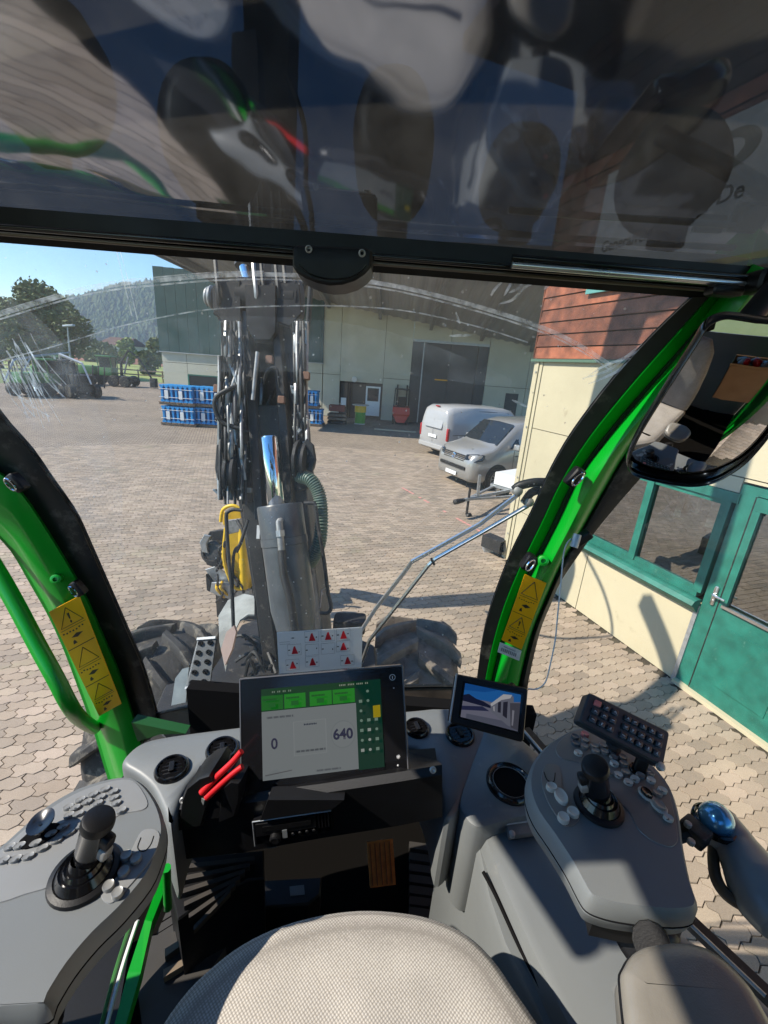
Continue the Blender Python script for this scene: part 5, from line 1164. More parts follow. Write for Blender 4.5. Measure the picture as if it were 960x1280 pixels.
# eyes (bosses) and loop catches on the pillars
def boss(px, py, off, nrm, r=.011):
    d = ray(px, py); c = O+d*((ws_y(px, py)-off)/d.y)
    MB().lathe(c, nrm, [(r*.5, -.03), (r, -.02), (r, .004), (r*.7, .006), (r*.45, .006), (r*.42, -.002)], 20).make('bolt_boss', m_green, mach, 40)
boss(679, 701, .075, (-.3, -1, .3), .013); boss(70, 724, .075, (.3, -1, .3), .013)
def catch(px, py, off, ax):
    d = ray(px, py); c = O+d*((ws_y(px, py)-off)/d.y); ax = Vector(ax).normalized(); s_ = ax.cross(Vector((0, 1, 0))).normalized()
    b_ = MB().obox(c, ax, s_, (0, 1, 0), .022, .012, .012, .006).make('window_catch', m_black, mach, 40)
    lp = [c+Vector((0, -.02, 0))+ax*(.016*cos(a))+s_*(.007*sin(a)) for a in [2*pi*k/12 for k in range(13)]]
    MB().tube(lp, .0022, 6).make('wire_loop', m_chrome, b_, 50)
catch(718, 596, .07, (.5, 0, .8)); catch(660, 702, .07, (.4, 0, .9)); catch(22, 603, .07, (-.6, 0, .8)); catch(98, 735, .07, (-.5, 0, .8))
# --- header bar under the roof window
HY = .76
def hd_(px, py, y=HY): return aY(px, py, y)
xa, xb = -80, 1010
hb_ = lambda x, off: 256+(x)*.0795+off
def bar(name, o1, o2, y0, y1, m, sm=0):
    mb = MB(); rs = []
    for x in (xa, xb):
        a, b_ = hd_(x, hb_(x, o1), y0), hd_(x, hb_(x, o2), y0); dy = Vector((0, y1-y0, 0)); rs.append([a, b_, b_+dy, a+dy])
    return mb.rings(rs).make(name, m, mach, sm)
bar('header_beam', 2, 26, .74, .80, m_black); 
MB().tube([hd_(xa, hb_(xa, 27), .73), hd_(xb, hb_(xb, 27), .73)], .0045, 8).make('header_trim', m_gblack, mach, 50)
bar('header_beam', 29, 38, .745, .80, m_dark)
MB().tube([hd_(xa, hb_(xa, 36), .742), hd_(xb, hb_(xb, 36), .742)], .003, 8).make('header_trim', mat('dull_bronze_strip', (.12, .1, .08), .35, metal=.5), mach, 50)
# sunblind roller with end holder at the right
MB().tube([hd_(640, 331, .70), hd_(950, 357, .70)], .0045, 10).make('blind_roller', m_alu, mach, 50)
MB().tube([hd_(640, 322, .70), hd_(960, 350, .70)], .005, 10).make('blind_roller', m_gblack, mach, 50)
MB().obox(hd_(905, 364, .7), (1, 0, 0), (0, 0, 1), (0, 1, 0), .022, .007, .012, .005).make('roller_holder', m_black, mach, 40)
MB().obox(hd_(955, 352, .69), (1, 0, .1), (0, 0, 1), (0, 1, 0), .02, .015, .02, .008).make('roller_holder', m_black, mach, 40)
# round-bottomed black catch in the middle of the header
ct = [hd_(x, y, .70) for x, y in ((366, 310), (372, 307), (458, 310), (465, 314), (464, 334), (456, 343), (444, 351), (428, 356), (412, 357), (397, 354), (382, 348), (371, 341), (366, 333))]
cc = MB().pod(ct, (0, -1, .1), [(0, -.05), (0, 0), (.003, .004), (.008, .005)]).make('roof_window_catch', m_black, mach, 30)
MB().tube([hd_(x, y, .695) for x, y in ((374, 331), (385, 341), (400, 347), (418, 349), (436, 347), (450, 340), (458, 331))], .0012, 6, 4).make('ridge', m_gblack, cc, 50)
for x in (387, 453): MB().lathe(hd_(x, 313 if x < 400 else 318, .70), (0, -1, 0), [(.005, 0), (.005, .008), (.0035, .009), (.002, .005)], 14).make('screw', m_steel, cc, 40)
# --- roof window: one tinted sheet rising backwards at about 33 degrees
AL = .3502; RB = aY(480, 294, .745)
def rw(x, s_): # s_: metres up the sheet from the header
    sag = .2526*(1-((x-.4)/.85)**2)*sin(min(1.2, s_/.66)*pi/2)-.2975*x*s_-.1006*s_+.1494*s_*s_
    return Vector((x, .745-cos(AL)*s_, RB.z+sin(AL)*s_+sag))
grid = [[rw(-.78+1.56*c/40, -.03+.69*r/30) for c in range(41)] for r in range(31)]
MB().sheet(grid).make('roof_window', m_roofg, mach, 80, fix=False)
zr = EYE+.56; yr = .745-cos(AL)*.66
MB().box((-.82, yr-.03, zr-.02), (.82, yr+.02, zr+.05)).make('roof_beam', m_rubber, mach)
MB().box((-.82, -1.0, zr+.02), (.82, yr-.02, zr+.09)).make('roof', m_green, mach); MB().box((-.8, -1.0, zr+.0), (.8, yr-.03, zr+.018)).make('roof_lining', mat('dark_roof_lining', (.03, .03, .032), .9), mach)
for s_ in (-1, 1): MB().tube([Vector((s_*.80, .76, RB.z)), rw(s_*.8, .33), rw(s_*.8, .66)], .022, 8).make('roof_rail', m_rubber, mach, 50)
FL = EYE-1.42
# --- side windows and sills
SL = [aZ(657, 913, EYE-.80), aZ(860, 1150, EYE-.80), aZ(965, 1250, EYE-.80)]
MB().tube(SL, .012, 4).make('window_sill', m_rubber, mach); MB().tube([p+Vector((-.012, 0, .008)) for p in SL], .003, 6).make('sill_trim', m_steel, mach, 50)
r3 = resamp(edge(RG3, .04), 14); sd0 = SL[0]; back = Vector((.80, -.55, 0))
rows = []
for i, p in enumerate(r3):
    t = i/13; q = Vector((.80, -.45, p.z)); s0 = SL[0].lerp(SL[2], t); rows.append([p.lerp(q, j/8) for j in range(9)])
MB().sheet(rows).make('side_window', m_sideg, mach, 80, fix=False)
MB().box((.79, -.9, EYE-1.6), (.83, -.40, EYE+.5)).make('rear_post', m_green, mach)
MB().box((-.83, -.9, EYE-1.6), (-.79, -.62, EYE+.5)).make('rear_post', m_green, mach)
MB().box((-.83, -.9, FL), (-.80, .44, EYE-.60)).make('reflection_blocker', mat('charcoal_blocker', (.02, .02, .021), .7, spec=.25), mach)  # unseen panel added to darken what the roof window reflects at left
MB().box((-.8, -1.0, EYE-1.6), (.8, -.97, EYE-.25)).make('rear_wall', mat('grey_rear_wall', (.1, .105, .11), .7), mach)
rwf = MB(); rwf.box((-.8, -1.0, EYE-.25), (-.7, -.97, EYE+.5)).box((.7, -1., EYE-.25), (.8, -.97, EYE+.5)); rwf.make('rear_window_frame', m_black, mach)
MB().box((-.7, -.99, EYE-.25), (.7, -.985, EYE+.45)).make('rear_window', m_sideg, mach)
# --- sill trim below the windscreen
lowl = [ws(x, y, -.005) for x, y in ((186, 895), (240, 882), (300, 872), (400, 862), (500, 858), (560, 857), (606, 858))]
lowr = [ws(x, y, .02) for x, y in ((210, 925), (250, 915), (300, 905), (400, 895), (500, 890), (560, 888), (612, 890))]
MB().sheet([lowl, lowr], (0, .02, -.01)).make('lower_trim', mat('dusty_lower_trim', (.05, .042, .036), .5, var=.5, scale=14, dirt=((.16, .12, .09), .55, 9)), mach, 50)
MB().tube(lowl, .006, 6, 4).make('lower_seal', m_rubber, mach, 50)
MB().prism([aY(x, y, .93) for x, y in ((164, 903), (232, 917), (200, 918), (172, 927))], (0, .03, 0)).make('gusset', mat('shaded_green_paint', (.008, .07, .012), .5), mach)  # green paint darkened for the shade the gusset lies in
# --- floor and sills
FL = EYE-1.42
MB().box((-.75, -.95, FL-.06), (.8, 1.08, FL)).make('floor', mat('black_floor_mat', (.006, .0055, .005), 1.0, spec=.0), mach)
MB().box((-.55, 1.04, FL), (.5, 1.08, EYE-.95)).make('front_wall', m_dark, mach)
for k in range(9):
    a = aZ(175+k*7, 1215-k*16, FL+.02); b_ = aZ(250+k*7, 1165-k*15, FL+.02)
    MB().prism([a, b_, b_+Vector((0, .022, 0)), a+Vector((0, .022, 0))], (0, 0, -.02)).make('floor_rib', mat('rubber_rib', (.03, .027, .024), .6) if k == 0 else bpy.data.materials['rubber_rib'], mach)
for k in range(7):
    a = aZ(512, 1060+k*14, FL+.02); b_ = aZ(572, 1068+k*14, FL+.02); MB().prism([a, b_, b_+Vector((0, .02, 0)), a+Vector((0, .02, 0))], (0, 0, -.02)).make('floor_rib', bpy.data.materials['rubber_rib'], mach)
# green sill of the door opening, lower left
sill = [[aZ(x, y, z) for x, y, z in row] for row in (((205, 1085, 2.1), (181, 1150, 2.0), (160, 1215, 1.95), (138, 1300, 1.9)), ((216, 1087, 2.1), (190, 1152, 2.0), (176, 1215, 1.95), (152, 1300, 1.9)))]
MB().sheet(sill, (0, 0, -.03)).make('door_sill', m_green, mach)
for dx in (-9, -16): MB().tube([aZ(x+dx, y, z+.0) for x, y, z in ((181, 1150, 2.0), (160, 1215, 1.95), (138, 1300, 1.9))], .004, 6, 4).make('sill_seal', m_white if dx == -9 else m_greend, mach, 50)
MB().prism([aZ(x, y, 1.85) for x, y in ((40, 1310), (90, 1230), (140, 1160), (168, 1150), (140, 1310))], (0, 0, -.03)).make('door_step', m_black, mach)
MB().tube([aZ(208, 1085, 2.3), aZ(210, 1135, 2.15)], .008, 8).make('frame_tube', m_green, mach, 50)
# green handrail outside the left pillar
hr = [(-50, 640), (-8, 707), (19, 754), (47, 807), (69, 847), (85, 878), (96, 894), (108, 904), (118, 910)]
rail = MB().tube([O+ray(x, y)*(1.12+(0, 0, 0, 0, 0, .02, .10, .22, .34)[i]) for i, (x, y) in enumerate(hr)], .020, 16, 6).make('handrail', m_green, None, 60)
tag(rail, 'green tubular handrail curving down outside the left pillar', 'handrail')
# ---------------------------------------------------------------- dashboard
DZ = EYE-.83
dash = thing('dashboard', 'grey moulded dashboard with round air vents, cup holder and black centre housing', 'dashboard', (-.1, .8, DZ))
def dz(x, y, z=DZ): return aZ(x, y, z)
def outline(px, z, k=4, closed=True): return [aZ(p.x, p.y, z) for p in spline([Vector((x, y, 0)) for x, y in px], k, closed)]
lt_ = outline(((152, 955), (160, 940), (180, 926), (215, 918), (300, 907), (345, 903), (345, 975), (300, 962), (262, 958), (240, 975), (226, 1000), (214, 1035), (203, 1012), (190, 985), (172, 968)), DZ, 3)
MB().pod(lt_, Zp, [(0, -.20), (.0, -.012), (.003, -.004), (.01, 0)]).make('left_section', m_grey, dash, 40)
# middle strip behind the monitors and right section
md = outline(((330, 903), (420, 892), (500, 888), (560, 884), (610, 898), (607, 925), (597, 950), (584, 985), (574, 1012), (556, 1022), (545, 975), (520, 935), (440, 940), (330, 950)), DZ, 3)
MB().pod(md, Zp, [(0, -.20), (0, -.012), (.003, -.004), (.01, 0)]).make('middle_section', m_grey, dash, 40)
rt_ = outline(((612, 899), (640, 915), (662, 930), (700, 968), (730, 1010), (720, 1026), (660, 1019), (606, 1033), (590, 1030), (580, 1018), (574, 1000), (586, 962), (598, 930)), DZ+.004, 3)
MB().pod(rt_, Zp, [(0, -.25), (0, -.014), (.003, -.004), (.01, 0)]).make('right_section', m_grey, dash, 40)
# side console box running back beside the seat
bz = EYE-.86
bx = [aZ(x, y, bz) for x, y in ((602, 1036), (660, 1024), (725, 1030), (800, 1130), (880, 1180), (990, 1275), (1080, 1420), (790, 1480), (735, 1330), (700, 1265), (660, 1180), (625, 1100))]
MB().pod(bx, Zp, [(-.02, -.5), (-.006, -.03), (.006, -.006), (.022, 0)]).make('side_box', m_grey, dash, 40)
low = [aZ(x, y, bz-.03) for x, y in ((556, 1022), (585, 1028), (602, 1045), (630, 1110), (665, 1190), (700, 1265), (735, 1335), (700, 1340), (668, 1262), (628, 1180), (608, 1120), (596, 1060), (578, 1035))]
MB().pod(low, Zp, [(0, -.5), (0, -.01), (.006, 0)]).make('side_skirt', m_grey, dash, 40)
gv = [aZ(x, y, bz-.026) for x, y in ((604, 1090), (620, 1120), (650, 1185), (690, 1262))]; MB().tube(gv, .0035, 6, 4).make('seam', m_dark, dash)
def vent(px, py, r, z=DZ, closed_=True, nm='air_vent'):
    c = aZ(px, py, z); rp = r
    v = MB().lathe(c, Zp, [(rp*1.14, 0), (rp*1.14, .004), (rp*1.02, .009), (rp*.93, .008), (rp*.90, .001), (rp*.90, -.0)], 32, cap=False).make(nm, m_gblack, dash, 50)
    MB().lathe(c, Zp, [(rp*.9, -.02), (rp*.9, .002)], 24).make('core', m_dark, v) if not closed_ else MB().lathe(c+Zp*.001, Zp, [(rp*.89, 0), (rp*.89, .001), (rp*.6, .004), (rp*.1, .005)], 24).make('core', m_black, v, 40)
    for k in range(-2, 3):
        a = Vector((.94, .34, 0)); b_ = Vector((-.34, .94, 0)); L_ = rp*.82*math.sqrt(1-(k/3.2)**2)
        MB().obox(c+b_*(k*rp*.3)+Zp*.005, a, (b_+Zp*.9), a.cross(b_+Zp*.9), L_, .004, .0012).make('louver', m_gblack, v)
    MB().obox(c+Zp*.009, (.94, .34, 0), (-.34, .94, 0), Zp, .005, .012, .003, .002).make('knob', m_black, v)
    return v
vent(215, 962, .030); vent(278, 938, .031); vent(521, 911, .027); vent(575, 919, .031)
# cup holder: a sunk cup with a thick rim
c = aZ(637, 980, DZ+.004)
ch = MB().lathe(c, Zp, [(.050, 0), (.050, .006), (.044, .012), (.038, .008), (.035, -.004), (.033, -.06), (.028, -.065), (.001, -.065)], 40, cap=False).make('cup_holder', m_gblack, dash, 50)
MB().lathe(c, Zp, [(.0365, .0075), (.036, .0078), (.0355, .006)], 40, cap=False).make('rim_line', m_steel, ch)
MB().lathe(c+Zp*.0015, Zp, [(.036, 0), (.036, .0008)], 32).make('dark_disc', m_dark, ch)  # flat black disc stands in for the shade inside the cup
# black centre housing: top ledge and front face
hy = .60
tp_ = [Vector((p.x, p.y, DZ+.01)) for p in (dz(226, 998), dz(250, 955), dz(300, 945), dz(420, 938), dz(520, 934), dz(548, 956), dz(553, 985))]
fr_t = [aY(x, y, hy) for x, y in ((224, 1010), (300, 1003), (400, 990), (500, 975), (553, 966))]
fr_b = [aY(x, y, hy+.01) for x, y in ((222, 1075), (300, 1066), (400, 1048), (500, 1032), (553, 1021))]
hs_ = MB(); top_b = [aY(x, y, .76) for x, y in ((250, 955), (300, 948), (400, 940), (500, 934), (545, 938))]
fr_m = [p+Vector((0, .012, .006)) for p in fr_t]
bk = [p+Vector((0, .16, .0)) for p in fr_b]
tlv = [aZ(x, y, DZ+.012) for x, y in ((250, 957), (300, 950), (400, 942), (500, 938), (546, 950))]
hs_.rings([list(q) for q in zip(bk, fr_b, [p+Vector((0, 0, -.004)) for p in fr_t], fr_m, tlv)]); hs_.make('centre_housing', m_black, dash, 40)
for x, y in ((229, 1000, ), (541, 962)): MB().lathe(aY(x, y, hy-.004), (0, -1, .6), [(.006, 0), (.006, .003), (.004, .004), (.001, .002)], 12).make('screw', m_steel, dash, 40)
# two upright cheeks left of the monitor holding the red handles
for px in (((226, 1000), (232, 985), (248, 972), (262, 968), (268, 975), (262, 1000), (252, 1034), (222, 1040)), ((276, 985), (288, 976), (300, 978), (300, 1000), (294, 1022), (272, 1030))):
    MB().pod([aY(x, y, hy-.012) for x, y in px], (0, -1, .3), [(0, -.09), (0, -.006), (.004, 0)]).make('housing_cheek', m_black, dash, 40)
MB().prism([aY(x, y, hy-.008) for x, y in ((258, 985), (278, 985), (274, 1022), (252, 1026))], (0, .002, 0)).make('slot', m_dark, dash)
# tilted wedge added for the patch of sunlight on the ledge under the monitor
MB().prism([aY(x, y, hy-.016) for x, y in ((335, 1000), (430, 1000), (415, 1012), (325, 1026))], (0, .03, -.003)).make('lit_wedge', m_black, dash)
pl_ = thing('pliers', 'two red handles of pliers stuck in the slot left of the large monitor', 'pliers', aD(275, 970, .8))
for a in (((302, 939), (290, 953), (268, 974), (252, 991)), ((303, 958), (290, 968), (272, 984), (258, 997))):
    MB().tube([aD(x, y, .80) for x, y in a], [.0055, .0065], 10, 5).make('handle', m_red, pl_, 50)
MB().tube([aD(256, 996, .81), aD(252, 1018, .84)], .006, 6).make('jaw', m_steel, pl_)
# car radio
rad = thing('car_radio', 'black car radio with round knob under the large monitor', 'radio', aY(365, 1030, hy))
rq = Quad(aY(316, 1026, hy-.008), aY(414, 1012, hy-.008), aY(416, 1038, hy-.004), aY(319, 1056, hy-.004))
mb = MB(); mb.prism([rq(0, 0), rq(1, 0), rq(1, 1), rq(0, 1)], rq.n*-.02); mb.make('body', m_gblack, rad)
MB().prism(rq.rect(.03, .12, .8, .62, .003), rq.n*-.003).make('faceplate', m_black, rad); MB().prism(rq.rect(.12, .24, .74, .46, .004), rq.n*-.001).make('display', m_dark, rad)
for e in (((0, 0), (1, 0)), ((0, 0), (0, 1))): MB().tube([rq(*e[0], .002), rq(*e[1], .002)], .0012, 6).make('bezel', m_galv, rad)
MB().lathe(rq(.28, .74, .0), rq.n, [(.011, 0), (.0105, .010), (.008, .012), (.004, .0115)], 24).make('knob', m_black, rad, 40)
MB().prism(rq.rect(.37, .5, .43, .85, .004), rq.n*-.002).make('usb_cover', m_galv, rad)
for k in range(4): MB().lathe(rq(.5+.09*k, .76, .002), rq.n, [(.0035, 0), (.003, .002)], 10).make('button', m_black, rad)
for k in range(4): MB().prism(rq.rect(.83+.04*k, .1, .845+.04*k, .7, .003), rq.n*-.002).make('fin', m_black, rad)

# ---------------------------------------------------------------- large monitor
mon = thing('display_monitor', 'large black operator monitor with green and grey screen showing 0 and 640', 'monitor', aD(405, 990, .86))
mq = Quad(aD(300, 849, .88), aD(503, 832, .88), aD(511, 973, .83), aD(302, 1000, .83))
b0 = [mq(u, v) for u, v in ((.01, .0), (.99, 0), (1, .015), (1, .985), (.99, 1), (.01, 1), (0, .985), (0, .015))]
MB().pod(b0, mq.n, [(.004, -.045), (0, -.035), (0, -.004), (.0015, 0)]).make('housing', m_gblack, mon, 30)
MB().prism(mq.rect(.02, .04, .86, .965, .0012), mq.n*-.001).make('screen_glass', m_gblack, mon)
for e in (((0, 1), (0, 0)), ((0, 0), (1, 0)), ((1, 0), (1, 1))): MB().tube([mq(*e[0], .0), mq(*e[1], .0)], .0018, 6).make('edge_bevel', mat('edge_grey', (.08, .08, .085), .3) if 'edge_grey' not in bpy.data.materials else bpy.data.materials['edge_grey'], mon)
S_ = [([(.13, .13), (.80, .13), (.80, .85), (.13, .85)], (.24, .27, .28)), ([(.13, .105), (.86, .105), (.86, .31), (.13, .31)], (.006, .075, .02)),
      ([(.705, .105), (.86, .105), (.86, .88), (.705, .88)], (.004, .055, .03)), ([(.13, .30), (.705, .30), (.705, .87), (.13, .87)], (.30, .33, .34))]
for a, b_ in ((.13, .262), (.27, .40), (.425, .56), (.566, .70)): S_.append(([(a, .165), (b_, .165), (b_, .29), (a, .29)], (.02, .36, .02) if a > .2 else (.01, .22, .015)))
S_ += [([(.32, .41), (.52, .41), (.52, .70), (.32, .70)], (.36, .39, .40)), ([(.325, .415), (.515, .415), (.515, .695), (.325, .695)], (.31, .34, .35)), (circ(.62, .56, .075, .12, 28), (.27, .30, .31)), (circ(.62, .56, .069, .11, 28), (.31, .34, .35))]
rr_ = random.Random(3)
for k in range(8): S_.append(([(.385+.01*k, .435+.004*(k % 2)), (.392+.01*k, .435), (.392+.01*k, .45), (.385+.01*k, .45)], (.03, .04, .08)))
for k in range(26): S_.append(([(.33+.007*k, .655), (.336+.007*k, .655), (.336+.007*k, .672), (.33+.007*k, .672)], (.10, .11, .13) if k % 4 else (.24, .27, .28)))
for k in range(22): S_.append(([(.16+.0075*k, .345), (.166+.0075*k, .345), (.166+.0075*k, .362), (.16+.0075*k, .362)], (.11, .12, .14) if k % 5 else (.24, .27, .28)))
for k in range(20): S_.append(([(.45+.0075*k, .83), (.456+.0075*k, .83), (.456+.0075*k, .845), (.45+.0075*k, .845)], (.12, .13, .15) if k % 6 else (.24, .27, .28)))
for a in (.145, .285, .44, .58):
    for k in range(9): S_.append(([(a+.009*k, .19), (a+.007+.009*k, .19), (a+.007+.009*k, .205), (a+.009*k, .205)], (.01, .12, .02)))
    S_.append(([(a+.03, .225), (a+.075, .225), (a+.075, .265), (a+.03, .265)], (.01, .2, .02)))
S_.append(([(.15, .86-.04), (.31, .80), (.31, .808), (.15, .828)], (.15, .15, .16)))
for i in range(3):
    for j in range(7):
        if (i, j) in ((2, 2),): continue
        u, v = .735+.045*i, .20+.085*j
        if rr_.random() < .25: continue
        cc_ = (.25, .38, .30) if rr_.random() < .7 else (.5, .55, .5)
        S_.append((circ(u, v, .009, .013, 8) if rr_.random() < .5 else [(u-.01, v-.013), (u+.01, v-.013), (u+.01, v+.013), (u-.01, v+.013)], cc_))
S_.append(([(.808, .335), (.852, .332), (.852, .44), (.808, .44)], (.55, .42, .01)))
for k in range(12): S_.append(([(.19+.011*k, .125), (.196+.011*k, .125), (.196+.011*k, .14), (.19+.011*k, .14)], (.3, .4, .3) if k % 3 else (.01, .05, .02)))
for k in range(18): S_.append(([(.60+.0105*k, .118), (.606+.0105*k, .118), (.606+.0105*k, .133), (.60+.0105*k, .133)], (.4, .45, .35) if k % 5 else (.01, .05, .02)))
art('screen_picture', mq, S_, m_screen, mon, .0016)
m_digit = mat('screen_digit', (.005, .005, .02), .5)
put_text('640', mq(.62, .555, .0032), mq.ax, mq.ay, .0205, m_digit, mon, 'digits', bold=.03); put_text('0', mq(.205, .575, .0032), mq.ax, mq.ay, .0205, m_digit, mon, 'digits', bold=.02)
ic = mat('panel_icon', (.5, .5, .5), .5)
pw = MB()
pts = [mq(u, v, .001) for u, v in circ(.935, .10, .017, .026, 20)]; pw.tube(pts+[pts[0]], .0006, 5); pw.tube([mq(.935, .09, .001), mq(.935, .115, .001)], .0008, 5); pw.make('power_symbol', ic, mon)
st_ = MB()
for k in range(4): a = pi*k/4; st_.tube([mq(.945+.012*cos(a), .81+.019*sin(a), .001), mq(.945-.012*cos(a), .81-.019*sin(a), .001)], .0006, 4)
st_.lathe(mq(.945, .81), mq.n, [(.0018, 0), (.0018, .0015)], 10); st_.make('brightness_symbol', ic, mon)
for v in (.20, .885): MB().lathe(mq(.94, v), mq.n, [(.0012 if v < .5 else .002, 0), (.001, .001)], 8).make('light_dot', ic, mon)
bk_ = (mq(.5, .8, -.05)); MB().tube([bk_, bk_+Vector((0, .06, -.06)), Vector((bk_.x, bk_.y+.08, DZ))], .018, 8).make('bracket', m_black, mon)
# ---------------------------------------------------------------- small camera monitor
cm = thing('camera_monitor', 'small camera monitor showing a blue sky yard view on the right of the dashboard', 'monitor', aD(612, 930, .9))
cq = Quad(aD(571, 842, .90), aD(661, 860, .90), aD(654, 928, .86), aD(562, 903, .86))
b0 = [cq(u, v) for u, v in ((.03, 0), (.97, 0), (1, .04), (1, .96), (.97, 1), (.03, 1), (0, .96), (0, .04))]
MB().pod(b0, cq.n, [(.006, -.03), (0, -.022), (0, -.004), (.003, 0)]).make('housing', m_black, cm, 30)
MB().tube([cq(0, 0), cq(0, 1)], .002, 6).make('edge_bevel', m_galv, cm)
MB().prism(cq.rect(.1, .13, .93, .87, .001), cq.n*-.001).make('screen_glass', m_gblack, cm)
C_ = [([(.13, .16), (.90, .16), (.90, .84), (.13, .84)], (.22, .22, .30)), ([(.13, .16), (.90, .16), (.90, .3), (.52, .42), (.13, .44)], (.02, .17, .55)), ([(.13, .16), (.60, .16), (.4, .26), (.13, .3)], (.01, .11, .42)),
      ([(.13, .40), (.2, .36), (.3, .42), (.4, .44), (.52, .5), (.52, .54), (.13, .52)], (.012, .015, .05)), ([(.13, .62), (.4, .54), (.5, .6), (.13, .70)], (.03, .035, .10)), ([(.2, .75), (.9, .70), (.9, .84), (.2, .84)], (.13, .14, .2)),
      ([(.50, .45), (.66, .24), (.80, .22), (.86, .80), (.76, .78), (.52, .60)], (.20, .21, .27)), ([(.50, .46), (.66, .22), (.78, .20), (.76, .27), (.64, .34), (.52, .50)], (.62, .62, .66)),
      ([(.60, .40), (.64, .37), (.65, .58), (.61, .58)], (.03, .03, .05)), ([(.67, .37), (.73, .34), (.74, .66), (.68, .62)], (.03, .03, .05)), ([(.76, .36), (.90, .32), (.90, .82), (.80, .80)], (.09, .09, .12)),
      ([(.54, .50), (.56, .48), (.57, .58), (.55, .57)], (.5, .5, .55)), ([(.80, .48), (.83, .48), (.83, .76), (.81, .76)], (.3, .3, .36))]
art('screen_picture', cq, C_, m_screen, cm, .0014)
MB().tube([cq(.7, .4, -.02), cq(.72, .45, -.06), aD(640, 858, 1.06)], .01, 8).make('bracket', m_black, cm)
# thin cable hanging from a clip on the right pillar
tag(MB().tube([aD(x, y, d) for x, y, d in ((722, 672, .98), (712, 675, .96), (705, 690, .95), (701, 730, .93), (697, 770, .92), (694, 800, .92), (688, 830, .91), (682, 852, .91), (672, 861, .91), (660, 861, .92))], .0016, 6, 6).make('cable', mat('white_cable', (.55, .53, .5), .5), None, 60), 'thin white cable hanging from the clip on the right pillar', 'cable')
cl = thing('cable_clip', 'small silver and black microphone clip on the rear edge of the right pillar', 'clip', aD(724, 680, .97))
MB().tube([aD(717, 684, .96), aD(722, 668, .96)], .009, 10).make('silver_barrel', m_galv, cl, 50); MB().obox(aD(729, 672, .975), (.6, 0, .6), (0, 1, 0), (-.6, 0, .6), .018, .012, .009, .004).make('clip_body', m_black, cl)

# ---------------------------------------------------------------- stickers on the pillars and the crane symbol plate
m_pic = mat('sticker_black', (.02, .015, .01), .5); m_sy = mat('sticker_yellow', (.9, .42, .0), .45); m_sred = mat('sticker_red', (.7, .02, .03), .5); m_sw = mat('sticker_white', (.7, .7, .66), .5, var=.15, scale=60)
def tri(q, cu, cv, hw, hh_, w_=.0011, ex=False, t=None):
    a, b_, c = (cu, cv-hh_), (cu+hw, cv+hh_), (cu-hw, cv+hh_)
    mb = MB(); mb.tube([q(*a, .0007), q(*b_, .0007), q(*c, .0007), q(*a, .0007)], w_, 4)
    if ex: mb.poly(q.poly([(cu-.04, cv-hh_*.35), (cu+.04, cv-hh_*.35), (cu+.018, cv+hh_*.35), (cu-.018, cv+hh_*.35)], .0008)); mb.poly(q.poly(circ(cu, cv+hh_*.65, .03, .012, 8), .0008))
    mb.make('warning_triangle', m_pic, t)
def sticker(qd, label, segs, white=None):
    t = thing('warning_sticker', label, 'sticker', qd(.5, .5))
    n = 10; mb = MB(); mb.prism([qd(u, v, .0004) for u, v in ((0, 0), (1, 0), (1, 1), (0, 1))], qd.n*-.002); mb.make('backing', m_sy, t)
    for v0, v1, ex in segs:
        h = (v1-v0); tri(qd, .5, v0+h*.28, .38, h*.2, ex=ex, t=t)
        s_ = MB(); rr_ = random.Random(int(v0*100)+3)
        s_.poly(qd.rect(.08, v0+h*.53, .92, v0+h*.54, .0006))
        for k in range(7): u = .12+.11*k; s_.poly(qd.poly(circ(u, v0+h*rr_.uniform(.6, .64), .035, .007, 6), .0007))
        s_.poly(qd.poly([(.3, v0+h*.76), (.5, v0+h*.7), (.72, v0+h*.74), (.5, v0+h*.8)], .0007)); s_.poly(qd.poly([(.3, v0+h*.86), (.36, v0+h*.83), (.42, v0+h*.92), (.28, v0+h*.93)], .0007))
        if v0 > 0: s_.poly(qd.rect(.03, v0, .97, v0+.006, .0008))
        s_.make('pictogram', m_pic, t)
    return t
q1 = Quad(edge([(61, 765), (61, 765)], .088)[0], edge([(99, 745), (99, 745)], .082)[0], edge([(152, 879), (152, 879)], .082)[0], edge([(124, 895), (124, 895)], .088)[0])
sticker(q1, 'yellow three-part warning sticker on the shaded left pillar', ((0, .34, True), (.34, .69, False), (.69, 1, False)))
q2_ = Quad(edge([(656, 718)]*2, .085)[0], edge([(683, 729)]*2, .085)[0], edge([(652, 812)]*2, .085)[0], edge([(627, 800)]*2, .085)[0])
st2 = sticker(q2_, 'yellow two-part warning sticker on the sunlit right pillar', ((0, .52, False), (.52, 1, True)))
q3 = Quad(edge([(625, 803)]*2, .085)[0], edge([(652, 814)]*2, .085)[0], edge([(649, 826)]*2, .085)[0], edge([(622, 815)]*2, .085)[0])
t = thing('white_label', 'small white label with grey print below the yellow sticker on the right pillar', 'label', q3(.5, .5)); MB().prism(q3.rect(0, 0, 1, 1, .0004), q3.n*-.002).make('backing', m_sw, t)
mb = MB()
for k in range(9): mb.poly(q3.rect(.12+.08*k, .4, .17+.08*k, .75, .0008))
for k in range(10): mb.poly(q3.rect(.2+.055*k, .16, .235+.055*k, .28, .0008))
mb.make('print', mat('grey_print', (.25, .25, .25), .6), t)
m_plate = bpy.data.materials.new('silver_foil'); m_plate.use_nodes = True; N = m_plate.node_tree.nodes; L = m_plate.node_tree.links; N.clear()
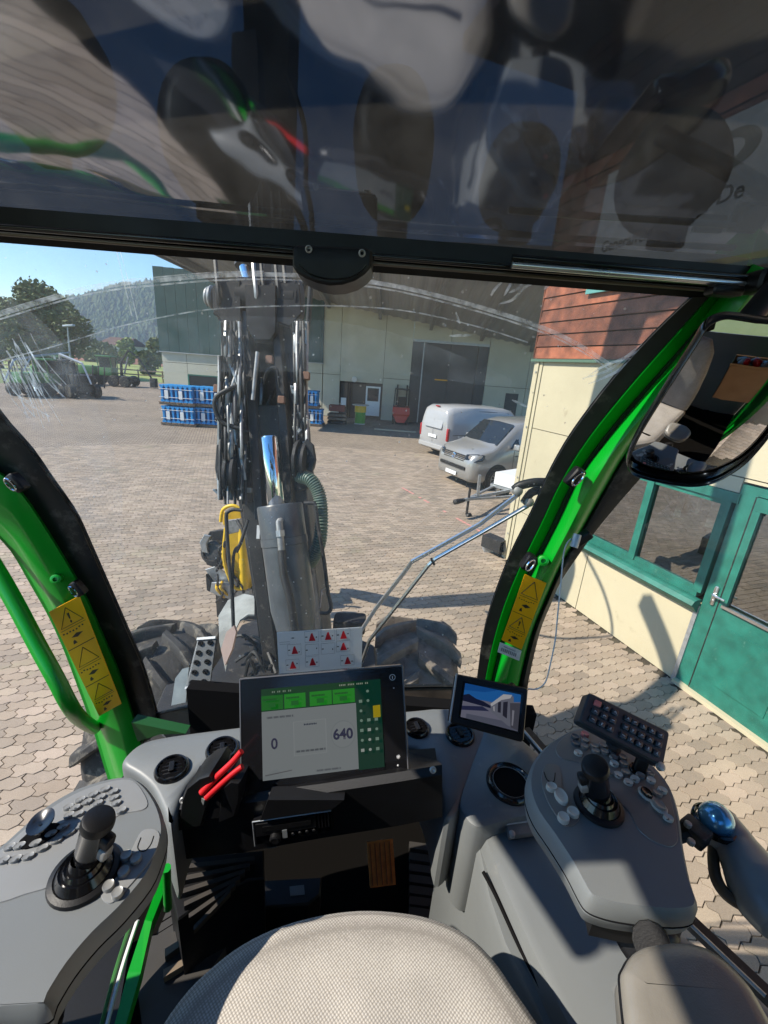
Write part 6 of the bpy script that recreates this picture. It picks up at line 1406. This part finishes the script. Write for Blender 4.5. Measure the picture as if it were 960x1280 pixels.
_o = N.new('ShaderNodeOutputMaterial'); _x = N.new('ShaderNodeMixShader'); _d = N.new('ShaderNodeBsdfDiffuse'); _t = N.new('ShaderNodeBsdfTranslucent'); _d.inputs[0].default_value = (.75, .75, .73, 1); _t.inputs[0].default_value = (.85, .85, .83, 1); _x.inputs[0].default_value = .6
L.new(_d.outputs[0], _x.inputs[1]); L.new(_t.outputs[0], _x.inputs[2]); L.new(_x.outputs[0], _o.inputs[0])
# symbol plate lying behind the monitor against the windscreen
pq = Quad(ws(346, 791, .012), ws(453, 784, .012), ws(452, 834, .014), ws(349, 843, .014))
sp2 = thing('symbol_plate', 'silver plate with red and black crane symbols against the windscreen behind the large monitor', 'plate', pq(.5, .5))
MB().prism(pq.rect(0, 0, 1, 1), pq.n*-.002).make('plate', m_plate, sp2)
rs_ = random.Random(9); mk = MB(); rd = MB()
for (u, v) in ((.41, .14), (.6, .14), (.78, .14), (.2, .42), (.41, .45), (.6, .45), (.78, .42), (.17, .78), (.41, .74), (.83, .78)):
    pts = [pq(a, b_, .0008) for a, b_ in ((u-.08, v-.13), (u+.08, v-.13), (u+.08, v+.13), (u-.08, v+.13), (u-.08, v-.13))]; mk.tube(pts, .0003, 4)
    if (u, v) not in ((.6, .45), (.41, .45)): MB().poly(pq.poly([(u-.035, v+.1), (u-.008, v-.07), (u+.008, v-.09), (u+.02, v-.02), (u+.045, v+.1)], .0009)).make('red_symbol', m_sred, sp2)
    mk.poly(pq.poly(circ(u+.055, v+rs_.uniform(-.03, .07), .008, .018, 6), .001)); mk.poly(pq.rect(u-.075, v-.01, u-.05, v+.012, .001))
mk.poly(pq.poly([(.16, .14), (.19, .125), (.21, .14), (.19, .155)], .001)); mk.tube([pq(u, v, .0008) for u, v in ((.03, .22), (.15, .22), (.15, .27), (.03, .27), (.03, .22))], .0003, 4)
tag(mk.make('black_symbols', m_pic, sp2), kind='stuff')
# ---------------------------------------------------------------- wiper linkage: two silver rods
wi = thing('windscreen_wiper', 'two parallel bent silver wiper rods crossing the windscreen to the lower middle', 'wiper', ws(655, 612, -.06))
def wv(x, y, o_=-.07): return ws(x, y, o_)
MB().tube([wv(650, 616), wv(600, 655), wv(515, 702), wv(508, 712), wv(470, 760), wv(447, 795)], .0062, 6).make('upper_rod', m_alu, wi)
MB().tube([wv(660, 632), wv(600, 667), wv(545, 698), wv(536, 706), wv(500, 752), wv(462, 800), wv(452, 828)], .0062, 6).make('lower_rod', m_alu, wi)
MB().obox(wv(541, 702), (1, 0, .7), (0, 1, 0), (-.7, 0, 1), .003, .008, .009).make('rod_joint', m_rubber, wi)
MB().tube([wv(643, 612), wv(650, 607), wv(668, 603), wv(684, 603)], .012, 8, 3).make('motor_arm', m_black, wi, 50); MB().tube([wv(655, 628), wv(664, 616), wv(676, 612)], .011, 8, 3).make('motor_arm', m_black, wi, 50)
for x, y in ((648, 614), (662, 628)): MB().lathe(wv(x, y, -.055), (0, -1, .2), [(.012, -.02), (.012, .0), (.006, .004)], 12).make('pivot', m_steel, wi, 40)
# ---------------------------------------------------------------- armrest consoles
def oval(c, n_, ax, rx, ry, h, seg=14, dome=.6):
    c = Vector(c); ax = Vector(ax).normalized(); ay = Vector(n_).cross(ax); n_ = Vector(n_)
    R = lambda k, z: [c+ax*(rx*k*cos(2*pi*i/seg))+ay*(ry*k*sin(2*pi*i/seg))+n_*z for i in range(seg)]
    return MB().rings([R(1.0, -.001), R(1, h*.75), R(.9, h), R(.8, h*.93), R(.3, h*.88)])
def joystick(root, base, top, r, z0, side, ringr):
    b_ = Vector(base); t_ = Vector(top); d = (t_-b_).normalized()
    bowl = MB().lathe(b_, Zp, [(ringr*1.22, .0), (ringr*1.18, .004), (ringr, .006), (ringr*.8, -.002)], 36, cap=False).make('joystick_bowl', m_black, root, 50)
    MB().lathe(b_+Zp*.0005, Zp, [(ringr*.98, 0), (ringr*.97, .001)], 30).make('dark_disc', m_dark, bowl)
    MB().lathe(b_+Zp*.001, Zp, [(ringr*.98, .004), (ringr*.8, .014), (ringr*.72, .012), (ringr*.6, .018), (ringr*.52, .016), (ringr*.35, .026)], 30, cap=False).make('rubber_boot', m_gblack, bowl, 60)
    L_ = (t_-b_).length
    g = MB().lathe(b_, d, [(r*.45, .01), (r*.55, L_*.30), (r*.95, L_*.36), (r*1.0, L_*.5), (r*.97, L_*.9), (r*1.04, L_*.95)], 28).make('joystick', m_gblack, root, 50)
    MB().lathe(t_-d*.006, d, [(r*1.06, 0), (r*1.07, .005), (r*1.0, .010), (r*.85, .0115)], 28).make('cap', m_black, g, 40)
    sdv = Vector(side).normalized(); sdv = (sdv-d*sdv.dot(d)).normalized()
    for k in (.80, .60): MB().obox(b_+d*L_*k+sdv*r*1.05, d, d.cross(sdv), sdv, .009, r*.42, .007, .005).make('thumb_button', m_black if k > .7 else m_silver, g, 40)
    return g
PZ = EYE-.60
lc = thing('left_armrest_console', 'grey control console with black joystick at the lower left', 'control console', aZ(110, 1120, PZ))
lo = [(-20, 1068), (0, 1054), (27, 1030), (54, 1007), (89, 986), (122, 974), (150, 968), (168, 969), (184, 980), (198, 1000), (206, 1022), (207, 1042), (200, 1066), (186, 1096), (152, 1137), (119, 1169), (89, 1205), (67, 1240), (55, 1262), (0, 1268), (-80, 1270), (-90, 1130)]
lop = outline(lo, PZ, 3)
MB().pod(lop, Zp, [(.012, -.052), (.002, -.045), (0, -.026), (.0015, -.024), (.0, -.022), (.001, -.008), (.006, 0)]).make('console_body', m_grey, lc, 35)
MB().pod(lop, Zp, [(.0008, -.0255), (-.0006, -.024), (.0008, -.0225)], cap=False).make('parting_line', m_dark, lc)
kp = outline([(-20, 1075), (0, 1063), (30, 1037), (58, 1014), (92, 993), (125, 980), (155, 974), (170, 978), (180, 990), (186, 1005), (178, 1014), (150, 1020), (120, 1040), (90, 1070), (72, 1095), (62, 1110), (30, 1120), (0, 1130), (-60, 1140)], PZ, 3)
MB().pod(kp, Zp, [(0, -.001), (.0015, .0012), (.004, .0014)]).make('keypad_panel', m_greyl, lc, 35)
keys = [(75, 540), (150, 530), (270, 510), (120, 630), (215, 610), (320, 550), (425, 490), (520, 430), (385, 440), (475, 385), (515, 240), (565, 245), (520, 300), (590, 290), (605, 185), (655, 200), (700, 145), (735, 210), (755, 165), (790, 105), (850, 125), (855, 170), (870, 210), (910, 265), (600, 380), (30, 640)]
for cx, cy in keys: oval(aZ(cx/6, 970+cy/6, PZ+.0014), Zp, (.85, .52, 0), .0068, .0042, .0034).make('key', m_greyl, lc, 40)
m_mark = mat('key_print', (.06, .065, .07), .5)
for i, k_ in enumerate([o for o in lc.children if o.name.startswith('key.') or o.name == 'key']):
    c = aZ(keys[i][0]/6, 970+keys[i][1]/6, PZ+.0049); r_ = random.Random(i); mb = MB()
    for q_ in range(2): a = r_.choice((0, pi/2, pi/4, -pi/4)); mb.obox(c+Vector((.001*(q_-.5), .0008*(q_-.5), 0)), (cos(a), sin(a), 0), (-sin(a), cos(a), 0), Zp, .0020, .0004, .0002)
    mb.make('print', m_mark, k_)
pd = outline([(165, 1060), (176, 1040), (190, 1036), (200, 1042), (198, 1058), (188, 1078), (170, 1100), (150, 1122), (138, 1131), (128, 1126), (124, 1114), (132, 1105), (146, 1096)], PZ, 3)
MB().pod(pd, Zp, [(0, -.001), (.001, .0014), (.003, .0016)]).make('button_pad', m_greyl, lc, 35)
MB().tube(spline([aZ(x, y, PZ+.0018) for x, y in ((176, 1047), (172, 1060), (180, 1064), (188, 1056), (192, 1045))], 5), .0006, 4).make('u_groove', m_dark, lc)
for x, y in ((158, 1071), (170, 1075), (155, 1091), (136, 1109), (147, 1118)): oval(aZ(x, y, PZ+.0016), Zp, (1, 0, 0), .0065, .0065, .005).make('round_button', m_silver if y > 1100 else m_greyl, lc, 50)
joystick(lc, aZ(106, 1092, PZ+.001), aZ(123, 1026, PZ+.085), .0165, PZ, (1, -.3, 0), .031)
ml = MB(); a = aZ(50, 1045, PZ+.002); b_ = aZ(52, 1028, PZ+.02)
mj = oval(a, Zp, (.8, .6, 0), .022, .013, .002).make('mini_joystick', m_dark, lc, 50); MB().tube([a, b_], .004, 8).make('stem', m_gblack, mj, 50); MB().lathe(b_, (-.2, -.2, 1), [(.006, -.003), (.015, 0), (.016, .003), (.010, .002), (.004, .0)], 24).make('dish', m_gblack, mj, 50)
MB().tube([aZ(40, 1270, PZ-.06), aZ(30, 1330, PZ-.2)], .03, 10).make('arm', m_black, lc, 50)

PR = EYE-.58
rc = thing('right_armrest_console', 'grey control console with black joystick and many buttons right of the dashboard', 'control console', aZ(770, 1060, PR))
ro_ = [(660, 988), (661, 962), (674, 938), (697, 918), (722, 908), (748, 910), (785, 930), (818, 955), (842, 985), (852, 1018), (857, 1055), (866, 1098), (876, 1132), (860, 1142), (820, 1141), (780, 1136), (755, 1130), (738, 1122), (728, 1108), (712, 1078), (690, 1044), (670, 1015)]
rop = outline(ro_, PR, 3)
MB().pod(rop, Zp, [(.014, -.056), (.004, -.046), (0, -.028), (.0015, -.026), (0, -.024), (.001, -.008), (.006, 0)]).make('console_body', m_grey, rc, 35)
MB().pod(rop, Zp, [(.0008, -.0275), (-.0006, -.026), (.0008, -.0245)], cap=False).make('parting_line', m_dark, rc)
kp = outline([(694, 934), (706, 920), (724, 913), (746, 916), (782, 936), (812, 958), (834, 986), (843, 1016), (848, 1045), (846, 1056), (836, 1060), (815, 1052), (796, 1036), (786, 1016), (770, 1000), (752, 975), (728, 956), (700, 948)], PR, 3)
MB().pod(kp, Zp, [(0, -.001), (.0015, .0012), (.004, .0014)]).make('keypad_panel', m_taupe, rc, 35)
kz = [(110, 135, 0), (185, 115, 1), (115, 185, 0), (185, 160, 2), (180, 205, 2), (135, 255, 3), (255, 205, 2), (265, 240, 2), (320, 200, 2), (330, 245, 2), (390, 245, 0), (400, 290, 2), (405, 335, 3), (435, 420, 3), (470, 290, 2), (475, 335, 2), (490, 400, 2), (510, 475, 3), (560, 450, 3), (650, 390, 2), (670, 410, 2), (680, 460, 3), (765, 535, 3), (730, 560, 2), (810, 745, 3), (370, 400, 2), (600, 425, 2)]
m_kd = mat('blue_grey_key', (.05, .065, .08), .3); m_kr = mat('pink_key', (.5, .14, .13), .35); m_kt = mat('taupe_key', (.19, .165, .15), .3); m_ks = mat('pale_key', (.42, .39, .35), .3)
for cx, cy, k in kz: oval(aZ(700+cx/6, 900+cy/6, PR+.0014), Zp, (.9, -.4, 0), .0066, .0052, .0052).make('key', (m_kd, m_kr, m_kt, m_ks)[k], rc, 40)
for i, k_ in enumerate([o for o in rc.children if o.name.split('.')[0] == 'key']):
    cx, cy, kk_ = kz[i]; c = aZ(700+cx/6, 900+cy/6, PR+.0068); r_ = random.Random(i+50); mb = MB()
    for q_ in range(2): a = r_.choice((0, pi/2, pi/4, -pi/4)); mb.obox(c+Vector((.001*(q_-.5), .0008*(q_-.5), 0)), (cos(a), sin(a), 0), (-sin(a), cos(a), 0), Zp, .0022, .0004, .0002)
    mb.make('print', m_mark, k_)
for cx, cy in ((645, 560), (740, 650)):
    c = aZ(700+cx/6, 900+cy/6, PR+.0014); kk = oval(c, Zp, (.3, -1, 0), .0125, .0095, .003).make('ringed_button', m_ks, rc, 50); oval(c+Zp*.002, Zp, (.3, -1, 0), .009, .0065, .005).make('dome', m_gblack if cx < 700 else m_kt, kk, 60)
c = aZ(796, 962, PR+.0014); kk = oval(c, Zp, (.7, .5, 0), .013, .011, .004).make('rocker_lever', m_gblack, rc, 50); MB().obox(c+Zp*.016+Vector((.004, 0, 0)), (.9, -.3, 0), (.3, .9, 0), (.1, .1, 1), .009, .006, .014, .003).make('lever', m_black, kk, 40)
pd = outline([(680, 958), (688, 955), (698, 958), (702, 968), (704, 985), (712, 1005), (722, 1016), (724, 1026), (714, 1034), (704, 1032), (692, 1016), (682, 998), (676, 976)], PR, 3)
MB().pod(pd, Zp, [(0, -.001), (.001, .0014), (.003, .0016)]).make('button_pad', m_taupe, rc, 35)
MB().tube(spline([aZ(x, y, PR+.0018) for x, y in ((680, 965), (684, 975), (692, 977), (694, 966))], 5), .0006, 4).make('u_groove', m_dark, rc)
oval(aZ(689, 986, PR+.0016), Zp, (1, 0, 0), .008, .007, .007).make('round_button', m_ks, rc, 50)
oval(aZ(701, 997, PR+.0016), Zp, (.1, -1, 0), .013, .009, .006).make('rocker_button', m_ks, rc, 50)
for x, y in ((704, 1024), (716, 1017)): oval(aZ(x, y, PR+.0016), Zp, (1, .2, 0), .008, .008, .006).make('round_button', m_ks, rc, 50)
joystick(rc, aZ(748, 1006, PR+.001), aZ(744, 959, PR+.085), .0165, PR, (-1, -.1, 0), .028)
bt = [aZ(x, y, PR-.05) for x, y in ((738, 1133), (760, 1140), (860, 1148), (855, 1160), (790, 1160), (742, 1150))]
MB().pod(bt, Zp, [(0, -.03), (0, .01), (.005, .014)]).make('rear_skirt', m_black, rc, 35)
MB().lathe(aZ(812, 1163, PR-.09), (.2, 0, 1), [(.034, -.03), (.036, -.02), (.030, -.012), (.033, .0), (.027, .008), (.028, .02), (.02, .03)], 28).make('swivel_bellows', m_black, rc, 60)
# wide keypad behind the right console
kq = Quad(aD(737, 865, .66), aD(838, 915, .66), aD(827, 959, .63), aD(724, 902, .63))
kb = thing('button_keypad', 'black keypad with four rows of backlit keys behind the right console', 'keypad', kq(.5, .9))
o8 = [kq(u, v) for u, v in [(p[0], p[1]) for p in circ(.05, .1, .05, .1, 4, 180, 270)+circ(.95, .1, .05, .1, 4, 270, 360)+circ(.95, .9, .05, .1, 4, 0, 90)+circ(.05, .9, .05, .1, 4, 90, 180)]]
MB().pod(o8, kq.n, [(.003, -.02), (0, -.016), (0, -.002), (.002, 0)]).make('housing', mat('blue_black_plastic', (.008, .016, .024), .5), kb, 40)
m_key = mat('dark_key', (.02, .03, .038), .3); m_kic = mat('key_symbol', (.35, .42, .45), .4)
for i in range(8):
    for j in range(3):
        u = .12+.105*i+(.03 if i > 2 else 0); v = .24+.26*j
        if i == 3: u += .02
        c = kq(u, v, .001)
        kk = MB().obox(c, kq.ax, kq.ay, kq.n, .0052, .0046, .0022, .0015).make('key', m_kr if (i, j) == (0, 0) else m_key, kb, 40)
        if (i, j) != (0, 0):
            mb = MB(); r_ = random.Random(i*7+j); 
            for q_ in range(2): a = r_.uniform(0, pi); mb.obox(c+kq.n*.0024+kq.ax*.001*(q_-.5), kq.ax*cos(a)+kq.ay*sin(a), -kq.ax*sin(a)+kq.ay*cos(a), kq.n, .0021, .00045, .0002)
            mb.make('symbol', m_kic, kk)
MB().tube([kq(.5, .9, -.02), aZ(770, 935, PR-.02)], .01, 8).make('holder', m_black, kb)
MB().lathe(kq(.97, 1.02, -.004), kq.n, [(.006, 0), (.006, .006), (.003, .007)], 12).make('hinge', m_steel, kb)
# ---------------------------------------------------------------- trackball grip
tb = thing('trackball_mouse', 'grey ergonomic trackball with glossy blue ball right of the right console', 'trackball', aD(915, 1080, .62))
TZ = EYE-.66
bo = [(870, 1022), (874, 1010), (888, 1004), (908, 1006), (926, 1014), (944, 1034), (958, 1062), (975, 1090), (975, 1140), (950, 1140), (925, 1128), (908, 1105), (906, 1080), (912, 1060), (900, 1048), (880, 1038)]
TP = [(889, 1024, .034), (896, 1034, .036), (908, 1046, .033), (922, 1062, .031), (936, 1084, .036), (950, 1108, .042), (966, 1136, .042), (985, 1165, .03)]
tp3 = [aZ(x, y, TZ+.012) for x, y, r in TP]; tps = spline(tp3, 5); rad_ = [r for _, _, r in TP]
rs = []
for i, p in enumerate(tps):
    t = i/5; k = min(int(t), len(rad_)-2); r = rad_[k]+(rad_[k+1]-rad_[k])*(t-k) if i < len(tps)-1 else rad_[-1]; r *= (.55 if i == 0 else .85 if i == 1 else 1)
    d_ = (tps[min(i+1, len(tps)-1)]-tps[max(i-1, 0)]).normalized(); s_ = d_.cross(Zp).normalized()
    rs.append([p+s_*(r*cos(a))+Zp*(r*(.95 if sin(a) > 0 else .8)*sin(a)) for a in [2*pi*j/24 for j in range(24)]])
MB().rings(rs).make('body', m_greyl, tb, 80)
c = aZ(894, 1026, TZ+.038); MB().lathe(c-Zp*.002, Zp, [(.030, -.006), (.030, .002), (.027, .004), (.024, -.002)], 32, cap=False).make('ball_ring', m_gblack, tb, 50)
m_ball = mat('blue_metal_ball', (.09, .30, .50), .2, metal=.6, coat=1.)
me_b = MB(); prof = [(.0235*sin(pi*k/14), -.0235*cos(pi*k/14)) for k in range(15)]; me_b.lathe(c+Zp*.004, Zp, prof, 28, cap=False).make('ball', m_ball, tb, 80)
ed = [aZ(x, y, TZ-.0) for x, y in ((892, 1060), (892, 1080), (896, 1100), (908, 1118), (930, 1132), (955, 1142), (975, 1145))]; MB().tube(ed, .008, 8, 4).make('base_edge', mat('brown_worn_edge', (.10, .07, .045), .4), tb, 60)
bq = MB(); bq.obox(aZ(868, 1040, TZ+.03), (.5, -.86, 0), (.86, .5, 0), Zp, .018, .014, .012, .004); bq.make('bracket', m_rubber, tb, 40)
for x, y in ((860, 1030), (864, 1052)): MB().lathe(aZ(x, y, TZ+.045), Zp, [(.005, -.004), (.005, .002), (.003, .003)], 8).make('screw', m_steel, tb)
MB().tube([aZ(866, 1042, TZ+.03), aZ(840, 1050, TZ+.02)], .008, 8).make('arm', m_rubber, tb)
# armrest cushion bottom right
AZ_ = EYE-.55
ar = thing('armrest', 'worn grey leather armrest pad at the lower right corner', 'armrest', aZ(860, 1250, AZ_))
ao = outline([(781, 1225), (784, 1200), (800, 1180), (830, 1172), (862, 1172), (892, 1182), (925, 1210), (955, 1250), (990, 1330), (960, 1400), (860, 1400), (800, 1330)], AZ_, 4)
MB().pod(ao, Zp, [(.01, -.05), (0, -.04), (0, -.012), (.003, -.005), (.010, -.001), (.02, .001)]).make('pad', mat('worn_leather', (.19, .175, .15), .32, var=.15, scale=14, bump=.5, bscale=700), ar, 70)
MB().tube([p+Zp*-.018 for p in ao]+[ao[0]-Zp*.018], .002, 6).make('piping', m_black, ar, 60)
MB().tube([aZ(815, 1180, AZ_-.05), aZ(812, 1165, PR-.07)], .02, 12).make('neck', m_black, ar, 50)
# silver latch on the side box
lt2 = thing('drawer_latch', 'silver latch on the side box below the right console', 'latch', aZ(655, 1038, EYE-.855))
ll = MB(); a, b_ = aZ(634, 1040, EYE-.848), aZ(690, 1032, EYE-.848); ll.obox((a+b_)/2, b_-a, Vector((0, 1, 0)), Zp, (b_-a).length/2, .012, .006, .003); ll.make('bar', m_taupe, lt2, 40)
MB().lathe(aZ(640, 1043, EYE-.842), Zp, [(.006, -.004), (.006, .004), (.003, .005)], 12).make('pin', m_steel, lt2); MB().tube([a+Vector((0, .01, .007)), b_+Vector((0, .01, .007))], .0018, 6).make('bar_edge', m_steel, lt2)

# ---------------------------------------------------------------- seat
seat = thing('operator_seat', 'operator seat with beige mesh cushion', 'seat', (0, .1, EYE-1.2))
SZ = EYE-.745
so_ = [(185, 1290), (205, 1255), (240, 1213), (290, 1172), (340, 1146), (395, 1130), (450, 1123), (505, 1126), (550, 1136), (590, 1156), (622, 1186), (650, 1225), (685, 1275), (720, 1330)]
fr = outline(so_, SZ, 4, closed=False)
sb_ = fr+[Vector((.25, .0, SZ)), Vector((.24, -.15, SZ)), Vector((-.22, -.15, SZ)), Vector((-.26, .0, SZ))]
MB().pod(sb_, Zp, [(.02, -.13), (.004, -.11), (-.002, -.07), (.0, -.035), (.008, -.014), (.02, -.004), (.04, .001), (.08, .004)]).make('cushion', m_seat, seat, 80)
MB().pod(sb_, Zp, [(.04, -.30), (.04, -.12)]).make('base', m_black, seat)
bkr = MB(); rs = []
for z, y, hw, th in ((.0, -.20, .24, .06), (.25, -.27, .25, .07), (.5, -.33, .22, .06), (.58, -.36, .17, .04)):
    rs.append([Vector((hw*cos(a)*(1 if abs(cos(a)) < .9 else 1), y+th*sin(a)-.05*cos(a)**2*-1, SZ+z)) for a in [2*pi*k/24 for k in range(24)]])
bkr.rings(rs).make('backrest', m_seat, seat, 70)
rs = []
for z, k in ((.60, .6), (.63, 1), (.75, 1), (.80, .6)): rs.append([Vector((.13*k*cos(a), -.42+.045*k*sin(a), SZ+z)) for a in [2*pi*j/20 for j in range(20)]])
MB().rings(rs).make('headrest', m_black, seat, 70)
# pedal
pe = thing('pedal', 'worn orange brown ribbed pedal on the cab floor', 'pedal', aZ(478, 1110, FL))
pq_ = Quad(aZ(459, 1053, FL+.16), aZ(491, 1049, FL+.16), aZ(495, 1106, FL+.09), aZ(463, 1110, FL+.09))
MB().prism(pq_.rect(0, 0, 1, 1), pq_.n*-.01).make('pedal_plate', mat('orange_brown_rubber', (.42, .14, .025), .6, var=.2, scale=60), pe)
for k in range(5): MB().prism(pq_.rect(.08+.19*k, .04, .11+.19*k, .96, .002), pq_.n*-.003).make('rib', mat('brown_rib', (.12, .04, .015), .6) if k == 0 else bpy.data.materials['brown_rib'], pe)
MB().tube([pq_(.5, .9, -.01), Vector((pq_(.5, .9).x, pq_(.5, .9).y+.08, FL))], .012, 8).make('pedal_arm', m_black, pe)
# other black pedal housing and label in the footwell
fb = thing('pedal_housing', 'black pedal housing in the dark footwell under the radio', 'pedal housing', aZ(360, 1110, FL))
MB().pod([aZ(x, y, FL+.12) for x, y in ((330, 1100), (402, 1096), (400, 1118), (385, 1130), (330, 1134))], Zp, [(0, -.12), (0, -.004), (.004, 0)]).make('housing', m_black, fb, 30)
MB().prism([aZ(x, y, FL+.122) for x, y in ((362, 1108), (380, 1106), (381, 1118), (363, 1120))], (0, 0, -.002)).make('label_patch', mat('dim_grey_label', (.12, .12, .12), .5), fb)
MB().pod([aZ(x, y, FL+.3) for x, y in ((205, 1075), (225, 1072), (330, 1062), (330, 1098), (310, 1100), (250, 1130), (222, 1150))], Zp, [(0, -.3), (0, -.004), (.004, 0)]).make('side_cover', m_black, fb, 30)
m_tr = mat('tread_rubber', (.035, .03, .026), .55, var=.3, scale=30)
for k in range(6):
    a, b_, c_, d_ = ((212+6*k, 1090+15*k-8), (318-6*k, 1070+8*k), (318-6*k, 1075+8*k), (212+6*k, 1096+15*k-8))
    MB().prism([aZ(x, y, FL+.315) for x, y in (a, b_, c_, d_)], (0, 0, -.014)).make('tread_rib', m_tr, fb)
for k in range(2):
    q = Quad(aZ(206-2*k, 1186+26*k, FL+.13), aZ(240+10*k, 1165+22*k, FL+.13), aZ(240+10*k, 1172+22*k, FL+.13), aZ(206-2*k, 1196+26*k, FL+.13)); MB().prism(q.rect(0, 0, 1, 1), (0, 0, -.05)).make('tread_rib', mat('pale_tan_rib', (.16, .12, .08), .6) if k == 0 else bpy.data.materials['pale_tan_rib'], fb)  # two ribs in a paler tan than the rest
MB().prism([aZ(x, y, FL+.11) for x, y in ((172, 1240), (190, 1170), (240, 1160), (285, 1180), (230, 1260), (180, 1300))], (0, 0, -.1)).make('foot_plate', mat('worn_black_plate', (.03, .027, .024), .6, var=.3, scale=9, dirt=((.12, .1, .08), .6, 12)), fb)
# ---------------------------------------------------------------- inside mirror
mi = thing('inside_mirror', 'large black framed convex mirror hanging before the right pillar', 'mirror', aD(875, 500, .5))
mo = [(893, 401), (915, 396), (960, 402), (1010, 410), (1015, 470), (975, 532), (940, 575), (912, 596), (888, 607), (860, 610), (825, 605), (795, 597), (785, 588), (784, 574), (800, 540), (832, 488), (868, 432), (880, 412)]
mc = aD(895, 505, .52)
tgt = Vector((.40, .12, EYE-.44))
din = (mc-O).normalized(); dout = (tgt-mc).normalized(); mn = (dout-din).normalized()
pts = [aP(p.x, p.y, mc, mn) for p in spline([Vector((x, y, 0)) for x, y in mo], 4, True)]
cen = sum(pts, Vector())/len(pts)
fr_ = MB().pod(pts, mn, [(.004, -.03), (0, -.02), (0, -.003), (.0015, 0), (.003, -.001), (.004, -.004)], cap=False).make('frame', m_gblack, mi, 40)
MB().pod(pts, mn, [(.02, -.034), (.003, -.024)]).make('back_shell', m_black, mi, 40)
Rc = .38; rs = []
for k in (1, .9, .78, .65, .5, .35, .2, .1, .02):
    ring = []
    for p in pts:
        q = cen+(p-cen)*(k*.98); r2 = (q-cen).length_squared; ring.append(q+mn*(-.0055+(.012-r2/(2*Rc))*1.0 if False else -.004-(r2-0.0)/(2*Rc)+.0035))
    rs.append(ring)
mg_ = MB().rings(rs, cap=False); mg_.f.append(tuple((len(rs)-1)*len(pts)+j for j in range(len(pts))))
mg_.make('mirror_glass', m_mirror, mi, 80)
MB().tube([cen-mn*.03+Zp*.05, Vector((.52, .66, EYE+.16)), Vector((.60, .72, EYE+.12))], .014, 10, 4).make('mirror_arm', m_black, mi, 50)
# things behind the driver that the mirror shows
bxo = thing('cardboard_box', 'open brown cardboard box behind the seat, seen in the mirror', 'box', (.5, -.6, EYE-.6))
m_card = mat('cardboard', (.36, .2, .1), .8, var=.1)
for a, b_ in (((.35, -.75, EYE-.75), (.355, -.45, EYE-.4)), ((.35, -.75, EYE-.75), (.7, -.745, EYE-.4)), ((.695, -.75, EYE-.75), (.7, -.45, EYE-.4)), ((.35, -.455, EYE-.75), (.7, -.45, EYE-.4)), ((.35, -.75, EYE-.755), (.7, -.45, EYE-.75))): MB().box(a, b_).make('board', m_card, bxo)
MB().prism([(.35, -.45, EYE-.4), (.7, -.45, EYE-.4), (.7, -.33, EYE-.33), (.35, -.33, EYE-.33)], (0, 0, .004)).make('flap', m_card, bxo)
gl_ = thing('work_gloves', 'crumpled red and grey work gloves lying in the cardboard box', 'gloves', (.52, -.6, EYE-.45))
rn = random.Random(6)
for k in range(5):
    c = Vector((.42+.05*k, -.6+rn.uniform(-.06, .06), EYE-.42)); MB().tube([c, c+Vector((rn.uniform(-.05, .05), rn.uniform(-.05, .05), .05)), c+Vector((rn.uniform(-.06, .06), rn.uniform(-.06, .06), .02))], [.03, .02], 8, 4).make('glove', m_red if k % 2 else m_greyl, gl_, 60)
# ---------------------------------------------------------------- the air between the yard and the hill
hz_m = bpy.data.materials.new('valley_haze'); hz_m.use_nodes = True; N = hz_m.node_tree.nodes; L = hz_m.node_tree.links; N.clear()
_o = N.new('ShaderNodeOutputMaterial'); _v = N.new('ShaderNodeVolumePrincipled'); _v.inputs['Color'].default_value = (.62, .78, 1, 1); _v.inputs['Density'].default_value = .00042; _v.inputs['Anisotropy'].default_value = .2
L.new(_v.outputs[0], _o.inputs['Volume'])
tag(MB().box((-1800, -60, -3), (1900, 1100, 260)).make('haze', hz_m), kind='stuff')
